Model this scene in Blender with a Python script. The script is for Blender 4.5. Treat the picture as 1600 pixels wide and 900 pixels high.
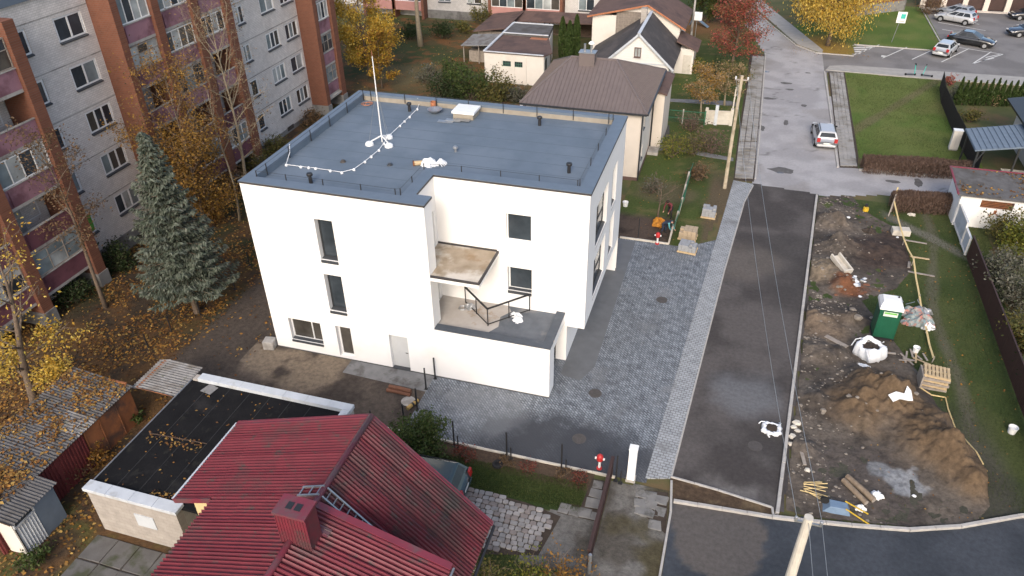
import bpy, math, random
import numpy as np
from mathutils import Vector, Matrix
R = math.radians
for o in list(bpy.data.objects): bpy.data.objects.remove(o, do_unlink=True)
scene = bpy.context.scene
col = scene.collection
# ---------------------------------------------------------------- camera
CAM = Vector((22.0708, -27.4038, 25.8134)); YAW, PITCH, ROLL, FPX = 0.3040, 0.5967, -0.0176, 1186.2
_f = Vector((-math.sin(YAW)*math.cos(PITCH), math.cos(YAW)*math.cos(PITCH), -math.sin(PITCH)))
_r0 = Vector((math.cos(YAW), math.sin(YAW), 0)); _u0 = _r0.cross(_f)
_r = _r0*math.cos(ROLL)+_u0*math.sin(ROLL); _u = -_r0*math.sin(ROLL)+_u0*math.cos(ROLL)
cd = bpy.data.cameras.new('camera'); cam = bpy.data.objects.new('camera', cd); col.objects.link(cam)
cd.sensor_width = 36; cd.lens = 36*FPX/1600; cd.clip_start = .1; cd.clip_end = 2000
cam.matrix_world = Matrix(((_r.x, _u.x, -_f.x, CAM.x), (_r.y, _u.y, -_f.y, CAM.y), (_r.z, _u.z, -_f.z, CAM.z), (0, 0, 0, 1)))
scene.camera = cam
def P(px, py, z=0.0):
    d = _f*FPX+_r*(px-800)+_u*(450-py); return CAM+d*((z-CAM.z)/d.z)
# ---------------------------------------------------------------- light
SUN_EL, SUN_AZ = 34.0, 173.0          # azimuth: compass angle from +Y, clockwise, of where the sun stands
sa, se = R(SUN_AZ), R(SUN_EL)
to_sun = Vector((math.sin(sa)*math.cos(se), math.cos(sa)*math.cos(se), math.sin(se)))
world = bpy.data.worlds.new('World'); scene.world = world; world.use_nodes = True
wn = world.node_tree.nodes; wl = world.node_tree.links
bgn = wn['Background']; sky = wn.new('ShaderNodeTexSky'); sky.sky_type = 'NISHITA'; sky.sun_disc = False
sky.sun_elevation = se; sky.sun_rotation = sa; sky.air_density = 1.0; sky.dust_density = 4.0; sky.ozone_density = 1.0
wl.new(sky.outputs[0], bgn.inputs[0]); bgn.inputs[1].default_value = 0.15
sl = bpy.data.lights.new('sun', 'SUN'); sl.energy = 0.6; sl.angle = R(18); sl.color = (1, .975, .955)
so = bpy.data.objects.new('sun', sl); col.objects.link(so); so.rotation_euler = (-to_sun).to_track_quat('-Z', 'Y').to_euler()
so.location = (0, 0, 60)
vs = scene.view_settings; vs.view_transform = 'Standard'; vs.look = 'None'; vs.exposure = 0.9; vs.gamma = 1
vs.use_curve_mapping = False
# ---------------------------------------------------------------- materials
MATS = {}
def _new(name):
    m = bpy.data.materials.new(name); m.use_nodes = True; MATS[name] = m
    nt = m.node_tree; return m, nt, nt.nodes, nt.links, nt.nodes['Principled BSDF']
def rgb(c): return (c[0], c[1], c[2], 1)
def _coord(nd, lk, axes=None, rot=0):
    tc = nd.new('ShaderNodeNewGeometry'); out = tc.outputs['Position']
    if axes:
        s = nd.new('ShaderNodeSeparateXYZ'); c = nd.new('ShaderNodeCombineXYZ'); lk.new(out, s.inputs[0])
        for i, a in enumerate(axes): lk.new(s.outputs['XYZ'.index(a)], c.inputs[i])
        out = c.outputs[0]
    if rot:
        mp = nd.new('ShaderNodeMapping'); mp.inputs['Rotation'].default_value[2] = rot; lk.new(out, mp.inputs[0]); out = mp.outputs[0]
    return out
def _noise(nd, lk, co, s, d=6, r=.55, dist=0):
    n = nd.new('ShaderNodeTexNoise'); n.inputs['Scale'].default_value = s; n.inputs['Detail'].default_value = d
    n.inputs['Roughness'].default_value = r; n.inputs['Distortion'].default_value = dist; lk.new(co, n.inputs['Vector']); return n.outputs['Fac']
def _ramp(nd, lk, fac, stops):
    r = nd.new('ShaderNodeValToRGB'); e = r.color_ramp.elements
    while len(e) < len(stops): e.new(.5)
    for i, (p, c) in enumerate(stops): e[i].position = p; e[i].color = rgb(c) if len(c) == 3 else c
    if fac is not None: lk.new(fac, r.inputs[0])
    return r.outputs[0]
def _mix(nd, lk, fac, a, b, mode='MIX'):
    m = nd.new('ShaderNodeMix'); m.data_type = 'RGBA'; m.blend_type = mode
    if isinstance(fac, (int, float)): m.inputs[0].default_value = fac
    else: lk.new(fac, m.inputs[0])
    for k, x in ((6, a), (7, b)):
        if isinstance(x, (tuple, list)): m.inputs[k].default_value = rgb(x)
        else: lk.new(x, m.inputs[k])
    return m.outputs[2]
def _bump(nd, lk, h, bs, strength, dist=.02):
    b = nd.new('ShaderNodeBump'); b.inputs['Strength'].default_value = strength; b.inputs['Distance'].default_value = dist
    lk.new(h, b.inputs['Height']); lk.new(b.outputs[0], bs.inputs['Normal'])
def M(name, c, c2=None, scale=4, rough=.8, bump=.0, bscale=None, stain=None, sscale=.6, sth=(.5, .62), metal=0, spec=.35, lo=.3, hi=.7, stain2=None, s2scale=3, s2th=(.58, .68), bdist=.02, dist=0):
    """noise between c and c2, up to two stain layers with a shape of their own, fine relief"""
    m, nt, nd, lk, bs = _new(name); co = _coord(nd, lk)
    base = _ramp(nd, lk, _noise(nd, lk, co, scale, dist=dist), [(lo, c), (hi, c2 or tuple(x*.88 for x in c))])
    if stain: base = _mix(nd, lk, _ramp(nd, lk, _noise(nd, lk, co, sscale, 8, .62), [(sth[0], (0, 0, 0)), (sth[1], (1, 1, 1))]), base, stain)
    if stain2: base = _mix(nd, lk, _ramp(nd, lk, _noise(nd, lk, co, s2scale, 8, .65), [(s2th[0], (0, 0, 0)), (s2th[1], (1, 1, 1))]), base, stain2)
    lk.new(base, bs.inputs['Base Color']); bs.inputs['Roughness'].default_value = rough; bs.inputs['Metallic'].default_value = metal
    bs.inputs['Specular IOR Level'].default_value = spec
    if bump: _bump(nd, lk, _noise(nd, lk, co, bscale or scale*6, 8, .65), bs, bump, bdist)
    return m
def MB_(name, c1, c2, mortar, w, h, gap=.012, axes=None, rot=0, offset=.5, rough=.85, bump=.5, stain=None, sscale=.5, sth=(.45, .65), vary=.35, stain2=None, s2scale=.3, s2th=(.5, .6), freq=2, blobs=()):
    """brick / block pattern for pieces too small to pick apart"""
    m, nt, nd, lk, bs = _new(name); co = _coord(nd, lk, axes, rot)
    b = nd.new('ShaderNodeTexBrick'); b.inputs['Scale'].default_value = 1; b.inputs['Brick Width'].default_value = w; b.inputs['Row Height'].default_value = h
    b.inputs['Mortar Size'].default_value = gap; b.inputs['Mortar Smooth'].default_value = .3; b.offset = offset; b.offset_frequency = freq
    b.inputs['Color1'].default_value = rgb(c1); b.inputs['Color2'].default_value = rgb(c2); b.inputs['Mortar'].default_value = rgb(mortar)
    lk.new(co, b.inputs['Vector']); base = b.outputs['Color']
    o2 = _coord(nd, lk)
    base = _mix(nd, lk, vary, base, _ramp(nd, lk, _noise(nd, lk, o2, 2.2, 8), [(.3, tuple(x*.55 for x in c1)), (.7, tuple(min(1, x*1.35) for x in c2))]))
    if stain: base = _mix(nd, lk, _ramp(nd, lk, _noise(nd, lk, o2, sscale, 8, .6), [(sth[0], (0, 0, 0)), (sth[1], (.8, .8, .8))]), base, stain)
    if stain2: base = _mix(nd, lk, _ramp(nd, lk, _noise(nd, lk, o2, s2scale, 8, .6), [(s2th[0], (0, 0, 0)), (s2th[1], (.8, .8, .8))]), base, stain2)
    for (bx, by_, br, bc, bf) in blobs:   # dirty or dusty places with a ragged outline of their own
        d = nd.new('ShaderNodeVectorMath'); d.operation = 'DISTANCE'; lk.new(o2, d.inputs[0]); d.inputs[1].default_value = (bx, by_, 0)
        mm = nd.new('ShaderNodeMath'); mm.operation = 'DIVIDE'; lk.new(d.outputs['Value'], mm.inputs[0]); mm.inputs[1].default_value = br*2
        m2 = nd.new('ShaderNodeMath'); m2.operation = 'MULTIPLY_ADD'; lk.new(_noise(nd, lk, o2, .9, 8, .65), m2.inputs[0]); m2.inputs[1].default_value = .7; lk.new(mm.outputs[0], m2.inputs[2])
        base = _mix(nd, lk, _ramp(nd, lk, m2.outputs[0], [(.68, (bf,)*3), (.9, (0, 0, 0))]), base, bc)
    lk.new(base, bs.inputs['Base Color']); bs.inputs['Roughness'].default_value = rough; bs.inputs['Specular IOR Level'].default_value = .3
    inv = nd.new('ShaderNodeMath'); inv.operation = 'SUBTRACT'; inv.inputs[0].default_value = 1; lk.new(b.outputs['Fac'], inv.inputs[1])
    _bump(nd, lk, inv.outputs[0], bs, bump, .01)
    return m
def ML(name, cols, trans=.3, rough=.6):
    """leaves: each leaf takes a colour of its own"""
    m, nt, nd, lk, bs = _new(name); g = nd.new('ShaderNodeNewGeometry')
    c = _ramp(nd, lk, g.outputs['Random Per Island'], [(i/max(1, len(cols)-1), x) for i, x in enumerate(cols)])
    lk.new(c, bs.inputs['Base Color']); bs.inputs['Roughness'].default_value = rough; bs.inputs['Specular IOR Level'].default_value = .25
    if trans:
        t = nd.new('ShaderNodeBsdfTranslucent'); lk.new(c, t.inputs[0]); mx = nd.new('ShaderNodeMixShader'); mx.inputs[0].default_value = trans
        lk.new(bs.outputs[0], mx.inputs[1]); lk.new(t.outputs[0], mx.inputs[2]); lk.new(mx.outputs[0], nd['Material Output'].inputs[0])
    return m
def MG(name, c=(.02, .025, .03), rough=.08):
    m, nt, nd, lk, bs = _new(name); co = _coord(nd, lk)
    lk.new(_ramp(nd, lk, _noise(nd, lk, co, .8, 4), [(.3, c), (.75, tuple(x*2.6 for x in c))]), bs.inputs['Base Color'])
    bs.inputs['Roughness'].default_value = rough; bs.inputs['Specular IOR Level'].default_value = .4; return m
def MP(name, c, rough=.25, metal=.0, coat=.6):
    m, nt, nd, lk, bs = _new(name); co = _coord(nd, lk)
    lk.new(_ramp(nd, lk, _noise(nd, lk, co, 3, 6), [(.3, c), (.8, tuple(x*.9 for x in c))]), bs.inputs['Base Color']); bs.inputs['Roughness'].default_value = rough
    bs.inputs['Metallic'].default_value = metal; bs.inputs['Coat Weight'].default_value = coat; bs.inputs['Coat Roughness'].default_value = .08; return m
# ---------------------------------------------------------------- mesh builder
class MBd:
    def __init__(s): s.v = []; s.f = []; s.mi = []
    def add(s, vs, fs, mi=0):
        n = len(s.v); s.v += [tuple(x) for x in vs]; s.f += [tuple(i+n for i in f) for f in fs]; s.mi += [mi]*len(fs); return s
    def box(s, x0, y0, z0, x1, y1, z1, mi=0):
        if x0 > x1: x0, x1 = x1, x0
        if y0 > y1: y0, y1 = y1, y0
        if z0 > z1: z0, z1 = z1, z0
        return s.add([(x0, y0, z0), (x1, y0, z0), (x1, y1, z0), (x0, y1, z0), (x0, y0, z1), (x1, y0, z1), (x1, y1, z1), (x0, y1, z1)],
              [(0, 3, 2, 1), (4, 5, 6, 7), (0, 1, 5, 4), (1, 2, 6, 5), (2, 3, 7, 6), (3, 0, 4, 7)], mi)
    def obox(s, c, ax, ay, az, mi=0):
        c, ax, ay, az = Vector(c), Vector(ax), Vector(ay), Vector(az)
        q = [c-ax-ay-az, c+ax-ay-az, c+ax+ay-az, c-ax+ay-az, c-ax-ay+az, c+ax-ay+az, c+ax+ay+az, c-ax+ay+az]
        return s.add(q, [(0, 3, 2, 1), (4, 5, 6, 7), (0, 1, 5, 4), (1, 2, 6, 5), (2, 3, 7, 6), (3, 0, 4, 7)], mi)
    def bar(s, a, b, w, h=None, mi=0, up=(0, 0, 1)):
        a, b = Vector(a), Vector(b); h = h or w; d = (b-a); L = d.length; d.normalize(); u = Vector(up)
        if abs(d.dot(u)) > .98: u = Vector((0, 1, 0))
        r = d.cross(u).normalized(); u = r.cross(d).normalized()
        return s.obox((a+b)/2, d*L/2, r*w/2, u*h/2, mi)
    def prism(s, pts, z0, z1, mi=0):
        n = len(pts); a = sum(pts[i][0]*pts[(i+1) % n][1]-pts[(i+1) % n][0]*pts[i][1] for i in range(n))
        if a < 0: pts = pts[::-1]
        return s.add([(p[0], p[1], z0) for p in pts]+[(p[0], p[1], z1) for p in pts],
            [tuple(range(n))[::-1], tuple(range(n, 2*n))]+[(i, (i+1) % n, n+(i+1) % n, n+i) for i in range(n)], mi)
    def sheet(s, pts, z, mi=0):
        n = len(pts); a = sum(pts[i][0]*pts[(i+1) % n][1]-pts[(i+1) % n][0]*pts[i][1] for i in range(n))
        if a < 0: pts = pts[::-1]
        return s.add([(p[0], p[1], z) for p in pts], [tuple(range(n))], mi)
    def slab(s, quad, t, mi=0):
        """a plate of thickness t below the given corner list (counter-clockwise seen from its outer side)"""
        q = [Vector(p) for p in quad]; nrm = (q[1]-q[0]).cross(q[2]-q[0]).normalized(); n = len(q); b = [p-nrm*t for p in q]
        return s.add(q+b, [tuple(range(n)), tuple(range(n, 2*n))[::-1]]+[(i, n+i, n+(i+1) % n, (i+1) % n) for i in range(n)], mi)
    def tube(s, path, rad, n=8, mi=0, cap=True):
        path = [Vector(p) for p in path]; m = len(path); rad = rad if isinstance(rad, (list, tuple)) else [rad]*m
        vs, fs = [], []; ref = None
        for i, p in enumerate(path):
            d = (path[min(i+1, m-1)]-path[max(i-1, 0)])
            if d.length < 1e-9: d = Vector((0, 0, 1))
            d.normalize()
            if ref is None: ref = Vector((1, 0, 0)) if abs(d.x) < .9 else Vector((0, 1, 0))
            a = d.cross(ref).normalized(); b = d.cross(a).normalized(); ref = -b if False else b.cross(d).normalized()*1 if False else ref
            for k in range(n):
                t = 2*math.pi*k/n; vs.append(p+(a*math.cos(t)+b*math.sin(t))*rad[i])
        for i in range(m-1):
            for k in range(n): fs.append((i*n+k, i*n+(k+1) % n, (i+1)*n+(k+1) % n, (i+1)*n+k))
        if cap: fs += [tuple(range(n))[::-1], tuple(range((m-1)*n, m*n))]
        return s.add(vs, fs, mi)
    def lathe(s, prof, c=(0, 0, 0), n=12, mi=0):
        vs, fs = [], []; m = len(prof)
        for (r, z) in prof:
            for k in range(n): t = 2*math.pi*k/n; vs.append((c[0]+r*math.cos(t), c[1]+r*math.sin(t), c[2]+z))
        for i in range(m-1):
            for k in range(n): fs.append((i*n+k, i*n+(k+1) % n, (i+1)*n+(k+1) % n, (i+1)*n+k))
        fs += [tuple(range(n))[::-1], tuple(range((m-1)*n, m*n))]
        return s.add(vs, fs, mi)
    def grid(s, fn, nu, nv, mi=0):
        vs = [fn(i/nu, j/nv) for j in range(nv+1) for i in range(nu+1)]
        return s.add(vs, [(j*(nu+1)+i, j*(nu+1)+i+1, (j+1)*(nu+1)+i+1, (j+1)*(nu+1)+i) for j in range(nv) for i in range(nu)], mi)
ORG = {}
def getm(m): return MATS[m] if isinstance(m, str) else m
def wo(parent): return ORG.get(parent, Vector((0, 0, 0))) if parent else Vector((0, 0, 0))
def build(name, mb, mats, parent=None, world=True, loc=None, smooth=False, bevel=0, **tags):
    """link one mesh object; world=True: vertices were given in world coordinates and the parents are unrotated"""
    off = wo(parent) if world else Vector((0, 0, 0))
    if loc is not None and world: off = Vector(loc)
    me = bpy.data.meshes.new(name); me.from_pydata([(x-off.x, y-off.y, z-off.z) for x, y, z in mb.v], [], mb.f)
    for m in (mats if isinstance(mats, (list, tuple)) else [mats]): me.materials.append(getm(m))
    if any(mb.mi): me.polygons.foreach_set('material_index', mb.mi)
    if smooth: me.polygons.foreach_set('use_smooth', [True]*len(me.polygons))
    me.update(); o = bpy.data.objects.new(name, me); col.objects.link(o)
    if parent: o.parent = parent
    if loc is not None: o.location = Vector(loc)-wo(parent) if world else Vector(loc)
    ORG[o] = Vector(loc) if (loc is not None and world) else wo(parent)
    if bevel: b = o.modifiers.new('bevel', 'BEVEL'); b.width = bevel; b.segments = 2; b.limit_method = 'ANGLE'
    for k, x in tags.items():
        if x: o[k] = x
    return o
def thing(name, label, category, loc, rz=0, group=None):
    o = bpy.data.objects.new(name, None); col.objects.link(o); o.location = loc; o.rotation_euler = (0, 0, rz); o.empty_display_size = .2
    o['label'] = label; o['category'] = category
    if group: o['group'] = group
    ORG[o] = Vector(loc); return o
def inst(name, me, parent, loc, rot=(0, 0, 0), scl=(1, 1, 1), world=True):
    o = bpy.data.objects.new(name, me); col.objects.link(o); o.parent = parent
    o.location = Vector(loc)-wo(parent) if world else Vector(loc); o.rotation_euler = rot; o.scale = scl; return o
def mesh_of(mb, mats, name='piece', smooth=False):
    me = bpy.data.meshes.new(name); me.from_pydata(mb.v, [], mb.f)
    for m in (mats if isinstance(mats, (list, tuple)) else [mats]): me.materials.append(getm(m))
    if any(mb.mi): me.polygons.foreach_set('material_index', mb.mi)
    if smooth: me.polygons.foreach_set('use_smooth', [True]*len(me.polygons))
    me.update(); return me
def copy_tree(o, parent=None):
    c = o.copy(); col.objects.link(c); c.parent = parent
    if parent is None: ORG[c] = Vector(o.location)
    for ch in o.children: copy_tree(ch, c)
    return c
def place(o, loc, rz=0, label=None, group=None):
    o.location = loc; o.rotation_euler = (0, 0, rz); ORG[o] = Vector(loc)
    if label: o['label'] = label
    if group: o['group'] = group
    return o
def quads_mesh(name, ctr, ax, ay, mats, parent=None, mi=None, off=None):
    """n separate four-cornered leaves from numpy arrays: centre, half-length axis, half-width axis"""
    n = len(ctr); off = np.array(off if off is not None else (0, 0, 0), float)
    V = np.empty((n, 4, 3), np.float32); V[:, 0] = ctr-ax; V[:, 1] = ctr+ay*.9-ax*.1; V[:, 2] = ctr+ax; V[:, 3] = ctr-ay*.9-ax*.1
    V -= off; me = bpy.data.meshes.new(name)
    me.vertices.add(n*4); me.vertices.foreach_set('co', V.ravel()); me.loops.add(n*4); me.loops.foreach_set('vertex_index', np.arange(n*4, dtype=np.int32))
    me.polygons.add(n); me.polygons.foreach_set('loop_start', np.arange(0, n*4, 4, dtype=np.int32))
    try: me.polygons.foreach_set('loop_total', np.full(n, 4, np.int32))
    except Exception: pass
    for m in (mats if isinstance(mats, (list, tuple)) else [mats]): me.materials.append(getm(m))
    if mi is not None: me.polygons.foreach_set('material_index', mi.astype(np.int32))
    me.update(calc_edges=True); o = bpy.data.objects.new(name, me); col.objects.link(o)
    if parent: o.parent = parent
    return o
def rnd_axes(rng, n, size, flat=0.0, asp=.6):
    """random leaf axes; flat=1: lying nearly level"""
    a = rng.normal(size=(n, 3)); a[:, 2] *= (1-flat); a /= np.linalg.norm(a, axis=1)[:, None]+1e-9
    b = rng.normal(size=(n, 3)); b[:, 2] *= (1-flat); b -= (a*b).sum(1)[:, None]*a; b /= np.linalg.norm(b, axis=1)[:, None]+1e-9
    s = size*rng.uniform(.6, 1.3, n)[:, None]; return a*s, b*s*asp
def struct(name, mb, m, **kw): return build(name, mb, m, kind='structure', **kw)
def ring(px): return [tuple(P(*p)[:2]) for p in px]
def inpoly(x, y, poly):
    x = np.asarray(x); y = np.asarray(y); c = np.zeros(x.shape, bool); n = len(poly)
    for i in range(n):
        x0, y0 = poly[i]; x1, y1 = poly[(i+1) % n]
        c ^= ((y0 > y) != (y1 > y)) & (x < (x1-x0)*(y-y0)/((y1-y0) or 1e-9)+x0)
    return c
random.seed(7)
# palette
M('white_render', (.80, .79, .77), (.77, .76, .74), 1.2, .85, .12, 60, stain=(.72, .69, .64), sscale=.35, sth=(.58, .8))
M('roof_felt', (.122, .156, .196), (.104, .135, .17), 1.1, .75, .25, 40, stain=(.138, .172, .212), sscale=.35, sth=(.45, .62))
M('coping', (.125, .158, .20), (.105, .135, .172), 2, .5, .1, 30, spec=.5)
M('dark_trim', (.055, .05, .05), (.04, .037, .037), 3, .6)
M('insulation_band', (.30, .27, .22), (.24, .21, .17), 2.5, .9, .3, 20)
M('screed', (.36, .30, .23), (.24, .19, .13), 1.3, .8, .15, 20, stain=(.52, .48, .42), sscale=.55, sth=(.46, .6), stain2=(.24, .16, .09), s2scale=.8, s2th=(.55, .72))
M('slab_conc', (.42, .39, .36), (.34, .31, .28), 1.5, .85, .15, 25, stain=(.25, .17, .10), sscale=.6, sth=(.58, .68))
M('wet_felt', (.085, .096, .112), (.12, .133, .15), 2.2, .6, .2, 30, stain=(.20, .195, .19), sscale=.9, sth=(.56, .74)); M('terrace_felt', (.075, .088, .105), (.06, .07, .085), 2.5, .6, .2, 30, stain=(.13, .14, .15), sscale=1.5, sth=(.6, .75))
M('plastic_white', (.78, .78, .77), None, 3, .4, spec=.5)
M('frame_white', (.74, .74, .73), None, 3, .45, spec=.5)
M('frame_dark', (.03, .032, .034), None, 3, .45, spec=.5)
M('sill_grey', (.05, .055, .062), None, 3, .45, spec=.5)
MG('glass'); MG('glass_pale', (.10, .12, .125)); MG('glass_room', (.035, .032, .028))
M('galv', (.42, .43, .44), (.32, .33, .34), 6, .4, metal=.7)
M('iron_black', (.018, .018, .02), None, 5, .55, spec=.5)
M('concrete', (.40, .38, .35), (.30, .285, .26), 3, .9, .3, 40, stain=(.22, .20, .18), sscale=.8)
M('concrete_pale', (.56, .52, .45), (.46, .43, .37), 3, .9, .25, 40, stain=(.36, .32, .26), sscale=.7, sth=(.55, .75))
M('kerb', (.42, .40, .37), (.32, .305, .285), 4, .9, .3, 40)
M('grey_door', (.52, .53, .53), (.48, .49, .49), 2, .5)
M('wood_pale', (.50, .38, .23), (.38, .28, .16), 5, .8, .2, 30)
M('wood_grey', (.33, .29, .25), (.22, .19, .16), 5, .85, .3, 30)
M('wood_dark', (.10, .065, .045), (.06, .042, .03), 5, .8, .3, 30)
M('cloth_white', (.74, .75, .76), (.62, .64, .66), 4, .7, .4, 8)
M('soil_dark', (.06, .045, .034), (.036, .027, .021), 3, .95, .8, 22)
M('rope_yellow', (.62, .48, .24), (.5, .38, .18), 9, .7)
M('paint_white', (.62, .62, .60), (.50, .50, .48), 9, .8)
M('rust', (.30, .115, .045), (.19, .075, .035), 1.6, .85, .3, 30, stain=(.10, .055, .04), sscale=.9)
M('bark', (.17, .125, .09), (.09, .068, .05), 9, .95, .8, 30)
M('bark_pale', (.33, .27, .19), (.22, .18, .12), 9, .95, .6, 30)
M('rubber', (.015, .015, .016), None, 5, .8)
# ================================================================ THE SETTING
def vnoise(x, y, s, seed=0, oc=4):
    rng = np.random.RandomState(seed); T = rng.rand(64, 64); out = 0; amp = 1; tot = 0
    for k in range(oc):
        u, v = x*s*2**k+k*7.3, y*s*2**k+k*3.1; i, j = np.floor(u).astype(int), np.floor(v).astype(int); fu, fv = u-i, v-j
        fu = fu*fu*(3-2*fu); fv = fv*fv*(3-2*fv)
        g = lambda a, b: T[a % 64, b % 64]
        out = out+amp*((g(i, j)*(1-fu)+g(i+1, j)*fu)*(1-fv)+(g(i, j+1)*(1-fu)+g(i+1, j+1)*fu)*fv); tot += amp; amp *= .5
    return out/tot
def sstep(a, b, x): t = np.clip((x-a)/(b-a), 0, 1); return t*t*(3-2*t)
def lerp(a, b, t): return a*(1-t[..., None])+b*t[..., None]
def blob(x, y, px, r, seed=0, soft=.35, wob=.5):
    c = P(*px); d = np.hypot(x-c.x, y-c.y)/r+wob*(vnoise(x, y, 1.1/r, seed)-.5)*2
    return 1-sstep(1-soft, 1+soft, d)
def mat_terrain(name, nscale, bump, amount=(.55, 1.45), rough=.95, bscale=None):
    m, nt, nd, lk, bs = _new(name); co = _coord(nd, lk); a = nd.new('ShaderNodeVertexColor'); a.layer_name = 'soil'
    n = _ramp(nd, lk, _noise(nd, lk, co, nscale, 10, .7), [(.25, (amount[0],)*3), (.75, (amount[1],)*3)])
    lk.new(_mix(nd, lk, 1.0, a.outputs[0], n, 'MULTIPLY'), bs.inputs['Base Color']); bs.inputs['Roughness'].default_value = rough
    bs.inputs['Specular IOR Level'].default_value = .2
    _bump(nd, lk, _noise(nd, lk, co, bscale or nscale*2, 10, .75), bs, bump, .06); return m
mat_terrain('soil_rough', 4, .9); mat_terrain('turf', 7, 1.0, (.6, 1.4)); mat_terrain('old_asphalt', 5, .25, (.86, 1.12), .85, 40); mat_terrain('new_asphalt', 5, .5, (.72, 1.28), .9, 30)
def terrain(name, poly, res, cfn, mat, z=.004, hfn=None, kind='structure', soft=0, **tags):
    xs = [p[0] for p in poly]; ys = [p[1] for p in poly]
    gx = np.arange(min(xs)-res, max(xs)+res*1.5, res); gy = np.arange(min(ys)-res, max(ys)+res*1.5, res)
    X, Y = np.meshgrid(gx, gy); ins = inpoly(X, Y, poly)
    if soft:
        mk = ins.astype(float)
        for _ in range(int(soft/res)):
            q = mk.copy(); q[1:-1, 1:-1] = (mk[1:-1, 1:-1]*2+mk[:-2, 1:-1]+mk[2:, 1:-1]+mk[1:-1, :-2]+mk[1:-1, 2:])/6; mk = q
    else: mk = np.ones_like(X)
    H = hfn(X, Y, mk) if hfn else np.full_like(X, z); Cc = cfn(X, Y); ny, nx = X.shape
    idx = np.arange(nx*ny).reshape(ny, nx); cell = ins[:-1, :-1] | ins[1:, 1:] | ins[:-1, 1:] | ins[1:, :-1]
    fa = np.stack([idx[:-1, :-1], idx[:-1, 1:], idx[1:, 1:], idx[1:, :-1]], -1)[cell]
    used = np.unique(fa); mp = np.full(nx*ny, -1); mp[used] = np.arange(len(used)); fa = mp[fa]
    V = np.stack([X, Y, H], -1).reshape(-1, 3)[used]; Cv = np.concatenate([np.clip(Cc, 0, 1).reshape(-1, 3)[used], np.ones((len(used), 1))], 1)
    # pull the ragged border on to the outline
    me = bpy.data.meshes.new(name); n = len(fa); me.vertices.add(len(V)); me.vertices.foreach_set('co', V.astype(np.float32).ravel())
    me.loops.add(n*4); me.loops.foreach_set('vertex_index', fa.astype(np.int32).ravel()); me.polygons.add(n)
    me.polygons.foreach_set('loop_start', np.arange(0, n*4, 4, dtype=np.int32))
    try: me.polygons.foreach_set('loop_total', np.full(n, 4, np.int32))
    except Exception: pass
    me.polygons.foreach_set('use_smooth', np.ones(n, bool)); me.update(calc_edges=True)
    ca = me.color_attributes.new('soil', 'FLOAT_COLOR', 'POINT'); ca.data.foreach_set('color', Cv.astype(np.float32).ravel())
    me.materials.append(getm(mat)); o = bpy.data.objects.new(name, me); col.objects.link(o); o['kind'] = kind
    for k, x in tags.items(): o[k] = x
    return o
A = lambda *c: np.array(c, float)
def const(c, x): return np.broadcast_to(A(*c), x.shape+(3,)).copy()
# ---- base ground: rough grass to the horizon
GRASS, GRASS2, DRY = (.062, .085, .022), (.095, .105, .032), (.15, .12, .055)
M('field', (.055, .068, .022), (.10, .095, .038), .5, .95, .8, 12, stain=(.12, .085, .04), sscale=.25)
struct('ground', MBd().sheet([(-400, -300), (500, -300), (500, 700), (-400, 700)], -.02), 'field')
# ---- leaf-strewn ground between the flats and the new building
def c_leaf(x, y):
    n1 = vnoise(x, y, .35, 1); n2 = vnoise(x, y, 1.3, 2, 5); n3 = vnoise(x, y, .18, 3)
    c = lerp(const((.050, .036, .024), x), const((.10, .056, .026), x), sstep(.4, .62, n2))
    c = lerp(c, A(.035, .045, .016), sstep(.5, .68, n1)*sstep(-3, 4, y)*.8)
    c = lerp(c, A(.15, .085, .036), sstep(.48, .66, n1)*(1-sstep(-6, 0, y))*.6)
    earth = sstep(-5.2, -4.2, x+1.2*(n1-.5)+sstep(0, -4, y)*.6)*sstep(-5.5, -3.4, y)
    c = lerp(c, lerp(const((.046, .037, .030), x), const((.075, .060, .049), x), sstep(.4, .6, n3)), earth)
    green = sstep(.52, .6, n1)*(1-sstep(-13, -11, y)); c = lerp(c, A(.07, .08, .02), green*.7)
    return c
LEAF = [(-15.3, -26), (7.5, -26), (7.5, -13.2), (-.1, -12.9), (-.5, -5.6), (-.1, -4), (-.1, 14), (2, 24), (-2, 42), (-14, 62), (-24, 62), (-24, 37), (-15.3, 36.5)]
terrain('leafy_ground', LEAF, .22, c_leaf, 'soil_rough', .0)
def c_front(x, y):
    n = vnoise(x, y, .8, 5, 5); c = lerp(const((.058, .047, .040), x), const((.09, .073, .06), x), sstep(.35, .65, n))
    sand = blob(x, y, (470, 572), 2.1, 4, .3, .6); s2 = blob(x, y, (410, 560), 1.3, 6)
    return lerp(c, A(.19, .15, .11), np.clip(sand+s2, 0, 1)*sstep(.25, .5, n))
terrain('bare_earth', [(-1.2, -6), (9.15, -6), (9.15, .2), (-1.2, .2)], .12, c_front, 'soil_rough', .008)
yp = struct('yard_slabs', MBd().sheet([(-.6, -15.5), (6, -15.5), (6, -13.1), (-.2, -13.1)], .01), 'soil_dark')
YARD_SLABS = True
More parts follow.
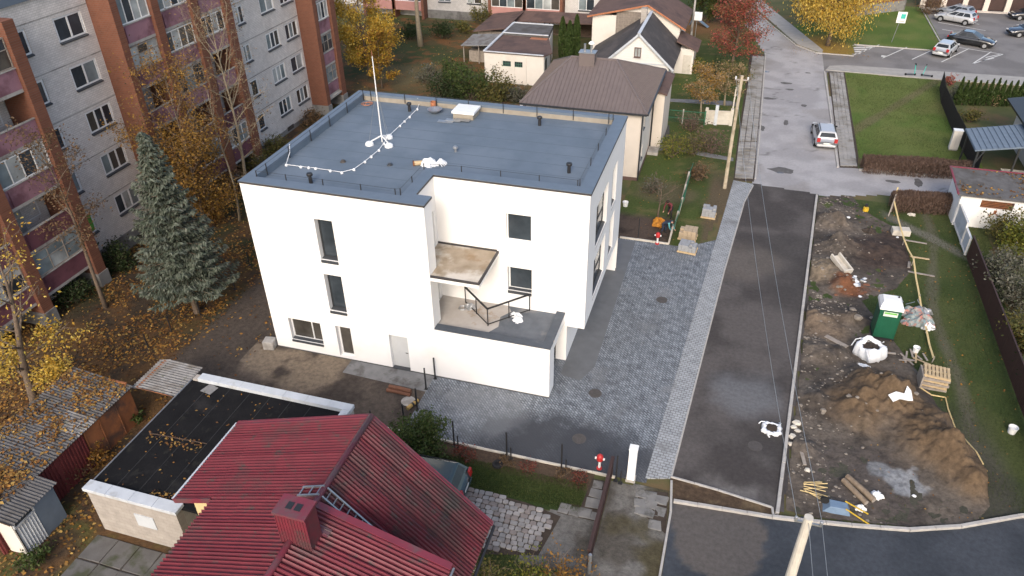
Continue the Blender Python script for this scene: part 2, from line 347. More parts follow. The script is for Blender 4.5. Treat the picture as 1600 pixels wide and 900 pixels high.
# ---- gardens behind: grass with worn and dug places
def c_gard(x, y):
    n = vnoise(x, y, .3, 8, 5); n2 = vnoise(x, y, 1.2, 9)
    c = lerp(const(GRASS, x), const((.05, .066, .02), x), sstep(.4, .65, n)); c = lerp(c, A(*DRY), sstep(.55, .75, n2)*.6)
    dug = (1-sstep(19.3, 20.3, y+.8*(n-.5)*2))*(1-sstep(18.9, 19.4, x)); c = lerp(c, lerp(const((.045, .033, .026), x), const((.085, .062, .048), x), sstep(.4, .6, n2)), dug)
    verge = sstep(20.6, 21.3, x+.5*(n2-.5))*(1-sstep(26, 30, y)); c = lerp(c, A(.105, .075, .05), verge*.85)
    c = lerp(c, A(.17, .085, .04), blob(x, y, (1100, 40), 5, 3)*.8); c = lerp(c, A(.12, .10, .06), blob(x, y, (1030, 300), 2.2, 7)*.7)
    return c
terrain('garden_lawn', [(15.2, 16.5), (21, 16.5), (22.9, 26), (22.6, 50), (23, 66), (17, 90), (8, 90), (4, 46), (6, 38), (15.6, 36)], .25, c_gard, 'turf', .002)
def c_back(x, y):
    n = vnoise(x, y, .25, 11, 5); n2 = vnoise(x, y, 1.0, 12)
    c = lerp(const((.085, .065, .03), x), const((.045, .055, .02), x), sstep(.4, .6, n)); c = lerp(c, A(.16, .075, .03), sstep(.5, .65, n2)*.8)
    return lerp(c, A(.12, .10, .05), blob(x, y, (640, 115), 4, 3)*.8)
terrain('back_garden', [(-14, 15), (6, 15), (6, 38), (-2.6, 50), (-3, 64), (-23, 64), (-22, 38), (-14, 38)], .25, c_back, 'turf', .006)
# ---- paved yard and pavements
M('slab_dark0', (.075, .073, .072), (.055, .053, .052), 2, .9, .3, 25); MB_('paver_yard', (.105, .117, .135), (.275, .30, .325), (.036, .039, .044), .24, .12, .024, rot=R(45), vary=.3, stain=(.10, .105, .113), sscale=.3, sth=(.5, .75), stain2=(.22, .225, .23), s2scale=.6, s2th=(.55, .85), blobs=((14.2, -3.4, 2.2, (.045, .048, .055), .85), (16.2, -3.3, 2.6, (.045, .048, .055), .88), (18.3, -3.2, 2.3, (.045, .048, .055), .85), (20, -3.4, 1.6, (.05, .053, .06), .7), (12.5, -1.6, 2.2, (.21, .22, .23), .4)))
MB_('paver_walk', (.27, .285, .30), (.33, .345, .355), (.10, .10, .10), .24, .16, .022, rot=R(4), vary=.3, stain=(.15, .15, .15), sscale=.5, sth=(.56, .72))
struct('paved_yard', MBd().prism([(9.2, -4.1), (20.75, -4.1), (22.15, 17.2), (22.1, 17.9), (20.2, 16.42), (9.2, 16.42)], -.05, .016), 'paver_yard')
M('path_conc', (.20, .20, .20), (.14, .14, .14), 2, .85, .2, 30, stain=(.09, .085, .08), sscale=.8)
M('apron_conc', (.135, .14, .147), (.112, .117, .123), 1.6, .85, .2, 30, stain=(.09, .093, .098), sscale=.6, sth=(.55, .8)); struct('building_apron', MBd().prism([(15.43, 1.9), (16.5, 1.7), (17.0, 3.0), (17.0, 16.3), (15.43, 16.3)], -.05, .02), 'apron_conc'); struct('doorstep_path', MBd().prism([(4.45, -1.05), (9.2, -1.25), (9.2, -.02), (4.45, -.02)], -.05, .02), 'path_conc')
SW_L = [(1008, 748), (1107, 415), (1146, 282)]; SW_R = [(1047, 748), (1132, 421), (1163, 314), (1177, 288)]
struct('new_pavement', MBd().prism(ring(SW_L)+ring(SW_R)[::-1], -.05, .03), 'paver_walk')
struct('garden_path', MBd().prism(ring([(1014, 226), (1050, 227), (1110, 240), (1146, 247), (1146, 252), (1108, 246), (1050, 234), (1014, 236)]), -.03, .02), 'path_conc')
struct('front_walk', MBd().prism(ring([(1034, 154), (1140, 158), (1150, 160), (1150, 166), (1034, 158)]), -.03, .02), 'path_conc'); struct('porch_paving', MBd().prism(ring([(1022, 196), (1046, 196), (1046, 214), (1020, 214)]), -.03, .022), 'slab_dark0')
# ---- streets
def c_new(x, y):
    n = vnoise(x, y, .5, 21, 5); c = lerp(const((.056, .050, .048), x), const((.092, .083, .079), x), sstep(.35, .65, n))
    c = lerp(c, A(.15, .155, .165), blob(x, y, (1165, 615), 1.5, 2, .5)*.65); c = lerp(c, A(.19, .18, .17), blob(x, y, (1150, 745), 1.3, 5, .5, .9)*.7*sstep(.35, .6, n))
    c = lerp(c, A(.052, .048, .046), sstep(.5, .7, vnoise(x, y, .22, 22))*.7); return lerp(c, A(.14, .12, .10), blob(x, y, (1160, 410), 2.2, 9)*.35)
terrain('new_roadway', ring(SW_R)[::1]+ring([(1276, 304), (1222, 800), (1060, 752)]), .2, c_new, 'new_asphalt', .009)
def c_old(x, y):
    n = vnoise(x, y, .6, 31, 5); c = lerp(const((.27, .262, .265), x), const((.335, .326, .328), x), sstep(.35, .65, n))
    crack = 1-sstep(.0, .012, np.abs(vnoise(x, y, .16, 33, 4)-.5)); c = lerp(c, A(.11, .105, .10), crack*.7*sstep(.45, .55, vnoise(x, y, .3, 35)))
    return lerp(c, A(.22, .205, .195), sstep(.55, .7, vnoise(x, y, .3, 34))*.6)
OLD = ring([(1177, 287), (1185, 222), (1196, 83), (1172, 45), (1110, -14), (1150, -14), (1163, 3), (1205, 40), (1244, 71), (1275, 83), (1310, 86), (1290, 110), (1300, 180), (1311, 262), (1345, 264), (1520, 281), (1505, 302), (1276, 305)])
terrain('old_street', OLD, .25, c_old, 'old_asphalt', .004)
def c_park(x, y):
    n = vnoise(x, y, .5, 41, 5); return lerp(const((.145, .138, .135), x), const((.19, .182, .178), x), sstep(.35, .65, n))
PARK = ring([(1288, 113), (1285, 82), (1334, 87), (1330, 70), (1478, 82), (1440, 12), (1620, 12), (1700, 60), (1700, 135), (1600, 124)])
terrain('car_park', PARK, .3, c_park, 'old_asphalt', .008)
def c_low(x, y):
    n = vnoise(x, y, .5, 51, 5); c = lerp(const((.037, .043, .052), x), const((.052, .059, .07), x), sstep(.35, .65, n))
    return lerp(c, A(.095, .086, .08), blob(x, y, (1110, 825), 2.0, 7, .06, .7))
terrain('lower_street', ring([(1050, 785), (1206, 808), (1300, 819), (1420, 829), (1500, 823), (1620, 808), (1700, 795)])+[(62, 1.5), (62, -5), (45, -9.6), (30, -10.4), (20.8, -10.5)], .2, c_low, 'new_asphalt', .004)
def c_drive(x, y):
    n = vnoise(x, y, .9, 61, 5); c = lerp(const((.085, .077, .066), x), const((.15, .143, .132), x), sstep(.4, .62, n))
    c = lerp(c, A(.07, .06, .035), sstep(.52, .66, vnoise(x, y, .45, 62))); return c
terrain('gravel_drive', ring([(955, 752), (1047, 770), (1030, 905), (1000, 1000), (860, 1000), (935, 840)]), .12, c_drive, 'soil_rough', .006)
terrain('cottage_drive', [(16.6, -9.4), (19.2, -9.4), (19.2, -6.6), (16.6, -6.8)], .12, c_drive, 'soil_rough', .003)
def c_bed(x, y): return lerp(const((.075, .050, .032), x), const((.12, .085, .05), x), sstep(.4, .6, vnoise(x, y, 1.5, 71)))
terrain('verge_bed', ring([(1049, 748), (1203, 793), (1205, 806), (1052, 783)]), .1, c_bed, 'soil_rough', .03)
def c_cott(x, y):
    n = vnoise(x, y, .8, 75); c = lerp(const((.028, .045, .012), x), const((.05, .065, .02), x), sstep(.4, .6, n))
    return lerp(c, A(.085, .055, .04), sstep(-5.35, -4.95, y+.5*(n-.5))*.9)
terrain('cottage_lawn', [(8, -6.4), (8, -4.2), (18.4, -4.25), (18.4, -6.6), (13, -6.6), (16.8, -9.2), (16.8, -11), (20, -11), (20, -13), (12, -13), (10, -6.6)], .15, c_cott, 'turf', .0)
# ---- lawn between the street and the car park, and its trodden track
LAWN = ring([(1321, 114), (1470, 126), (1472, 140), (1500, 205), (1534, 266), (1342, 245)])
def c_lawn(x, y):
    n = vnoise(x, y, .4, 81, 5); c = lerp(const((.078, .122, .024), x), const((.112, .138, .036), x), sstep(.35, .65, n))
    a, b = P(1325, 210), P(1455, 132); t = ((x-a.x)*(b.x-a.x)+(y-a.y)*(b.y-a.y))/((b.x-a.x)**2+(b.y-a.y)**2)
    d = np.abs((x-a.x)*(b.y-a.y)-(y-a.y)*(b.x-a.x))/math.hypot(b.x-a.x, b.y-a.y)+.5*(n-.5)
    c = lerp(c, A(.135, .115, .06), (1-sstep(.2, .7, d))*(t > -.05)*.8); return lerp(c, A(.13, .12, .045), sstep(.55, .7, vnoise(x, y, .17, 82))*.5)
terrain('street_lawn', LAWN, .25, c_lawn, 'turf', .01)
terrain('park_lawn', ring([(1247, 70), (1240, 40), (1400, 10), (1440, 12), (1477, 80), (1334, 70), (1330, 86), (1290, 82)]), .3,
        lambda x, y: lerp(c_lawn(x, y), A(.26, .16, .04), blob(x, y, (1275, 70), 4, 3)*.85), 'turf', .009)
# ---- grass strip along the brown fence with its trodden path
def c_strip(x, y):
    n = vnoise(x, y, .45, 91, 5); c = lerp(const((.042, .062, .018), x), const((.065, .08, .026), x), sstep(.35, .65, n))
    pth = np.abs(x-(34.6+.045*(y-5)+.35*np.sin(y*.35)))+.4*(n-.5); c = lerp(c, A(.115, .105, .075), (1-sstep(.12, .5, pth))*sstep(-3, 3, y)*.75)
    c = lerp(c, lerp(const((.05, .046, .038), x), const((.085, .078, .066), x), n), (1-sstep(1.5, 6.5, y+1.5*(n-.5)))*(1-sstep(35.2, 36.6, x+.06*(y-2)+.8*(n-.5)))*.85)
    tr = np.abs((y-24.5)+(x-33)*1.0)+.4*(n-.5); return lerp(c, A(.17, .155, .135), (1-sstep(.3, .8, tr))*sstep(32.5, 33.5, x)*(1-sstep(37, 37.8, x))*.75)
terrain('fence_grass', [(27, -4), (36.5, -2), (37.5, 5), (38.4, 14), (39.4, 26.6), (28.6, 26.2)], .2, c_strip, 'turf', .001)
# ---- the heaps of dug earth
DIRT = ring([(1279, 308), (1330, 306), (1350, 330), (1405, 360), (1425, 420), (1400, 450), (1345, 470), (1385, 520), (1440, 590), (1470, 650), (1530, 720), (1545, 790), (1520, 818), (1420, 822), (1260, 806), (1228, 795)])
MOUNDS = [((1372, 618), 1.5, .75), ((1340, 640), 1.3, .45), ((1400, 640), 1.0, .4), ((1440, 690), 1.3, .6), ((1480, 720), 1.1, .65), ((1515, 755), .9, .5), ((1455, 660), .9, .4),
          ((1300, 345), 1.0, .5), ((1310, 385), 1.2, .55), ((1290, 420), 1.1, .4), ((1315, 445), .8, .45), ((1280, 500), 1.0, .35), ((1290, 550), .9, .3), ((1330, 495), .6, .3), ((1270, 620), .8, .25), ((1255, 700), .7, .2), ((1380, 390), 1.4, .22)]
def h_dirt(x, y, mk):
    h = np.zeros_like(x)
    for px, r, a in MOUNDS:
        c = P(*px); wx = x+.5*(vnoise(x, y, .9, 5)-.5)*2; wy = y+.5*(vnoise(x, y, .9, 6)-.5)*2; h += 1.5*a*np.exp(-((wx-c.x)**2+(wy-c.y)**2)/(r*r*.8))
    n = vnoise(x, y, 1.6, 101, 5)-.5; n2 = vnoise(x, y, 5, 102, 3)-.5
    return sstep(.12, .5, mk)*(.012+h+(.07+.5*h)*n*1.7+.09*n2*(.3+h))-(1-sstep(.0, .3, mk))*.08+.004
def c_dirt(x, y):
    n = vnoise(x, y, .7, 111, 5); n2 = vnoise(x, y, 3.2, 112, 4); c = lerp(const((.068, .057, .048), x), const((.115, .096, .078), x), sstep(.35, .65, n))
    for px, r, a in MOUNDS[:7]: c = lerp(c, lerp(const((.085, .058, .036), x), const((.15, .103, .062), x), n2), blob(x, y, px, r*.95, 7, .75, .6))
    c = lerp(c, A(.19, .15, .105), blob(x, y, (1288, 425), 1.3, 9, .4)*.75); c = lerp(c, A(.15, .062, .03), blob(x, y, (1325, 452), 1.0, 8, .3, .9)*.9)
    c = lerp(c, A(.055, .040, .033), blob(x, y, (1385, 395), 2.3, 11, .3)); c = lerp(c, A(.15, .122, .097), blob(x, y, (1312, 360), 1.1, 12, .5)*.7)
    c = lerp(c, A(.085, .072, .064), blob(x, y, (1340, 745), 1.9, 13, .4)*.8); c = lerp(c, A(.24, .25, .26), blob(x, y, (1405, 755), .75, 14, .2, .9)*.85); c = lerp(c, A(.21, .22, .23), blob(x, y, (1375, 735), .5, 15, .2)*.7)
    c = lerp(c, A(.165, .122, .085), blob(x, y, (1285, 510), 1.4, 17, .5)*.7)
    return lerp(c, c*.6, sstep(.58, .72, n2)*.7)
dirt = terrain('excavated_earth', DIRT, .07, c_dirt, 'soil_rough', hfn=h_dirt, soft=.35)
def dirt_z(x, y):
    X = np.array([[x]]); Y = np.array([[y]]); return float(h_dirt(X, Y, np.ones_like(X))[0, 0])
# ---- kerb stones, slabs and cobbles, each a piece of its own
def piece_mesh(lx, ly, lz, m, b=.012, seed=0, jit=0):
    rr = random.Random(seed); k = MBd(); q = []
    for z, s in ((0, 0), (lz-b, 0), (lz, b)):
        for sx, sy in ((-1, -1), (1, -1), (1, 1), (-1, 1)): q.append((sx*(lx/2-s)+rr.uniform(-jit, jit), sy*(ly/2-s)+rr.uniform(-jit, jit), z+rr.uniform(-jit, jit)*.4*(z > 0)))
    f = [(i, (i+1) % 4, 4+(i+1) % 4, 4+i) for i in range(4)]+[(4+i, 4+(i+1) % 4, 8+(i+1) % 4, 8+i) for i in range(4)]+[(8, 9, 10, 11)]
    return mesh_of(k.add(q, f), m)
def kerb_line(path, parent, w=.12, h=.12, L=1.0, z=-.04, m='kerb'):
    me = piece_mesh(L-.012, w, h-z, m, .015); rr = random.Random(3); path = [Vector((p[0], p[1], 0)) for p in path]
    for a, b in zip(path[:-1], path[1:]):
        d = b-a; n = max(1, round(d.length/L)); ang = math.atan2(d.y, d.x)
        for i in range(n):
            c = a+d*((i+.5)/n); inst('kerb_stone', me, parent, (c.x, c.y, z+rr.uniform(-.012, .006)), (0, rr.uniform(-.006, .006), ang+rr.uniform(-.006, .006)), (d.length/n/L, 1, 1))
def by(n): return bpy.data.objects[n]
kerb_line(ring([(1276, 306), (1214, 804)]), by('new_roadway'), .15, .13)
kerb_line(ring([(1049, 746), (1132, 423), (1163, 316), (1177, 290)]), by('new_pavement'), .08, .05)
kerb_line([(8.2, -4.18), (19.4, -4.18)], by('paved_yard'), .1, .10, m='concrete_pale'); kerb_line([(15.9, 16.5), (19.15, 16.5)], by('paved_yard'), .12, .12, m='concrete_pale')
kerb_line(ring([(1048, 746), (1122, 767), (1206, 794)]), by('verge_bed'), .1, .10); kerb_line(ring([(1206, 794), (1208, 806)]), by('verge_bed'), .1, .1)
kerb_line(ring([(1052, 784), (1206, 809), (1250, 814), (1330, 822), (1420, 829), (1500, 824), (1590, 808), (1700, 795)]), by('lower_street'), .16, .13, 1.0)
kerb_line(ring([(1049, 752), (1048, 800), (1030, 905)]), by('gravel_drive'), .1, .10)
kerb_line(ring([(1186, 222), (1196, 84)]), by('old_street'), .12, .09); kerb_line(ring([(1180, 280), (1186, 222)]), by('old_street'), .12, .08)
kerb_line(ring([(1150, -12), (1163, 3), (1205, 40), (1243, 71), (1275, 83), (1334, 88)]), by('old_street'), .14, .1, 1.2)
kerb_line(ring([(1288, 112), (1297, 175), (1309, 262)]), by('old_street'), .14, .1); kerb_line(ring([(1342, 266), (1510, 280)]), by('old_street'), .16, .14)
kerb_line(ring([(1334, 70), (1477, 81), (1439, 13)]), by('car_park'), .14, .1, 1.5)
def slab_walk(parent, c0, c1, across, L, m, seed=1):
    """rows of slabs between two border lines (each from near to far)"""
    rr = random.Random(seed); a0, a1 = [Vector((*p, 0)) for p in c0]; b0, b1 = [Vector((*p, 0)) for p in c1]
    n = int((a1-a0).length/L); w = ((b0-a0).length+(b1-a1).length)/2/across
    ms = [piece_mesh(w-.03, L-.03, .06, m, .01, s, .006) for s in range(4)]; d = (a1-a0).normalized(); ang = math.atan2(d.y, d.x)-math.pi/2
    for i in range(n):
        for k in range(across):
            t = (i+.5)/n; p = (a0+(a1-a0)*t).lerp(b0+(b1-b0)*t, (k+.5)/across)
            inst('slab', rr.choice(ms), parent, (p.x, p.y, .0+rr.uniform(-.012, .012)), (rr.uniform(-.02, .02), rr.uniform(-.02, .02), ang+rr.uniform(-.02, .02)))
M('slab_old', (.30, .29, .275), (.235, .225, .21), 1.2, .9, .3, 30, stain=(.17, .155, .13), sscale=.5)
sw = struct('slab_pavement', MBd().prism(ring([(1294, 112), (1320, 113), (1341, 245), (1340, 263), (1312, 262)]), -.03, .012), 'soil_dark')
slab_walk(sw, ring([(1313, 260), (1296, 114)]), ring([(1339, 260), (1318, 114)]), 4, .62, 'slab_old')
sw2 = struct('old_pavement', MBd().prism(ring([(1146, 281), (1178, 284), (1195, 85), (1172, 85), (1152, 222)]), -.03, .012), 'soil_dark')
slab_walk(sw2, ring([(1148, 279), (1154, 222)]), ring([(1176, 280), (1183, 222)]), 3, .6, 'slab_old', 2); slab_walk(sw2, ring([(1154, 221), (1176, 88)]), ring([(1183, 221), (1194, 88)]), 3, .6, 'slab_old', 3)
M('pave_conc', (.33, .32, .30), (.27, .26, .245), 1.5, .9, .2, 30)
struct('car_park_pavement', MBd().prism(ring([(1290, 110), (1296, 104), (1322, 103), (1620, 123), (1620, 136), (1470, 125), (1322, 113)]), -.03, .09), 'pave_conc')
struct('far_pavement', MBd().prism(ring([(1166, 0), (1188, 0), (1286, 79), (1284, 83), (1246, 70)]), -.03, .07), 'pave_conc')
M('cobble', (.25, .245, .24), (.17, .16, .155), 3, .8, .3, 30); M('cobble_b', (.31, .295, .285), (.22, .205, .195), 3, .8, .3, 30); M('cobble_c', (.22, .19, .175), (.16, .14, .13), 3, .8, .3, 30)
def stone_mesh(seed, m, sq=.7):
    rr = random.Random(seed); k = MBd(); n = 12; q = []
    rad = [1+rr.uniform(-.07, .07) for _ in range(n)]
    for z, s in ((0, 1), (.75, 1), (.95, .92), (1, .7)):
        for i in range(n):
            t = 2*math.pi*(i+.5)/n; c, sn = math.cos(t), math.sin(t); e = (abs(c)**5+abs(sn)**5)**-.2
            q.append((c*e*rad[i]*s*.5, sn*e*rad[i]*s*.5, z*.07))
    f = [(j*n+i, j*n+(i+1) % n, (j+1)*n+(i+1) % n, (j+1)*n+i) for j in range(3) for i in range(n)]+[tuple(range(3*n, 4*n))]
    return mesh_of(k.add(q, f), m)
cob = struct('cobbled_drive', MBd().sheet([(12.2, -6.5), (16.0, -6.6), (17.6, -6.9), (17.2, -9.0), (15.0, -9.6), (12.2, -9.4)], .014), 'soil_dark')
CP = [(12.2, -6.5), (16.0, -6.65), (17.4, -7.0), (17.0, -8.9), (15.2, -9.3), (12.2, -9.3)]
cms = [stone_mesh(i, ['cobble', 'cobble_b', 'cobble_c'][i % 3]) for i in range(9)]; rr = random.Random(5)
for j in range(13):
    yy = -6.62-j*.235; xx = 12.25+rr.uniform(0, .15)
    while xx < 17.2:
        w = rr.uniform(.2, .36)
        if inpoly(xx+w/2, yy, CP): inst('cobblestone', rr.choice(cms), cob, (xx+w/2, yy+rr.uniform(-.02, .02), .0), (0, 0, rr.uniform(-.12, .12)+rr.choice((0, math.pi))), (w*.98, .225, 1+rr.uniform(-.15, .2)))
        xx += w+.015
M('slab_mid', (.21, .205, .195), (.15, .145, .138), 2.5, .9, .3, 25, stain=(.10, .095, .085), sscale=1.2); M('slab_dark', (.13, .125, .12), (.095, .09, .085), 2, .9, .3, 25, stain=(.06, .065, .04), sscale=.9)
for i in range(6):
    for j in range(2): inst('slab', piece_mesh(1.02, 1.12, .05, 'slab_dark', .02, i*3+j, .02), yp, (.0+i*1.06, -13.7-j*1.18, .0), (0, 0, .02*(-1)**i))
pav = struct('stepping_slabs', MBd().sheet([(17.4, -6.75), (19.15, -6.75), (19.15, -4.5), (18.45, -4.5), (18.3, -6.1), (17.4, -6.2)], .016), 'soil_dark')
for (x, y, a, b) in [(17.65, -6.45, .45, .5), (18.1, -6.5, .4, .45), (18.55, -6.45, .5, .5), (18.75, -5.85, .62, .5), (18.8, -5.3, .6, .5), (18.75, -4.8, .45, .4), (18.95, -6.5, .3, .4)]:
    inst('slab', piece_mesh(a, b, .04, 'slab_mid', .02, int(x*100), .03), pav, (x, y, .0), (0, 0, rr.uniform(-.1, .1)))
pav2 = struct('broken_slabs', MBd().sheet(ring([(995, 765), (1044, 770), (1040, 835), (1000, 800)]), .018), 'soil_dark')
for (px, py) in [(1003, 772), (1017, 775), (1034, 782), (1000, 786), (1016, 788), (1031, 800), (1012, 802), (1023, 820), (1002, 798)]:
    c = P(px, py); inst('slab', piece_mesh(.5, .46, .035, 'slab_mid', .015, px, .05), pav2, (c.x, c.y, .0), (rr.uniform(-.03, .03), rr.uniform(-.03, .03), rr.uniform(-.15, .15)))
# ---- painted bays and small things set into the streets
def marking(a, b, w=.12, name='bay_line', par='car_park', z=.014):
    a, b = P(*a), P(*b); d = (b-a).normalized(); n = Vector((-d.y, d.x, 0))*w/2
    build(name, MBd().add([(a-n)[:2]+(z,), (b-n)[:2]+(z,), (b+n)[:2]+(z,), (a+n)[:2]+(z,)], [(0, 1, 2, 3)]), 'paint_white', by(par))
for a, b in [((1379, 91), (1417, 74)), ((1425, 93), (1455, 79)), ((1471, 97), (1514, 76)), ((1377, 107+0), (1378, 106)), ((1496, 74), (1567, 85)), ((1519, 100), (1567, 85)), ((1519, 100), (1549, 81)), ((1530, 96), (1553, 91)), ((1540, 90), (1562, 85)),
             ((1466, 35), (1540, 48)), ((1472, 46), (1490, 49)), ((1523, 37), (1530, 38)), ((1580, 29), (1592, 30)), ((1588, 39), (1600, 38)), ((1334, 86), (1374, 70)), ((1332, 71), (1374, 72))]: marking(a, b)
for i in range(4): marking((1334+i*1.0, 74.5+i*3.2), (1366-i*7.5, 73.5+i*3.3), .38, 'hatch_stripe')
marking((1377, 87.5), (1385, 88.5), .55, 'bay_symbol')
M('asphalt_patch', (.12, .115, .112), (.075, .07, .068), 3, .85, .3, 30); M('puddle', (.16, .16, .165), (.10, .10, .10), 2, .12, spec=.6)
M('manhole_iron', (.085, .075, .07), (.06, .055, .05), 9, .7, .5, 60)
def irregular(c, rx, ry, seed, n=14, rot=0):
    q = random.Random(seed); out = []
    for i in range(n):
        t = 2*math.pi*i/n; s = q.uniform(.75, 1.2); x, y = rx*s*math.cos(t), ry*s*math.sin(t); out.append((c.x+x*math.cos(rot)-y*math.sin(rot), c.y+x*math.sin(rot)+y*math.cos(rot)))
    return out
for i, (px, rx, ry, m) in enumerate([((1228, 130), .55, .3, 'asphalt_patch'), ((1234, 140), .4, .25, 'asphalt_patch'), ((1202, 154), .55, .3, 'asphalt_patch'), ((1221, 266), 1.0, .55, 'asphalt_patch'), ((1397, 284), .55, .3, 'asphalt_patch'), ((1435, 286), .3, .7, 'asphalt_patch'),
        ((1256, 165), .25, .35, 'asphalt_patch'), ((1262, 114), .3, .2, 'asphalt_patch'), ((1196, 112), .4, .25, 'puddle'), ((1219, 270), .28, .13, 'puddle'), ((1190, 200), .3, .6, 'asphalt_patch'), ((1228, 192), .2, .7, 'asphalt_patch')]):
    build('street_patch', MBd().sheet(irregular(P(*px), rx, ry, i), .0085+.0035*(m == 'puddle')), m, by('old_street'))
def manhole(px, par, r=.33, m='manhole_iron', z=.02):
    c = P(*px); k = MBd().lathe([(r, 0), (r, .008), (r*.88, .008), (r*.88, .004), (r*.8, .004), (r*.8, .01), (0.001, .01)], (c.x, c.y, z), 20); build('manhole_cover', k, m, by(par))
for px in [(1034, 469), (930, 615), (905, 686)]: manhole(px, 'paved_yard')
manhole((638, 627), 'bare_earth', .36, 'concrete', .012); manhole((1180, 697), 'new_roadway', .33, 'manhole_iron', .006)
# ================================================================ wall and window makers
def wall(mb, org, U, V, N, w, h, holes=(), t=.3, mi=0, caps=False):
    """a wall sheet w x h with real openings (u0,v0,u1,v1) and their reveals, thickness t behind the face"""
    org, U, V, N = Vector(org), Vector(U), Vector(V), Vector(N)
    us = sorted({0, w, *[a for q in holes for a in (q[0], q[2])]}); vs_ = sorted({0, h, *[a for q in holes for a in (q[1], q[3])]})
    pt = lambda u, v, d=0: org+U*u+V*v-N*d
    flip = U.cross(V).dot(N) < 0
    def q(a, b, c, d):
        mb.add([a, b, c, d], [(0, 1, 2, 3) if not flip else (3, 2, 1, 0)], mi)
    for i in range(len(us)-1):
        for j in range(len(vs_)-1):
            u, v = (us[i]+us[i+1])/2, (vs_[j]+vs_[j+1])/2
            if any(a < u < c and b < v < d for a, b, c, d in holes): continue
            q(pt(us[i], vs_[j]), pt(us[i+1], vs_[j]), pt(us[i+1], vs_[j+1]), pt(us[i], vs_[j+1]))
            q(pt(us[i], vs_[j+1], t), pt(us[i+1], vs_[j+1], t), pt(us[i+1], vs_[j], t), pt(us[i], vs_[j], t))
    for a, b, c, d in holes:
        for (u0, v0), (u1, v1) in (((a, b), (c, b)), ((c, b), (c, d)), ((c, d), (a, d)), ((a, d), (a, b))):
            q(pt(u0, v0), pt(u0, v0, t), pt(u1, v1, t), pt(u1, v1))
    for (u0, v0), (u1, v1) in (((0, 0), (w, 0)), ((w, 0), (w, h)), ((w, h), (0, h)), ((0, h), (0, 0))) if caps else ():
        q(pt(u1, v1), pt(u1, v1, t), pt(u0, v0, t), pt(u0, v0))
    return mb
def window(parent, org, U, V, N, hole, deep=.18, mull=(.5,), trans=(), fr='frame_white', glass='glass', sill='sill_grey', fw=.07, name='window', panes=None, over=.06, sillt=.04, label=None):
    """frame, panes and sill set into an opening; each pane a sub-part"""
    org, U, V, N = Vector(org), Vector(U), Vector(V), Vector(N); u0, v0, u1, v1 = hole; k = MBd()
    def bx(mb, a, b, c, d, d0, d1):
        o = org+U*((a+c)/2)+V*((b+d)/2)-N*((d0+d1)/2); mb.obox(o, U*abs(c-a)/2, V*abs(d-b)/2, N*abs(d1-d0)/2)
    g = .002
    for a, b, c, d in ((u0+g, v0+g, u0+fw, v1-g), (u1-fw, v0+g, u1-g, v1-g), (u0+fw, v1-fw, u1-fw, v1-g), (u0+fw, v0+g, u1-fw, v0+fw)): bx(k, a, b, c, d, deep, deep+.07)
    iu0, iu1, iv0, iv1 = u0+fw, u1-fw, v0+fw, v1-fw; cu = [iu0]+[iu0+(iu1-iu0)*m for m in mull]+[iu1]; cv = [iv0]+[iv0+(iv1-iv0)*m for m in trans]+[iv1]
    for m in cu[1:-1]: bx(k, m-fw*.42, iv0, m+fw*.42, iv1, deep-.008, deep+.062)
    for m in cv[1:-1]: bx(k, iu0, m-fw*.3, iu1, m+fw*.3, deep-.004, deep+.058)
    w = build(name, k, fr, parent)
    if label: w['label'] = label
    n = 0
    for i in range(len(cu)-1):
        for j in range(len(cv)-1):
            p = MBd(); bx(p, cu[i], cv[j], cu[i+1], cv[j+1], deep+.03, deep+.05); gm = panes[n % len(panes)] if panes else glass; n += 1
            build('pane', p, gm, w)
    if sill:
        s = MBd(); o0 = org+U*((u0+u1)/2)+V*(v0-sillt/2)+N*(over/2-deep/2); sl = (over+deep)/2
        s.obox(o0+V*.012, U*((u1-u0)/2-.004), V*sillt/2, (N*sl-V*.03)); build('sill', s, sill, w)
    return w
MG('glass_reflection_pale', (.16, .165, .155), .12)  # pale pane whose colour stands in for a reflection, no curtain behind
X_, Y_, Z_ = Vector((1, 0, 0)), Vector((0, 1, 0)), Vector((0, 0, 1))
# ================================================================ THE NEW WHITE BUILDING
T, TG, ZB, WX, DY, XN, YN, XB, XG, YS = 10.0, 3.16, 2.31, 16.33, 12.7, 8.66, 3.04, 9.42, 15.3, .86
wb = thing('white_building', 'new white three-storey cube building with flat grey roof and cut-out corner terrace', 'building', (8, 6, 0))
WT = T-.09
h_f = [(3.7, 6.22, 4.65, 8.48), (3.68, 3.14, 4.65, 5.36), (1.02, .72, 2.91, 2.13), (3.8, .12, 4.66, 2.17), (6.84, .06, 7.86, 2.22)]
build('front_wall', wall(MBd(), (0, 0, 0), X_, Z_, -Y_, XB, WT, h_f, .4), 'white_render', wb)
build('garage_wall', wall(MBd(), (XB, 0, 0), X_, Z_, -Y_, XG-XB, TG-.06, (), .4, caps=True).box(14.7, .401, -.05, XG, .9, 2.9), 'white_render', wb)
k = MBd(); wall(k, (XB, 0, TG-.06), Y_, Z_, X_, YS, WT-TG+.06, (), .2); k.box(XN, YS-.2, TG-.2, XB-.21, YS, WT); build('corner_fin', k, 'white_render', wb)
h_r = [(.9, .05, 1.85, 2.15), (.9, 3.15, 1.85, 5.3)]
build('recess_wall', wall(MBd(), (XN, YS, 2.9), Y_, Z_, X_, YN-YS, WT-2.9, h_r, .25), 'white_render', wb)
h_b = [(12.28-XN, 6.92-ZB, 13.56-XN, 8.41-ZB), (12.3-XN, 4.0-ZB, 13.56-XN, 5.4-ZB)]
build('recess_wall', wall(MBd(), (XN, YN, ZB), X_, Z_, -Y_, WX-XN, WT-ZB, h_b, .35), 'white_render', wb)
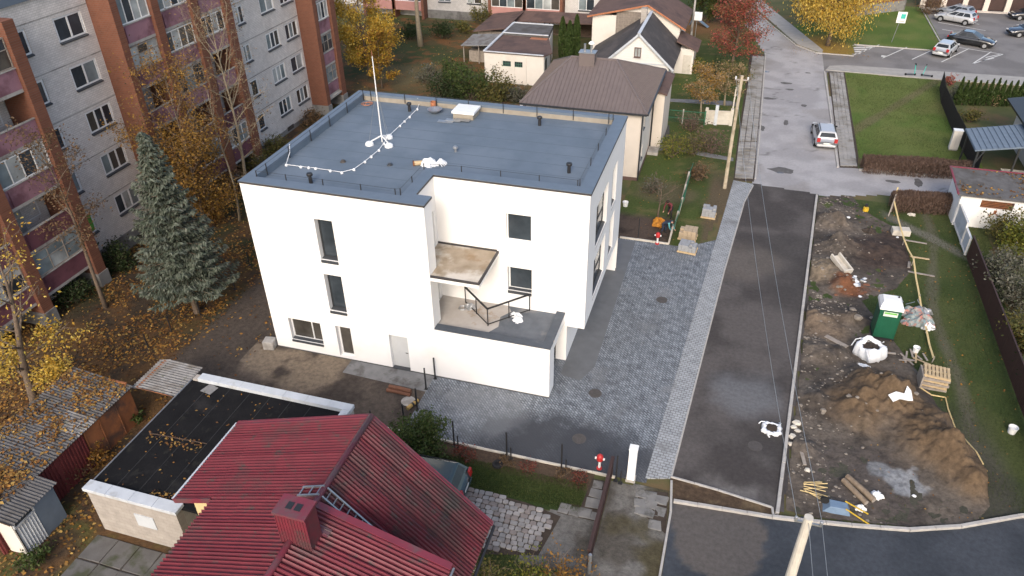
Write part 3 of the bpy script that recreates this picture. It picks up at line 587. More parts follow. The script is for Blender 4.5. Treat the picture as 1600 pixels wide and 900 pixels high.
h_s = [(4.85-YN, 5.95-ZB, 7.85-YN, 8.35-ZB), (9.15-YN, 5.95-ZB, 10.5-YN, 8.35-ZB), (4.85-YN, 2.87-ZB, 7.85-YN, 5.3-ZB), (9.15-YN, 2.87-ZB, 10.5-YN, 5.3-ZB)]
build('side_wall', wall(MBd(), (WX, YN, ZB), Y_, Z_, X_, DY-YN, WT-ZB, h_s, .35), 'white_render', wb)
build('rear_wall', wall(MBd(), (0, DY, 0), X_, Z_, Y_, WX, WT, [(2, 1, 3.5, 2.3), (2, 4, 3.5, 5.3), (2, 7, 3.5, 8.3), (7, 4, 8.5, 5.3), (7, 7, 8.5, 8.3)], .3), 'white_render', wb)
build('far_side_wall', wall(MBd(), (0, 0, 0), Y_, Z_, -X_, DY, WT, [(4, 4, 5.5, 5.3), (4, 7, 5.5, 8.3), (8, 4, 9.5, 5.3)], .3), 'white_render', wb)
k = MBd(); k.box(XB, YN+.02, ZB-.02, WX-.002, DY-.3, ZB+.1); build('overhang_soffit', k, 'white_render', wb)
k = MBd(); k.box(14.86, 3.08, -.05, 15.42, 3.4, ZB-.03); k.box(15.12, 3.41, -.05, 15.42, DY-.3, ZB-.03); build('ground_floor_wall', k, 'white_render', wb)
k = MBd(); k.box(XG-.38, .9, 2.5, XG, YN-.01, TG-.07); build('garage_lintel', k, 'white_render', wb)
M('dark_plinth', (.06, .06, .062), (.09, .088, .085), 4, .9, .2)
k = MBd(); k.box(-.012, -.012, -.05, XG+.012, -.001, .07); k.box(XG+.001, -.011, -.05, XG+.012, .9, .07); build('plinth', k, 'dark_plinth', wb)
# floors inside so that no light leaks
k = MBd(); k.box(.35, .45, 2.6, XN-.3, DY-.35, 2.8); k.box(.35, .45, 5.7, XN-.3, DY-.35, 5.9); k.box(XN+.05, YN+.4, 5.55, WX-1, DY-.35, 5.75); build('floor_slab', k, 'concrete', wb)
k = MBd(); k.box(XB, .9, -.02, 9.5, DY-.4, 2.9); build('garage_rear_wall', k, 'concrete', wb)
# windows and doors
f_org = Vector((0, 0, 0))
window(wb, f_org, X_, Z_, -Y_, h_f[0], .3, (), fr='frame_dark', glass='glass', sillt=.16, over=.03); window(wb, f_org, X_, Z_, -Y_, h_f[1], .3, (), fr='frame_dark', glass='glass', sillt=.16, over=.03)
window(wb, f_org, X_, Z_, -Y_, h_f[2], .25, (.66,), fr='frame_white', glass='glass_room', sillt=.12, over=.05, panes=['glass_room', 'glass_room'])
window(wb, f_org, X_, Z_, -Y_, h_f[3], .25, (), fr='frame_white', glass='glass_room', name='glazed_door', sill=None, fw=.1, label='white framed glazed garden door')
dr = MBd(); dr.box(6.845, .2, .07, 7.855, .25, 2.215); d = build('door', dr, 'grey_door', wb, label='plain pale grey steel door'); build('handle', MBd().bar((7.74, .17, 1.05), (7.6, .17, 1.05), .025), 'iron_black', d); build('threshold', MBd().box(6.845, -.03, .0, 7.855, .26, .065), 'sill_grey', d)
r_org = Vector((XN, YN, ZB))
window(wb, r_org, X_, Z_, -Y_, h_b[0], .12, (), fr='frame_white', glass='glass', sill='frame_white', sillt=.1, over=.03); window(wb, r_org, X_, Z_, -Y_, h_b[1], .25, (), fr='frame_white', glass='glass', sillt=.16, over=.03)
s_org = Vector((WX, YN, ZB))
for hh in h_s: window(wb, s_org, Y_, Z_, X_, hh, .2, (.45,) if hh[2]-hh[0] > 2 else (), (.38,), fr='frame_dark', panes=['glass', 'glass_pale', 'glass', 'glass_reflection_pale'], sill='sill_grey', sillt=.05, over=.0)  # paler upper panes: reflection painted into the glass colour
q_org = Vector((XN, YS, 2.9))
for hh in h_r: window(wb, q_org, Y_, Z_, X_, hh, .12, (), fr='frame_white', glass='glass_pale', sill=None, name='glazed_door', fw=.1)
for hh in [(2, 1, 3.5, 2.3), (2, 4, 3.5, 5.3), (2, 7, 3.5, 8.3), (7, 4, 8.5, 5.3), (7, 7, 8.5, 8.3)]: window(wb, (0, DY, 0), X_, Z_, Y_, hh, .2)
for hh in [(4, 4, 5.5, 5.3), (4, 7, 5.5, 8.3), (8, 4, 9.5, 5.3)]: window(wb, (0, 0, 0), Y_, Z_, -X_, hh, .2)
for zz, w0 in ((6.9, 3.58), (6.5, 3.58), (3.85, 3.58), (3.45, 3.58), (6.9, 4.78), (6.5, 4.78), (3.85, 4.78), (3.45, 4.78)): build('bolt_plate', MBd().box(w0-.02, -.006, zz-.035, w0+.02, -.001, zz+.035), 'galv', wb)
# terrace over the garage, canopy slab, roof
k = MBd(); k.box(XB, .42, 2.8, XG-.42, YN-.002, 2.98); td = build('terrace_deck', k, 'wet_felt', wb)
k = MBd(); k.prism([(8.7, .9), (9.5, .45), (10.4, .55), (11.3, .43), (12.0, .6), (12.35, 1.2), (12.2, 2.0), (12.6, 2.6), (12.3, YN-.01), (8.7, YN-.01)], 2.9, 2.992); build('bare_slab', k, 'slab_conc', td)
k = MBd(); k.box(XB+.0, -.03, TG-.06, XG+.03, .42, TG); k.box(XG-.42, .42, TG-.06, XG+.03, YN-.004, TG); k.box(XB+.002, .421, 2.98, XG-.42, .43, TG-.06); build('terrace_coping', k, 'terrace_felt', wb)
k = MBd(); k.box(XN+.01, .05, 5.93, 11.86, YN-.003, 6.17); cs = build('balcony_slab', k, 'white_render', wb)
k = MBd(); k.box(XN+.01, .10, 6.17, 11.78, YN-.003, 6.215); build('screed', k, 'screed', cs)
k = MBd(); k.box(XB+.01, .02, 6.13, 11.88, .1, 6.235); k.box(11.78, .1, 6.13, 11.88, YN-.003, 6.235); k.box(XN+.01, YN-.06, 6.216, 11.78, YN-.003, 6.30); build('edge_trim', k, 'dark_trim', cs)
k = MBd(); k.prism([(.3, .45), (8.2, .45), (8.2, 3.4), (15.9, 3.4), (15.9, 12.4), (.3, 12.4)], 9.35, 9.6); rd = build('roof_deck', k, 'roof_felt', wb)
seam = MBd()
for i in range(9): seam.box(.5, 1.6+i*1.2, 9.602, 8.0 if 1.6+i*1.2 < 3.7 else 15.7, 1.63+i*1.2, 9.606)
M('felt_seam', (.10, .13, .163), None, 3, .8); build('felt_seam', seam, 'felt_seam', rd)
k = MBd()   # parapet inner faces
k.box(.3, .3, 9.4, .5, 12.45, WT); k.box(.5, .3, 9.4, 8.06, .6, WT); k.box(8.06, .3, 9.4, 8.4, 3.64, WT); k.box(8.4, 3.35, 9.4, 15.72, 3.64, WT); k.box(15.72, 3.35, 9.4, 16.0, 12.3, WT); k.box(.5, 12.28, 9.4, 16.0, 12.45, WT)
build('parapet', k, 'roof_felt', wb)
k = MBd(); z0, z1 = WT+.002, T
k.box(-.04, -.04, z0, XB+.04, .6, z1); k.box(8.06, .6, z0, XB+.04, YS+.03, z1); k.box(-.04, .6, z0, .5, DY+.04, z1); k.box(8.06, YS+.03, z0, XN+.03, 3.64, z1)
k.box(XN+.03, YN-.03, z0, WX+.04, 3.64, z1); k.box(15.72, 3.64, z0, WX+.04, DY+.04, z1); k.box(.5, 12.28, z0, 15.72, DY+.04, z1); cp = build('coping', k, 'coping', wb)
k = MBd(); z0, z1 = WT-.02, T-.022   # dark drip edge
for a in [(-.05, -.05, XB+.05, -.041), (XB+.041, -.05, XB+.05, YS+.03), (XN+.031, YN-.04, WX+.05, YN-.031), (WX+.041, YN-.04, WX+.05, DY+.05), (-.05, -.041, -.041, DY+.05), (XN+.031, YS+.03, XN+.04, YN-.041)]: k.box(a[0], a[1], z0, a[2], a[3], z1)
build('drip_edge', k, 'dark_trim', cp)
k = MBd(); k.box(.51, 12.255, 9.6, 15.7, 12.278, 9.86); k.box(15.69, 11.9, 9.6, 15.715, 12.25, 9.8); build('insulation_strip', k, 'insulation_band', wb)
# thin guard wire on short posts round the roof
RP = [(.55, .66), (2.15, .66), (4.1, .66), (6.05, .66), (7.78, .66), (8.0, .75), (8.02, 2.04), (8.02, 3.5), (9.88, 3.7), (11.85, 3.7), (13.74, 3.7), (15.58, 3.7), (15.66, 3.79), (15.66, 6.23), (15.66, 8.05), (15.66, 10.1), (15.66, 12.1), (15.4, 12.22), (13.4, 12.22), (11.3, 12.22), (9.3, 12.22), (7.2, 12.22), (5.2, 12.22), (3.2, 12.22), (1.0, 12.22), (.56, 12.1), (.56, 10), (.56, 7.9), (.56, 5.8), (.56, 3.6), (.56, 1.5)]
k = MBd()
for i in range(len(RP)): a, b = RP[i], RP[(i+1) % len(RP)]; k.bar((a[0], a[1], 10.26), (b[0], b[1], 10.26), .012)
gr = build('guard_wire', k, 'frame_dark', wb)
pm = mesh_of(MBd().box(-.018, -.018, -.35, .018, .018, .28), 'iron_black')
for x, y in RP: inst('post', pm, gr, (x, y, 10.0))
# vents, drain caps, hatch
def lathe_part(name, prof, c, m, parent, n=12, smooth=True): return build(name, MBd().lathe(prof, c, n), m, parent, smooth=False)
for x, y in ((3.0, 1.37), (3.9, 11.25), (11.75, 11.13), (14.7, 5.7)): lathe_part('vent_pipe', [(.09, 0), (.09, .3), (.07, .31), (.07, .38), (.14, .39), (.15, .48), (.13, .52), (.01, .53)], (x, y, 9.6), 'iron_black', rd)
for x, y in ((3.38, 3.95), (5.84, 4.22)): lathe_part('roof_drain', [(.16, 0), (.15, .03), (.1, .04), (.1, .1), (.01, .12)], (x, y, 9.6), 'sill_grey' if x > 4 else 'manhole_iron', rd)
lathe_part('roof_cap', [(.07, 0), (.07, .18), (.14, .2), (.13, .28), (.06, .33), (.01, .34)], (8.47, 6.61, 9.6), 'galv', rd)
k = MBd(); k.box(6.75, 10.85, 9.6, 7.95, 11.95, 9.92); ht = build('roof_hatch', k, 'insulation_band', wb); build('lid', MBd().box(6.68, 10.78, 9.92, 8.02, 12.02, 10.06), 'plastic_white', ht, bevel=.02)
# ---- things standing on the new roof
lm = thing('lightning_mast', 'slim white lightning mast on three domed feet standing on the flat roof', 'mast', (4.25, 6.75, 9.6))
build('pole', MBd().tube([(4.25, 6.75, 9.62), (4.25, 6.75, 12), (4.25, 6.75, 14.2)], [.035, .03, .022], 8), 'plastic_white', lm); build('tip', MBd().tube([(4.25, 6.75, 14.2), (4.25, 6.75, 14.5)], [.04, .012], 6), 'rust', lm)
for x, y in ((3.75, 6.25), (4.35, 7.35), (4.85, 6.3)):
    build('leg', MBd().bar((4.25, 6.75, 9.98), (x, y, 9.75), .05), 'plastic_white', lm); build('weight', MBd().lathe([(.23, 0), (.22, .1), (.15, .17), (.01, .2)], (x, y, 9.602), 14), 'plastic_white', lm)
    build('guy_wire', MBd().bar((x, y, 9.8), (4.25, 6.75, 12.6), .012), 'galv', lm)
lc = thing('lightning_cable', 'pale conductor cable on small round supports winding across the grey roof', 'cable', (3.9, 2.9, 9.6))
def on_roof(px, z=9.68): p = P(px[0], px[1], z); return (p.x, p.y, z)
cpts = [on_roof(p) for p in [(447, 257), (470, 260), (493, 262.5), (534, 269), (553, 264), (570, 252), (592, 234), (610, 210), (625, 196), (640, 182), (652, 170), (656, 160)]]
build('wire', MBd().tube([(.2, 4.3, 10.06), (.6, 3.6, 9.95)]+cpts+[(4.0, 12.3, 10.02)], .02, 5), 'plastic_white', lc)
for p in cpts[:-1]+[on_roof(q) for q in [(516, 266), (580, 244), (600, 224), (632, 189), (482, 261)]]: build('support', MBd().lathe([(.07, -.075), (.065, .0), (.03, .03), (.01, .035)], p, 8), 'plastic_white', lc)
hm = thing('metal_dish', 'shallow metal basin left on the flat roof near the copper tin', 'basin', (5.42, 11.4, 9.6)); build('bowl', MBd().lathe([(.12, 0), (.3, .1), (.42, .22), (.44, .24), (.38, .22), (.1, .06), (.01, .05)], (5.42, 11.4, 9.602), 18), 'galv', hm)
M('copper', (.50, .20, .10), (.36, .15, .08), 5, .5, metal=.3)
ct = thing('copper_tin', 'small copper-red tin at the rear parapet of the flat roof', 'tin', (5.1, 12.0, 9.6)); build('tin', MBd().lathe([(.16, 0), (.16, .42), (.17, .43), (.15, .43), (.15, .1), (.01, .1)], (5.1, 12.0, 9.602), 14), 'copper', ct)
cl = thing('conductor_coil', 'loose coil of copper-red conductor strip in the rear roof corner', 'coil', (.95, 11.6, 9.6))
for i in range(3): build('loop', MBd().tube([(.95+(.3-.05*i)*math.cos(t/8*math.pi)+.1*i, 11.6+(.22+.03*i)*math.sin(t/8*math.pi), 9.63+.02*i+.03*(t % 3)/3) for t in range(16)], .018, 4), 'copper', cl)
def heap(k, c, r, h, seed, n=14, m=6):
    q = random.Random(seed); w = [[q.uniform(.7, 1.25) for _ in range(n)] for _ in range(m+1)]
    def fn(u, v):
        a = 2*math.pi*u; i = int(u*n) % n; rr_ = r*(1-v**1.6)*(.6*w[0][i]+.4*w[min(m, int(v*m))][i]); return (c[0]+rr_*math.cos(a), c[1]+rr_*math.sin(a), c[2]+h*(v**.8)*w[min(m, int(v*m))][i]*.9)
    return k.grid(fn, n, m)
def crumple(c, rx, ry, h, seed, folds=5, nu=28, nv=9):
    """a crumpled sheet or sack: folded dome"""
    q = random.Random(seed); ph = [q.uniform(0, 6.28) for _ in range(8)]; k = MBd()
    def fn(u, v):
        a = 2*math.pi*u; f = 1+.16*math.sin(folds*a+ph[0])+.1*math.sin((folds*2+1)*a+ph[1]+3*v)+.06*math.sin(13*a+ph[2]+9*v)
        z = h*(1-(1-v)**2.2)*(1+.18*math.sin(3*a+ph[3]+4*v)+.12*math.sin(7*a+ph[4]-6*v)); s = (1-v**1.8)*f
        return (c[0]+rx*s*math.cos(a), c[1]+ry*s*math.sin(a), c[2]+max(.0, z))
    return k.grid(fn, nu, nv)
ws = thing('white_sheeting', 'crumpled white plastic sheeting lying on the flat roof by the cut-out', 'sheeting', (7.9, 4.8, 9.6))
build('sheet', crumple((7.75, 4.75, 9.602), .42, .34, .3, 4), 'cloth_white', ws)
for i in range(7): a = -.9+i*.4; build('fold', MBd().tube([(8.05+.12*math.cos(a), 4.85+.1*math.sin(a), 9.62), (8.2+.2*math.cos(a), 4.9+.2*math.sin(a), 9.8+.02*(i % 2)), (8.3+.3*math.cos(a), 4.95+.36*math.sin(a), 9.63)], [.05, .06, .03], 5), 'cloth_white', ws)
fb = thing('felt_roll', 'short roll of tan sheeting with brown lump beside white sheeting on roof', 'roll', (7.2, 4.5, 9.6)); build('roll', MBd().tube([(7.05, 4.5, 9.72), (7.6, 4.75, 9.72)], .12, 10), 'wood_pale', fb); build('end_cap', MBd().tube([(7.0, 4.47, 9.72), (7.05, 4.5, 9.72)], .15, 10), 'rust', fb)
sp = thing('roof_sheets', 'thin grey offcut sheets lying by the white roof hatch', 'sheets', (6.75, 10.4, 9.6))
for i, (x, y, a) in enumerate(((6.5, 10.3, .3), (6.9, 10.5, .05), (7.4, 10.6, -.1))): build('offcut', MBd().obox((x, y, 9.625+.03*i), Vector((.45, .1*a, .0)), Vector((-.03*a, .16, 0)), (0, 0, .012)), 'galv', sp)
# ---- steel railing left standing on the terrace
tr = thing('terrace_railing', 'loose black steel corner railing standing askew on the garage terrace', 'railing', (11.8, 1.1, 3.0))
a, b, c = (10.12, 2.62), (11.84, 1.1), (13.5, 2.85)
for p in (a, b, c, ((a[0]+b[0])/2, (a[1]+b[1])/2), ((b[0]+c[0])/2, (b[1]+c[1])/2)): build('post', MBd().bar((p[0], p[1], 3.04 if p != b else 3.0), (p[0], p[1], 4.02), .045), 'iron_black', tr)
for p, q in ((a, b), (b, c)):
    build('top_rail', MBd().bar((p[0], p[1], 4.045), (q[0], q[1], 4.045), .09, .05), 'iron_black', tr); build('bottom_rail', MBd().bar((p[0], p[1], 3.1), (q[0], q[1], 3.1), .04), 'iron_black', tr)
bk = thing('terrace_paper', 'crumpled pale paper sacks lying on the garage terrace', 'sacks', (13.0, 2.1, 2.99)); build('sack', crumple((12.95, 2.3, 2.985), .3, .2, .16, 8), 'cloth_white', bk); build('sack', crumple((13.15, 1.95, 2.985), .24, .24, .2, 9), 'cloth_white', bk)
wc = thing('wire_coil', 'clear plastic bundle and wire coil in the terrace corner', 'coil', (10.3, 2.2, 2.99)); build('bundle', crumple((10.45, 2.35, 2.993), .28, .24, .2, 12), 'galv', wc)
for i in range(3): build('loop', MBd().tube([(10.1+.2*math.cos(t/7*math.pi)+.02*i, 2.15+.18*math.sin(t/7*math.pi), 3.02+.03*i) for t in range(15)], .012, 4), 'galv', wc)
# ================================================================ BLOCKS OF FLATS
MB_('flat_brick', (.68, .64, .60), (.58, .54, .505), (.42, .39, .36), .26, .12, .016, axes='YZX', vary=.28, bump=.35, stain=(.44, .40, .37), sscale=.3, sth=(.52, .75))
MB_('flat_brick_x', (.60, .575, .545), (.52, .495, .47), (.40, .38, .36), .26, .12, .016, axes='XZY', vary=.28, bump=.35)
MB_('red_brick', (.32, .115, .055), (.26, .085, .042), (.22, .12, .085), .26, .085, .012, axes='YZX', vary=.3, bump=.4)
MB_('red_brick_x', (.20, .078, .045), (.15, .057, .034), (.15, .095, .072), .26, .12, .016, axes='XZY', vary=.3, bump=.5)
M('balcony_mauve', (.30, .16, .19), (.25, .13, .16), 1.5, .8, .12, 20, stain=(.15, .07, .085), sscale=.5)
M('balcony_wine', (.17, .065, .08), (.13, .05, .062), 1.5, .8, .12, 20, stain=(.095, .035, .045), sscale=.5)
M('balcony_pink', (.42, .22, .19), (.36, .18, .16), 1.5, .8, .12, 20)
M('plinth_grey', (.22, .215, .205), (.17, .165, .155), 2, .9, .3, 20, stain=(.11, .105, .10), sscale=.7)
M('dark_inside', (.030, .026, .024), (.06, .05, .042), 2, .9)
M('curtain', (.42, .41, .38), (.30, .29, .27), 6, .9); MG('glass_green', (.05, .16, .03)); MG('glass_curtain', (.19, .20, .195), .15); MG('glass_blind', (.23, .22, .12), .15)
XF, XP = -15.2, -13.85                      # brick face and balcony front planes
fl = thing('apartment_block', 'five-storey grey brick flats with red brick piers and mauve balconies beside spruce', 'apartment block', (-21, 15, 0))
rq = random.Random(11); GL = ['glass', 'glass_pale', 'glass_room', 'glass', 'glass_curtain', 'glass_pale', 'glass_curtain']
ZTOP = 16.3
def grey_section(y0, y1, wins, sills, heights=1.38):
    holes = []
    for (a, b) in wins:
        for s in sills: holes.append((a-y0, s, b-y0, s+heights))
    build('brick_wall', wall(MBd(), (XF, y0, 0), Y_, Z_, X_, y1-y0, ZTOP, holes, .35), 'flat_brick', fl)
    for h in holes:
        wide = h[2]-h[0] > 1.5; three = rq.random() < .6
        gl = [rq.choice(GL) for _ in range(3)]
        if abs(h[1]-sills[0]) < .01 and not wide and y0 < 5: gl = ['glass', 'glass_green']
        window(fl, (XF, y0, 0), Y_, Z_, X_, h, .05, ((.33, .67) if three else (.5,)) if wide else ((.4,) if rq.random() < .6 else ()), panes=gl, sill='sill_grey', over=.1, sillt=.06, fw=.13)
    k = MBd()
    for s in sills: k.box(XF+.001, y0, s+1.55, XF+.012, y1, s+1.62)
    build('floor_band', k, 'concrete', fl)
    build('plinth', MBd().box(XF-.2, y0, -.1, XF+.09, y1, sills[0]-1.25), 'plinth_grey', fl)
    for (a, b) in wins:
        c = (a+b)/2; build('cellar_window', MBd().box(XF+.091, c-.5, .15, XF+.1, c+.5, .5), 'dark_inside', fl)
def pier(y0, y1, x1=-13.6, z0=.9):
    k = MBd(); k.box(XF-.3, y0, z0, x1, y1, ZTOP-.4); build('brick_pier', k, 'red_brick_x', fl); build('pier_base', MBd().box(XF-.3, y0-.06, -.1, x1+.06, y1+.06, z0), 'plinth_grey', fl)
def balcony_bay(y0, y1, rails, pan='balcony_mauve', glazed=None, lower='balcony_wine', ztop=ZTOP):
    """rails: z of the parapet tops; panel 1.05 m high; glazed: list of 'pvc','steel','open'"""
    build('bay_back_wall', MBd().box(XF-.6, y0, 0, XF-.35, y1, ztop), 'flat_brick', fl)
    for i, z in enumerate(rails):
        p = build('balcony_panel', MBd().box(XP-.06, y0+.01, z-1.06, XP, y1-.01, z), pan if z > 6 else lower, fl)
        build('panel_rib', MBd().bar((XP+.01, y0+.35, z-1.0), (XP+.01, y0+.35, z-.12), .05), 'balcony_wine', p); build('cap', MBd().box(XP-.1, y0+.005, z, XP+.06, y1-.005, z+.05), 'concrete', p)
        build('balcony_floor', MBd().box(XF-.35, y0+.01, z-1.24, XP-.001, y1-.01, z-1.061), 'concrete', fl)
        g = glazed[i % len(glazed)]; hh = 1.55
        if i+1 < len(rails): hh = min(1.6, rails[i+1]-1.26-z-.08)
        if g in ('pvc', 'steel'):
            window(fl, (XP-.02, y0, z+.055), Y_, Z_, X_, (.02, 0, y1-y0-.02, hh), .0, (.25, .5, .75) if g == 'pvc' else (.33, .67), (.62,) if g == 'steel' else (), fr='frame_white' if g == 'pvc' else 'wood_grey', panes=[rq.choice(GL) for _ in range(4)], sill=None, fw=.07, name='balcony_glazing')
        else:
            build('curtain', MBd().box(XF-.2, y0+.4+rq.random(), z-.9, XF-.17, y0+1.3+rq.random()*.8, z+1.2), rq.choice(['curtain', 'dark_inside', 'wood_grey']), fl)
        window(fl, (XF-.34, y0, z-1.0), Y_, Z_, X_, (.5, .6, y1-y0-.5, 2.1), .0, (.5,), panes=[rq.choice(GL) for _ in range(2)], sill=None, name='inner_window')
SL, SR = [2.35, 5.15, 7.95, 10.68, 13.44], [1.62, 4.45, 7.25, 10.15, 13.0]
RL = [2.7, 5.45, 8.1, 10.85, 13.55]; RR = [2.6, 5.3, 8.1, 10.9, 13.55]
pier(-6.6, -6.1); balcony_bay(-6.1, -2.0, RL, glazed=['steel', 'open', 'pvc', 'open', 'steel']); pier(-2.0, -1.3); balcony_bay(-1.3, 2.2, RL, glazed=['steel', 'open', 'pvc', 'open', 'steel']); pier(2.2, 2.9)
grey_section(2.9, 9.35, [(3.75, 4.72), (6.65, 8.75)], SL); pier(9.35, 9.9, -13.55)
for a, b, g in ((9.9, 12.7, ['open', 'open', 'open', 'steel', 'pvc']), (13.35, 16.3, ['pvc', 'open', 'steel', 'pvc', 'pvc']), (17.0, 19.7, ['pvc', 'open', 'open', 'pvc', 'steel'])): balcony_bay(a, b, RL if a < 10 else RR, glazed=g)
pier(12.7, 13.35); pier(16.3, 17.0); pier(19.7, 20.5); grey_section(20.5, 31.3, [(22.95, 23.95), (26.15, 28.1), (30.25-.9, 31.25-.0-.0)][:2]+[(29.05, 31.0)], SR); pier(31.3, 31.9)
balcony_bay(31.9, 34.2, [2.6, 5.3, 8.1, 10.9, 13.6], glazed=['steel', 'steel', 'pvc', 'pvc', 'pvc'], lower='balcony_mauve'); pier(34.2, 35.0)
build('end_wall', MBd().box(-27, -7.2, -.1, XF-.6, 35.0, ZTOP-.2), 'flat_brick_x', fl); build('roof', MBd().box(-27.2, -7.4, ZTOP-.2, XF+.15, 35.2, ZTOP+.25), 'coping', fl)
k = MBd(); k.box(XP, 31.95, .0, -12.2, 34.1, .12); build('entrance_step', k, 'concrete', fl); build('entrance_canopy', MBd().box(XF-.3, 31.95, 1.25, XP+.25, 34.15, 1.4), 'concrete', fl)
# far block across the back gardens (only its lowest storeys show)
ff = thing('far_apartment_block', 'far grey flats with pink balconies beyond the back gardens', 'apartment block', (-8, 68, 0))
YF = 65.0
def far_sect(x0, x1, wins, name='brick_wall'):
    holes = [(a-x0, z, b-x0, z+1.4) for a, b in wins for z in (2.0, 4.8, 7.6)]
    build(name, wall(MBd(), (x0, YF, 0), X_, Z_, -Y_, x1-x0, 10, holes, .3), 'flat_brick_x', ff); build('plinth', MBd().box(x0, YF-.1, -.1, x1, YF+.2, 1.0), 'plinth_grey', ff)
    for h in holes: window(ff, (x0, YF, 0), X_, Z_, -Y_, h, .1, (.5,), panes=[rq.choice(GL), rq.choice(GL)], over=.08, sillt=.06, fw=.09)
def far_bay(x0, x1):
    build('bay_back_wall', MBd().box(x0, YF+.5, 0, x1, YF+.8, 10), 'flat_brick_x', ff)
    for z in (2.1, 4.9, 7.7):
        build('balcony_panel', MBd().box(x0+.01, YF-1.0, z-1.1, x1-.01, YF-.94, z), 'balcony_pink', ff); build('balcony_floor', MBd().box(x0+.01, YF-.939, z-1.1, x1-.01, YF+.5, z-.98), 'concrete', ff)
        window(ff, (x0, YF-.96, z), X_, Z_, -Y_, (.02, .0, x1-x0-.02, 1.55), .0, (.25, .5, .75), panes=[rq.choice(GL) for _ in range(4)], sill=None, name='balcony_glazing')
    for x in (x0-.35, x1): build('brick_pier', MBd().box(x, YF-1.15, 0, x+.35, YF+.3, 10), 'red_brick_x', ff)
far_sect(-40, -26, [(-33, -31), (-30, -28)]); far_bay(-25.6, -21.9); far_bay(-21.5, -17.9); far_sect(-17.5, -9.0, [(-16, -14.3), (-12.2, -10.2)]); far_bay(-8.65, -4.6); far_bay(-4.2, .0); far_sect(.4, 9, [(2, 4), (6, 8)])
build('end_wall', MBd().box(-40, YF+.8, 0, 9, 76, 10), 'flat_brick_x', ff)
# ================================================================ HOUSES AND SHEDS
M('roof_red', (.165, .024, .036), (.12, .019, .029), 2.2, .55, .1, 30, stain=(.06, .04, .04), sscale=.5, sth=(.52, .7), stain2=(.055, .05, .045), s2scale=2.4, s2th=(.56, .7), spec=.4)
M('roof_red_b', (.135, .019, .030), (.10, .015, .024), 2.2, .55, .1, 30, stain=(.034, .026, .027), sscale=.4, sth=(.43, .62), stain2=(.05, .042, .04), s2scale=2.6, s2th=(.54, .68), spec=.4)
M('ridge_red', (.19, .032, .05), (.15, .028, .042), 2, .5, .1, 20, stain=(.12, .06, .065), sscale=1)
M('asbestos', (.24, .235, .23), (.165, .16, .157), 2.5, .9, .3, 30, stain=(.13, .115, .10), sscale=1.0, sth=(.48, .64), stain2=(.10, .10, .07), s2scale=3)
M('asbestos_dark', (.115, .112, .112), (.08, .077, .077), 2.5, .9, .3, 30, stain=(.07, .065, .06), sscale=.8)
M('bitumen', (.014, .014, .015), (.010, .010, .011), 1.2, .95, .4, 14, stain=(.034, .032, .032), sscale=.5, sth=(.56, .74), stain2=(.022, .022, .02), s2scale=2, spec=.08)
M('parapet_pale', (.52, .55, .58), (.44, .47, .50), 2, .6, .2, 20, stain=(.32, .32, .31), sscale=.9, sth=(.58, .72))
MB_('block_pale', (.38, .345, .31), (.33, .30, .27), (.27, .25, .225), .4, .2, .012, axes='XZY', vary=.35, bump=.3)
MB_('block_pale_y', (.42, .40, .37), (.36, .34, .31), (.3, .28, .25), .4, .2, .012, axes='YZX', vary=.35, bump=.3)
M('cream', (.60, .54, .47), (.55, .495, .43), 1.2, .85, .1, 30, stain=(.50, .44, .37), sscale=.5, sth=(.55, .8)); M('cream_pale', (.66, .62, .56), (.61, .57, .515), 1.2, .85, .1, 30, stain=(.55, .49, .41), sscale=.5, sth=(.55, .8))
M('white_board', (.70, .68, .64), (.64, .62, .58), 1.2, .8, .1, 30); M('roof_brown', (.15, .122, .114), (.128, .104, .098), 2, .55, spec=.4); M('roof_char', (.062, .056, .054), (.048, .044, .043), 2, .8, .3, 20, stain=(.08, .07, .066), sscale=.6)
M('roof_dkbrown', (.13, .082, .068), (.10, .065, .055), 1.8, .85, .3, 20, stain=(.075, .05, .045), sscale=.6); M('blue_shed', (.15, .19, .24), (.12, .155, .20), 2, .7, .1); M('yellow_wall', (.66, .52, .28), (.60, .47, .25), 2, .85)
M('rusty_red', (.16, .035, .035), (.12, .028, .028), 3, .7, .2, 30); M('clad_grey', (.26, .22, .185), (.17, .145, .125), 5, .9, .3, 20)
def corr_mesh(L, W, m, pitch=.146, amp=.026, seg=4, bow=.0):
    n = int(L/pitch*seg); k = MBd()
    k.grid(lambda u, v: ((u-.5)*L, (v-.5)*W, amp*math.cos(2*math.pi*u*L/pitch)), n, 1); return mesh_of(k, m)
def inst_m(name, me, parent, mat):
    o = bpy.data.objects.new(name, me); col.objects.link(o); o.parent = parent; m = mat.copy(); m.translation = m.translation-wo(parent); o.matrix_local = m; return o
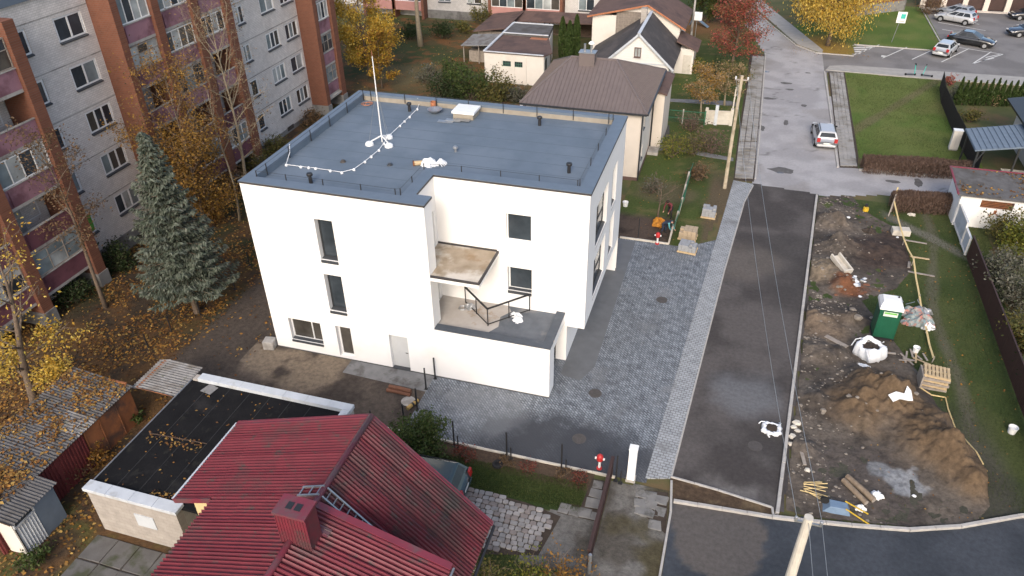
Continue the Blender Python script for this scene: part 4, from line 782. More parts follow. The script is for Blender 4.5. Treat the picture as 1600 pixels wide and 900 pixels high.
def corr_slope(parent, p0, A_, B_, la, lb, na, nb, mats, pitch=.146, amp=.026, seed=0, name='sheet', over=.12, skip=None):
    """rows of corrugated sheets: p0 = eave corner, A_ along the eave, B_ up the slope"""
    A_, B_ = Vector(A_).normalized(), Vector(B_).normalized(); N = A_.cross(B_)
    if N.z < 0: N = -N
    q = random.Random(seed); w, h = la/na, lb/nb; n_w = round(w/pitch)*pitch
    mes = [corr_mesh(w+.02, h+over, m, w/round(w/pitch), amp) for m in mats]
    for j in range(nb):
        for i in range(na):
            if skip and skip(i, j): continue
            c = Vector(p0)+A_*(w*(i+.5))+B_*(h*(j+.5)+over/2*(1 if j < nb-1 else -1))+N*(.012*((i % 2)*.5+(1 if j % 2 else 0)*.6)+q.uniform(-.003, .003))
            Y = (B_*1.0+N*q.uniform(-.006, .004)).normalized(); X = Y.cross(N).normalized(); X = X if X.dot(A_) > 0 else -X; Z = X.cross(Y)
            if Z.dot(N) < 0: X = -X; Z = -Z
            inst_m(name, q.choice(mes), parent, Matrix(((X.x, Y.x, Z.x, c.x), (X.y, Y.y, Z.y, c.y), (X.z, Y.z, Z.z, c.z), (0, 0, 0, 1))))
# ---- red-roofed cottage in front
rh = thing('red_roofed_cottage', 'cottage under a dark red corrugated roof with red chimney in front of white building', 'house', (11, -15, 0))
XR, ZR, PL, PR, YN_ = 11.33, 7.0, .327, .985, -10.08
zl = lambda x: ZR-(XR-x)*PL; zr = lambda x: ZR-(x-XR)*PR; zd = lambda x: ZR-(x-XR)*PL
k = MBd()
k.add([(6.0, YN_-.35, 0), (15.05, YN_-.35, 0), (15.05, YN_-.35, zr(15.05)-.12), (XR, YN_-.35, ZR-.12), (6.0, YN_-.35, zl(6.0)-.12)], [(4, 3, 2, 1, 0)]); build('north_gable', k, 'cream_pale', rh)
k = MBd(); k.add([(15.05, YN_-.35, 0), (15.05, -14.2, 0), (15.05, -14.2, zr(15.05)-.1), (15.05, YN_-.35, zr(15.05)-.1)], [(0, 1, 2, 3)]); k.box(14.5, -24, 0, 15.15, -14.2, 5.3); build('east_wall', k, 'cream_pale', rh)
k = MBd(); k.box(6.0, -13.75, 0, 6.1, YN_-.36, zl(6)-.15); k.box(7.6, -24, 0, 7.7, -13.75, zl(7.6)-.15); k.box(6.1, -13.75, 0, 7.6, -13.65, zl(6)-.15); build('west_wall', k, 'yellow_wall', rh)
build('corner_board', MBd().box(15.051, YN_-.55, 0, 15.09, YN_-.36, zr(15.05)-.12), 'white_board', rh)
rf = build('roof', MBd().slab([(5.4, -13.9, zl(5.4)-.05), (XR, -13.9, ZR-.05), (XR, YN_, ZR-.05), (5.4, YN_, zl(5.4)-.05)], .06).slab([(7.05, -24, zl(7.05)-.05), (XR, -24, ZR-.05), (XR, -13.9, ZR-.05), (7.05, -13.9, zl(7.05)-.05)], .06)
           .slab([(XR, -14.15, ZR-.05), (15.68, -14.15, zr(15.68)-.05), (15.68, YN_, zr(15.68)-.05), (XR, YN_, ZR-.05)], .06).slab([(XR, -24, ZR-.05), (15.8, -24, zd(15.8)-.05), (15.8, -14.15, zd(15.8)-.05), (XR, -14.15, ZR-.05)], .06), 'wood_dark', rh)
bl = Vector((1, 0, PL)).normalized(); br = Vector((-1, 0, PR)).normalized(); bd = Vector((-1, 0, PL)).normalized()
corr_slope(rf, (5.4, -13.9, zl(5.4)+.02), (0, 1, 0), bl, 3.82, 5.93*math.hypot(1, PL), 4, 4, ['roof_red'], seed=1, amp=.055)
corr_slope(rf, (7.05, -24.0, zl(7.05)+.02), (0, 1, 0), bl, 10.1, 4.28*math.hypot(1, PL), 9, 3, ['roof_red'], seed=2, amp=.055)
corr_slope(rf, (15.68, -14.15, zr(15.68)+.02), (0, 1, 0), br, 4.07, 4.35*math.hypot(1, PR), 4, 4, ['roof_red_b'], seed=3, amp=.05)
corr_slope(rf, (15.8, -24.0, zd(15.8)+.02), (0, 1, 0), bd, 9.85, 4.47*math.hypot(1, PL), 9, 3, ['roof_red'], seed=4, amp=.055)
k = MBd(); k.tube([(XR, -24, ZR+.03), (XR, YN_+.02, ZR+.03)], .11, 8); build('ridge_cap', k, 'ridge_red', rf, smooth=True)
for p_, q_, w_, h_ in (((5.36, YN_, zl(5.36)+.03), (XR, YN_, ZR+.03), .22, .05), ((XR, YN_, ZR+.03), (15.72, YN_, zr(15.72)+.03), .18, .05), ((XR+.1, -14.15, zd(XR+.1)+.07), (15.8, -14.15, zd(15.8)+.07), .24, .05), ((5.36, -13.95, zl(5.36)-.06), (7.05, -13.95, zl(7.05)-.06), .04, .2)): build('verge_trim', MBd().bar(p_, q_, w_, h_), 'ridge_red', rf)
build('verge_flashing', MBd().bar((5.34, -13.95, zl(5.34)+.02), (5.34, YN_, zl(5.34)+.02), .07, .07), 'parapet_pale', rf)
k = MBd(); k.add([(XR+.2, -14.2, zd(XR+.2)), (15.1, -14.2, zd(15.1)), (15.1, -14.2, zr(15.1)), (XR+.2, -14.2, zr(XR+.2))], [(0, 1, 2, 3)]); build('dormer_cheek', k, 'cream_pale', rh)
build('gutter', MBd().tube([(15.78, -14.1, zr(15.78)-.02), (15.78, YN_, zr(15.78)-.02)], .06, 6), 'iron_black', rh); build('gutter', MBd().bar((15.86, -24, zd(15.8)-.04), (15.86, -14.1, zd(15.8)-.04), .06), 'galv', rh)
k = MBd(); k.box(11.05, -15.62, 6.4, 12.02, -14.98, 8.22); ch = build('chimney', k, 'roof_red', rh)
k = MBd(); k.box(11.0, -15.67, 8.22, 12.07, -14.93, 8.30); build('cap', k, 'ridge_red', ch); k = MBd(); k.box(11.3, -15.42, 8.301, 11.5, -15.17, 8.312); k.box(11.58, -15.42, 8.301, 11.78, -15.17, 8.312); build('flue', k, 'iron_black', ch)
k = MBd(); [k.bar((11.05+.1*i, -15.63, 6.9), (11.05+.1*i, -15.63, 8.2), .02) for i in range(11)]; build('seam', k, 'ridge_red', ch)
k = MBd(); k.add([(x, -15.0, zl(x)+.06) for x in (10.8, XR)]+[(12.2, -15.0, zd(12.2)+.06), (12.2, -14.7, zd(12.2)+.05), (XR, -14.7, ZR+.05), (10.8, -14.7, zl(10.8)+.05)], [(0, 1, 4, 5), (1, 2, 3, 4)]); build('flashing', k, 'ridge_red', ch)
ld = thing('roof_ladder', 'grey metal roof ladder hooked over the red ridge beside the chimney', 'ladder', (11.4, -13.6, 6.9))
nr = Vector((PR, 0, 1)).normalized()*.09; nl = Vector((-PL, 0, 1)).normalized()*.09
for yy in (-13.86, -13.5):
    build('stile', MBd().bar(Vector((XR+.05, yy, ZR+.03))+nr, Vector((12.9, yy, zr(12.9)))+nr, .05), 'galv', ld); build('hook', MBd().bar(Vector((10.55, yy, zl(10.55)))+nl, Vector((XR+.05, yy, ZR+.06))+nl, .06), 'galv', ld)
for i in range(8): x = XR+.15+i*.2; p = Vector((x, -13.86, zr(x)))+nr; build('rung', MBd().bar(p, p+Vector((0, .36, 0)), .035), 'galv', ld)
for x in (10.6, 10.95, 11.25): p = Vector((x, -13.86, zl(x)))+nl; build('rung', MBd().bar(p, p+Vector((0, .36, 0)), .04), 'galv', ld)
# ---- black flat-roofed annex
an = thing('flat_annex', 'pale block annex with black felt flat roof and bluish parapet edges', 'building', (3, -9, 0))
AX0, AX1, AY0, AY1, AH = -.45, 7.7, -12.8, -5.6, 2.6
build('front_wall', MBd().box(AX0, AY0, -.05, 3.75, AY0+.35, AH-.2), 'block_pale', an); build('side_wall', MBd().box(3.4, AY0+.352, -.05, 3.75, YN_-.4, AH-.2), 'block_pale_y', an); build('west_wall', MBd().box(AX0, AY0+.351, -.05, AX0+.3, AY1-.35, AH-.35), 'block_pale_y', an); build('rear_wall', MBd().box(AX0, AY1-.34, -.05, AX1, AY1, AH-.1), 'block_pale', an); build('east_wall', MBd().box(AX1-.3, YN_+.4, -.05, AX1, AY1-.35, AH-.1), 'cream_pale', an)
build('hatch', MBd().box(1.6, AY0-.03, 1.0, 2.5, AY0-.001, 1.7), 'parapet_pale', an)
k = MBd(); k.prism([(AX0-.05, AY0+.3), (7.6, AY0+.3), (7.6, AY1-.3), (AX0-.05, AY1-.3)], AH-.34, AH-.2); dk = build('roof_deck', k, 'bitumen', an)
k = MBd()
for i in range(6): k.box(.55+i*1.05, AY0+.4, AH-.199, .58+i*1.05, AY1-.3, AH-.193)
M('felt_lap', (.03, .03, .031), (.016, .016, .016), 3, .8); build('felt_lap', k, 'felt_lap', dk)
def coping_run(parent, a, b, w, h, n, m):
    a, b = Vector(a), Vector(b)
    for i in range(n): p, q = a.lerp(b, i/n), a.lerp(b, (i+1)/n); d = (q-p).normalized()*.006; build('coping_slab', MBd().bar(p+d, q-d, w, h), m, parent, bevel=.01)
coping_run(an, (AX0-.1, AY0+.17, AH-.13), (3.85, AY0+.17, AH-.13), .5, .16, 4, 'parapet_pale'); coping_run(an, (AX0+.3, AY1-.15, AH-.1), (AX1+.05, AY1-.15, AH-.1), .42, .2, 7, 'parapet_pale'); coping_run(an, (AX1-.16, AY1-.37, AH-.1), (AX1-.16, YN_+.3, AH-.1), .36, .2, 4, 'parapet_pale')
build('edge_strip', MBd().box(AX0-.1, AY0+.43, AH-.24, AX0-.05, AY1-.3, AH-.17), 'galv', an)
def one(name, label, cat, mb, m, group=None, **kw): return build(name, mb, m, label=label, category=cat, **({'group': group} if group else {}), **kw)
one('felt_offcut', 'grey-green felt offcut lying on the black annex roof', 'felt', MBd().add([(.35, -6.5, AH-.19), (.95, -6.6, AH-.185), (1.05, -6.1, AH-.18), (.5, -5.95, AH-.19), (.35, -6.5, AH-.17), (.95, -6.6, AH-.165), (1.05, -6.1, AH-.16), (.5, -5.95, AH-.17)], [(0, 3, 2, 1), (4, 5, 6, 7), (0, 1, 5, 4), (1, 2, 6, 5), (2, 3, 7, 6), (3, 0, 4, 7)]), 'asbestos')
one('roof_batten', 'thin rust-red batten lying across the black annex roof', 'batten', MBd().bar((-.1, -9.45, AH-.17), (2.7, -9.3, AH-.17), .03), 'wood_dark')
# ---- rusty garages, lean-to, blue shed
rg = thing('garage_row', 'row of rusty sheet-metal garages under leaf-covered corrugated roofing', 'garages', (-4.6, -10.5, 0))
for i, (a, b, m, t) in enumerate(((-6.9, -7.95, 'rust', 0), (-7.97, -9.0, 'rust', 0), (-9.02, -9.9, 'rust', .0), (-9.95, -11.4, 'rusty_red', 1), (-11.42, -13.0, 'rusty_red', 1), (-13.02, -15.0, 'rusty_red', 1))):
    p = build('steel_panel', MBd().box(-3.5, b, -.05, -3.42, a, 2.08), m, rg)
    if t: kk = MBd(); [kk.bar((-3.4, b+.1+j*.16, 0), (-3.4, b+.1+j*.16, 2.05), .05) for j in range(int((a-b)/.16))]; build('rib', kk, m, p)
    else: build('door_frame', MBd().bar((-3.41, b+.03, 0), (-3.41, b+.03, 2.05), .05).bar((-3.41, b, 2.03), (-3.41, a, 2.03), .05), 'rust', p)
build('side_wall', MBd().box(-6.2, -6.92, -.05, -3.5, -6.84, 2.3), 'rust', rg); build('rear_wall', MBd().box(-6.3, -15, -.05, -6.2, -6.9, 2.4), 'rusty_red', rg)
gd = build('roof', MBd().slab([(-3.25, -15, 2.1), (-3.25, -6.85, 2.1), (-6.5, -6.85, 2.5), (-6.5, -15, 2.5)], .05), 'wood_dark', rg)
corr_slope(gd, (-3.2, -15.0, 2.14), (0, 1, 0), Vector((-1, 0, .123)), 8.15, 3.3, 7, 2, ['asbestos_dark', 'asbestos', 'asbestos_dark'], .15, .028, 5)
lt = thing('lean_to', 'open lean-to with pale corrugated roof at the end of the rusty garages', 'lean-to', (-2.2, -5.8, 0))
for x, y in ((-1.25, -4.9), (-1.25, -6.6), (-3.1, -4.9)): build('post', MBd().bar((x, y, 0), (x, y, 2.05), .09), 'wood_dark', lt)
build('back_wall', MBd().box(-3.25, -4.85, -.05, -1.3, -4.78, 2.0), 'wood_dark', lt)
lr = build('roof', MBd().slab([(-3.1, -6.8, 2.06), (-1.08, -6.8, 2.0), (-1.08, -4.72, 2.0), (-3.1, -4.72, 2.06)], .05), 'rust', lt)
corr_slope(lr, (-1.02, -6.85, 2.05), (0, 1, 0), Vector((-1, 0, .036)), 2.15, 1.75, 2, 1, ['asbestos'], .15, .03, 6); corr_slope(lr, (-3.3, -6.85, 1.98), (0, 1, 0), Vector((1, 0, .25)), 2.15, .62, 2, 1, ['asbestos'], .15, .03, 7)
bs_ = thing('blue_shed', 'small blue-grey metal shed with dark corrugated roof near the annex', 'shed', (-3.6, -13.7, 0))
build('blue_panel', MBd().box(-2.52, -13.75, -.05, -2.46, -12.75, 1.9), 'blue_shed', bs_); kk = MBd(); kk.grid(lambda u, v: (-2.47+.03*math.cos(2*math.pi*7*u), -14.7+.93*u, -.05+1.65*v), 42, 1); build('corrugated_panel', kk, 'parapet_pale', bs_)
w_ = build('window_frame', MBd().bar((-2.45, -14.7, 1.62), (-2.45, -13.77, 1.62), .06).bar((-2.45, -14.7, 1.95), (-2.45, -13.77, 1.95), .06).bar((-2.45, -14.7, 1.62), (-2.45, -14.7, 1.95), .06).bar((-2.45, -13.77, 1.62), (-2.45, -13.77, 1.95), .06), 'parapet_pale', bs_); build('pane', MBd().box(-2.5, -14.68, 1.64, -2.48, -13.79, 1.93), 'glass', w_)
build('front_wall', MBd().box(-4.8, -14.75, -.05, -2.52, -14.7, 1.95), 'cream_pale', bs_); build('rear_wall', MBd().box(-4.8, -12.75, -.05, -2.46, -12.7, 1.9), 'blue_shed', bs_); build('west_wall', MBd().box(-4.85, -14.75, -.05, -4.8, -12.7, 2.2), 'blue_shed', bs_)
br_ = build('roof', MBd().slab([(-2.4, -14.85, 2.0), (-2.4, -12.6, 2.0), (-5.0, -12.6, 2.3), (-5.0, -14.85, 2.3)], .05), 'wood_dark', bs_); corr_slope(br_, (-2.35, -14.85, 2.04), (0, 1, 0), Vector((-1, 0, .115)), 2.25, 2.7, 2, 1, ['asbestos_dark'], .15, .03, 8)
# ---- brown hip-roofed house behind the white building
bh = thing('brown_roofed_house', 'cream house with ribbed brown hip roof directly behind the white building', 'house', (11, 30, 0))
ex0, ex1, ey0, ey1, ez, rz, rx0, rx1, ry = 6.5, 16.0, 24.95, 35.2, 5.42, 7.55, 9.25, 12.75, 30.0
hb = [(2.2, 1.0, 3.2, 2.2), (1.0, 3.4, 1.9, 4.4)]
build('front_wall', wall(MBd(), (6.9, 25.3, 0), X_, Z_, -Y_, 8.7, ez-.1, [], .3), 'cream', bh); h_e = [(1.3, 1.1, 2.0, 2.2), (1.4, 3.5, 2.1, 4.4), (6.5, 1.2, 7.5, 2.3)]
build('side_wall', wall(MBd(), (15.6, 25.3, 0), Y_, Z_, X_, 9.4, ez-.1, h_e, .3), 'cream_pale', bh)
for h in h_e: window(bh, (15.6, 25.3, 0), Y_, Z_, X_, h, .12, (), fr='frame_dark')
build('rear_wall', MBd().box(6.9, 34.7, 0, 15.6, 34.8, ez-.1), 'cream', bh); build('west_wall', MBd().box(6.9, 25.31, 0, 7.0, 34.7, ez-.1), 'cream', bh); build('plinth', MBd().box(6.85, 25.25, -.1, 15.65, 34.85, .25), 'roof_dkbrown', bh); build('wall_panel', MBd().box(13.6, 25.28, .4, 14.4, 25.299, 3.0), 'cream_pale', bh)
k = MBd(); e = [(ex0, ey0, ez), (ex1, ey0, ez), (ex1, ey1, ez), (ex0, ey1, ez)]; a, b = (rx0, ry, rz), (rx1, ry, rz)
k.add(e+[a, b], [(0, 1, 5, 4), (1, 2, 5), (2, 3, 4, 5), (3, 0, 4), (0, 3, 2, 1)]); hr = build('roof', k, 'roof_brown', bh)
def rib(k, p, q, up=.05): k.bar((p[0], p[1], p[2]+up/2), (q[0], q[1], q[2]+up/2), .035, up)
k = MBd(); x = ex0+.2
while x < ex1:
    t = min(1, (x-ex0)/(rx0-ex0), (ex1-x)/(ex1-rx1)); rib(k, (x, ey0, ez), (x, ey0+(ry-ey0)*t, ez+(rz-ez)*t)); x += .3
y = ey0+.2
while y < ey1:
    t = min((y-ey0)/(ry-ey0), (ey1-y)/(ey1-ry)); rib(k, (ex1, y, ez), (ex1-(ex1-rx1)*t, y, ez+(rz-ez)*t)); rib(k, (ex0, y, ez), (ex0+(rx0-ex0)*t, y, ez+(rz-ez)*t)); y += .3
build('seam_rib', k, 'roof_brown', hr, kind='stuff')
k = MBd(); [k.tube([p, q], .09, 6) for p, q in ((e[0], a), (e[1], b), (a, b), (e[2], b), (e[3], a))]; build('hip_cap', k, 'roof_brown', hr)
k = MBd(); [k.bar(p, q, .12, .12) for p, q in (((ex0, ey0-.05, ez-.06), (ex1, ey0-.05, ez-.06)), ((ex1+.05, ey0, ez-.06), (ex1+.05, ey1, ez-.06)))]; build('gutter', k, 'frame_dark', bh)
k = MBd(); k.tube([(15.68, 25.22, ez-.1), (15.68, 25.22, .1)], .06, 6); k.tube([(15.68, 31.5, ez-.1), (15.68, 31.5, .1)], .06, 6); build('downpipe', k, 'frame_dark', bh)
k = MBd(); k.box(10.0, 29.1, 6.9, 11.2, 29.9, 8.15); hc = build('chimney', k, 'roof_brown', bh); build('cap', MBd().box(9.95, 29.05, 8.15, 11.25, 29.95, 8.2), 'galv', hc)
for x in (10.35, 10.85): build('flue', MBd().tube([(x, 29.5, 8.2), (x, 29.5, 8.75)], .09, 8), 'galv', hc)
build('cowl', MBd().lathe([(.2, 0), (.24, .08), (.12, .2), (.01, .24)], (10.85, 29.5, 8.75), 10), 'plastic_white', hc)
k = MBd(); k.box(15.62, 31.6, 0, 16.5, 36.5, 4.6); px_ = build('side_porch', k, 'cream', bh); build('roof', MBd().slab([(15.6, 31.4, 5.0), (16.7, 31.4, 4.65), (16.7, 36.6, 4.65), (15.6, 36.6, 5.0)], .1), 'roof_dkbrown', px_)
k = MBd(); k.box(5.0, 24.8, -.05, 6.4, 33, 3.2); lw = build('side_shed', k, 'cream_pale', bh); build('parapet', MBd().bar((5.1, 25, 3.35), (6.0, 33, 3.35), .25, .3), 'roof_dkbrown', lw)
build('step', MBd().box(15.66, 30.2, -.02, 16.5, 31.4, .25), 'concrete', bh)
# ---- white gable house
wh = thing('white_gable_house', 'white boarded cottage with steep charcoal gable roof behind the brown-roofed house', 'house', (12.4, 47, 0))
gx0, gx1, gy0, gy1, gz, gr_ = 9.35, 15.35, 44.6, 52.5, 2.75, 5.5; gxm = (gx0+gx1)/2; h_g = [(3.6, 1.0, 4.5, 1.95), (2.65, 3.35, 3.3, 4.25)]
k = MBd(); wall(k, (gx0, gy0, 0), X_, Z_, -Y_, gx1-gx0, gz, [h_g[0]], .2); k.add([(gx0, gy0, gz), (gx1, gy0, gz), (gxm, gy0, gr_)], [(0, 1, 2)]); build('gable_wall', k, 'white_board', wh)
k = MBd()
for j in range(20): z = .2+j*.25; s = min(1, (gr_-z)/(gr_-gz)); k.box(gxm-(gxm-gx0)*s, gy0-.012, z, gxm+(gx1-gxm)*s, gy0-.001, z+.02)
build('board_joint', k, 'frame_white', wh); build('string_course', MBd().box(gx0, gy0-.05, gz-.02, gx1, gy0-.013, gz+.08), 'parapet_pale', wh)
window(wh, (gx0, gy0, 0), X_, Z_, -Y_, h_g[0], .05, (.5,), fr='roof_dkbrown', glass='glass', sill='roof_dkbrown', over=.05); window(wh, (gx0, gy0-.1, 0), X_, Z_, -Y_, h_g[1], .0, (.5,), fr='roof_dkbrown', panes=['glass_curtain'], sill='roof_dkbrown')
build('side_wall', wall(MBd(), (gx1, gy0, 0), Y_, Z_, X_, gy1-gy0, gz, [(2, 1, 3, 2), (4.5, 1, 5.5, 2)], .2), 'white_board', wh); [window(wh, (gx1, gy0, 0), Y_, Z_, X_, h, .05, (.5,), fr='roof_dkbrown') for h in [(2, 1, 3, 2), (4.5, 1, 5.5, 2)]]
build('west_wall', MBd().box(gx0, gy0+.01, 0, gx0+.1, gy1, gz), 'white_board', wh)
k = MBd(); k.slab([(gxm, gy0-.25, gr_+.08), (gx1+.45, gy0-.25, gz-.32), (gx1+.45, gy1, gz-.32), (gxm, gy1, gr_+.08)], .08); k.slab([(gx0-2.6, gy0+1.5, gz-1.0), (gx0-.35, gy0+.2, gz-.25), (gxm, gy0-.25, gr_+.08), (gxm, gy1, gr_+.08), (gx0-2.6, gy1, gz-1.0)], .08); g_ = build('roof', k, 'roof_char', wh)
k = MBd(); k.bar((gxm, gy0-.28, gr_+.02), (gx1+.45, gy0-.28, gz-.38), .08, .18); k.bar((gxm, gy0-.28, gr_+.02), (gx0-.5, gy0-.28, gz-.42), .08, .18); build('bargeboard', k, 'parapet_pale', g_); build('ridge_cap', MBd().bar((gxm, gy0-.3, gr_+.12), (gxm, gy1, gr_+.12), .3, .06), 'parapet_pale', g_)
build('chimney', MBd().box(gxm-.75, 50.2, 4.4, gxm-.2, 50.8, 6.4), 'block_pale', wh); build('lean_to_wall', MBd().box(gx0-2.4, gy0+1.6, 0, gx0-.01, gy0+1.7, 1.7), 'white_board', wh)
# ---- brown house behind it
db = thing('rear_brown_house', 'larger cream house with dull brown roof and timber-clad front behind the white gable cottage', 'house', (11, 57, 0))
Yb = 53.0; k = MBd(); k.add([(9.0, Yb, 0), (15.3, Yb, 0), (15.3, Yb, 4.2), (11.9, Yb, 6.0), (9.0, Yb, 5.4)], [(4, 3, 2, 1, 0)][::1]); build('gable_wall', k, 'cream_pale', db)
build('west_front', MBd().box(6.3, Yb-.1, 0, 8.7, Yb+.1, 4.85), 'cream_pale', db); build('east_wall', MBd().box(15.2, Yb+.01, 0, 15.3, 60, 4.1), 'white_board', db); build('far_wall', MBd().box(6.2, 60, 0, 15.3, 60.1, 4.2), 'cream_pale', db); build('west_wall', MBd().box(6.2, Yb, 0, 6.3, 60, 4.6), 'cream_pale', db)
k = MBd(); k.box(8.7, Yb-.06, 1.5, 11.85, Yb-.001, 5.3); cl_ = build('timber_cladding', k, 'clad_grey', db); kk = MBd(); [kk.box(8.72, Yb-.085, 1.6+i*.4, 11.84, Yb-.062, 1.64+i*.4) for i in range(9)]; [kk.box(8.9+i*.55, Yb-.1, 1.5, 8.96+i*.55, Yb-.086, 5.3) for i in range(6)]; build('batten', kk, 'wood_grey', cl_)
k = MBd(); k.slab([(11.9, Yb-.4, 6.2), (15.9, Yb-.4, 4.0), (15.9, 60.5, 4.0), (11.9, 60.5, 6.2)], .12); k.slab([(5.7, Yb-.4, 4.75), (11.9, Yb-.4, 6.2), (11.9, 60.5, 6.2), (5.7, 60.5, 4.75)], .12); dr_ = build('roof', k, 'roof_dkbrown', db); build('fascia', MBd().bar((5.7, Yb-.42, 4.66), (11.9, Yb-.42, 6.1), .05, .16).bar((11.9, Yb-.42, 6.1), (15.9, Yb-.42, 3.9), .05, .16), 'copper', dr_)
k = MBd(); k.box(15.32, 51.0, 0, 17.1, 54.5, 2.5); ew = build('wing', k, 'cream_pale', db); build('roof', MBd().slab([(15.3, 50.8, 3.3), (17.5, 50.8, 2.4), (17.5, 54.8, 2.4), (15.3, 54.8, 3.3)], .1), 'roof_dkbrown', ew); build('door', MBd().box(16.1, 50.96, 0, 16.9, 50.999, 1.9), 'concrete_pale', ew)
# ---- flat garage with glass blocks, sheds, pergola
ge = thing('flat_roof_garage', 'cream flat-roofed garage with brown felt top and two green-barred windows', 'garage', (.4, 47, 0))
h_q = [(1.9, 1.7, 2.75, 2.25), (3.1, 1.7, 3.95, 2.25)]; build('front_wall', wall(MBd(), (-2.7, 43.7, 0), X_, Z_, -Y_, 6.1, 2.95, h_q, .25), 'cream_pale', ge)
M('green_bar', (.05, .13, .09), None, 4, .6)
for h in h_q: window(ge, (-2.7, 43.7, 0), X_, Z_, -Y_, h, .08, (.25, .5, .75), (.5,), fr='green_bar', glass='glass', sill=None, fw=.05)
for x in (-1.05, .25, 1.45): build('pilaster', MBd().box(x, 43.62, 0, x+.2, 43.699, 2.8), 'cream_pale', ge)
build('east_wall', MBd().prism([(3.2, 43.71), (3.38, 43.71), (1.95, 53), (1.8, 53)], 0, 2.9), 'cream_pale', ge); build('door', MBd().prism([(3.2, 45.2), (3.24, 45.2), (3.08, 46.2), (3.04, 46.2)], 0, 2.1), 'frame_dark', ge); build('west_wall', MBd().box(-2.7, 43.96, 0, -2.6, 53, 2.9), 'cream_pale', ge); build('rear_wall', MBd().box(-2.7, 53, 0, 1.9, 53.1, 2.9), 'cream_pale', ge)
build('roof', MBd().prism([(-2.75, 43.6), (3.5, 43.6), (4.0, 44.7), (2.45, 49.4), (-2.6, 49.4)], 2.96, 3.08), 'roof_dkbrown', ge); build('raised_roof', MBd().prism([(-2.5, 49.41), (2.4, 49.41), (1.9, 53.3), (-2.5, 53.3)], 2.9, 3.3), 'asbestos_dark', ge); build('roof_edge', MBd().bar((-2.65, 43.6, 3.12), (-2.5, 53.3, 3.34), .22, .1).bar((-2.5, 49.42, 3.34), (2.4, 49.42, 3.34), .15, .08).bar((-2.5, 53.3, 3.36), (1.9, 53.3, 3.36), .15, .1).bar((-2.75, 43.6, 3.1), (3.4, 43.6, 3.1), .14, .08), 'parapet_pale', ge)
build('rust_patch', MBd().box(.6, 48.6, 3.081, 2.4, 49.3, 3.09), 'copper', ge); build('carport_post', MBd().bar((3.85, 44.7, 0), (3.85, 44.7, 2.95), .1), 'frame_dark', ge)
sd = thing('plank_shed', 'grey plank shed with brown felt roof beside the flat-roofed garage', 'shed', (-5, 56, 0)); rr = random.Random(4)
pl = mesh_of(MBd().box(-.09, -.015, 0, .09, .015, 2.0), 'wood_grey')
for i in range(15): inst('plank', pl, sd, (-6.7+i*.2, 53.6, 0), (0, 0, 0), (1, 1, rr.uniform(.95, 1.05)))
build('side_wall', MBd().box(-6.8, 53.65, 0, -3.8, 60, 2.1), 'wood_grey', sd); build('roof', MBd().slab([(-7.2, 53.0, 2.2), (-3.4, 53.0, 2.75), (-3.4, 60.6, 2.75), (-7.2, 60.6, 2.2)], .1), 'roof_dkbrown', sd)
s2 = thing('log_store', 'low open log store with weathered grey roof beside plank shed', 'shed', (-5.4, 50, 0)); build('roof', MBd().slab([(-7.0, 48.6, 1.9), (-3.2, 48.6, 2.2), (-3.2, 52.6, 2.3), (-7.0, 52.6, 2.0)], .08), 'asbestos', s2); build('back_wall', MBd().box(-6.8, 52.2, 0, -3.4, 52.3, 1.9), 'wood_dark', s2); [build('post', MBd().bar((x, 48.9, 0), (x, 48.9, 1.9), .1), 'wood_grey', s2) for x in (-6.8, -5.1, -3.4)]; build('log_pile', MBd().box(-6.4, 49.4, 0, -3.8, 51.5, 1.2), 'wood_grey', s2)
pg = thing('pergola', 'long dark brown open garden shelter behind the three cypresses', 'shelter', (1, 60, 0)); build('roof', MBd().slab([(-3.7, 57.8, 2.3), (6.0, 58.6, 2.3), (6.0, 61.4, 2.7), (-3.7, 60.8, 2.7)], .12), 'roof_dkbrown', pg); [build('post', MBd().bar((x, y, 0), (x, y, 2.35), .14), 'wood_dark', pg) for x in (-3.4, -.4, 2.6, 5.7) for y in (58.5, 60.7)]; build('back_panel', MBd().box(1.0, 60.85, .1, 5.8, 60.9, 2.2), 'wood_dark', pg); build('rail', MBd().box(-3.4, 58.48, .85, 5.7, 58.55, .95), 'wood_dark', pg)
# ---- right-hand side: carport, whitewashed store, fences
cpn = thing('carport', 'blue-grey metal carport roof on dark posts beside the brown board fence', 'carport', (41, 34, 0)); cr = build('roof', MBd().slab([(39.2, 31.6, 2.5), (44.5, 33.4, 2.7), (44.5, 37.8, 2.7), (39.2, 35.8, 2.5)], .1), 'blue_shed', cpn)
kk = MBd(); [kk.bar((39.25+i*.4, 31.62+i*.136, 2.54+i*.015), (39.25+i*.4, 35.75+i*.15, 2.54+i*.015), .05, .04) for i in range(13)]; build('seam', kk, 'blue_shed', cr)
[build('post', MBd().bar((x, y, 0), (x, y, 2.45), .12), 'frame_dark', cpn) for x, y in ((39.5, 31.9), (39.5, 35.6), (42.4, 32.9))]; build('brace', MBd().bar((39.5, 32, 1.2), (39.9, 31.9, 2.4), .09), 'frame_dark', cpn)
eh = thing('cream_annex', 'cream house corner with dark roof edge beside the carport', 'house', (46, 35, 0)); build('wall', MBd().box(44.0, 30.5, 0, 50, 41, 3.2), 'cream', eh); build('roof', MBd().slab([(43.2, 30, 3.1), (51, 30, 4.6), (51, 42, 4.6), (43.2, 42, 3.1)], .2), 'frame_dark', eh); build('step', MBd().box(42.0, 30.8, -.02, 43.98, 34, .3), 'concrete_pale', eh)
st = thing('whitewashed_store', 'small whitewashed store with mossy dark roof edged in wine red', 'shed', (39, 25.5, 0)); h_v = [(1.25, 1.5, 3.2, 2.05)]
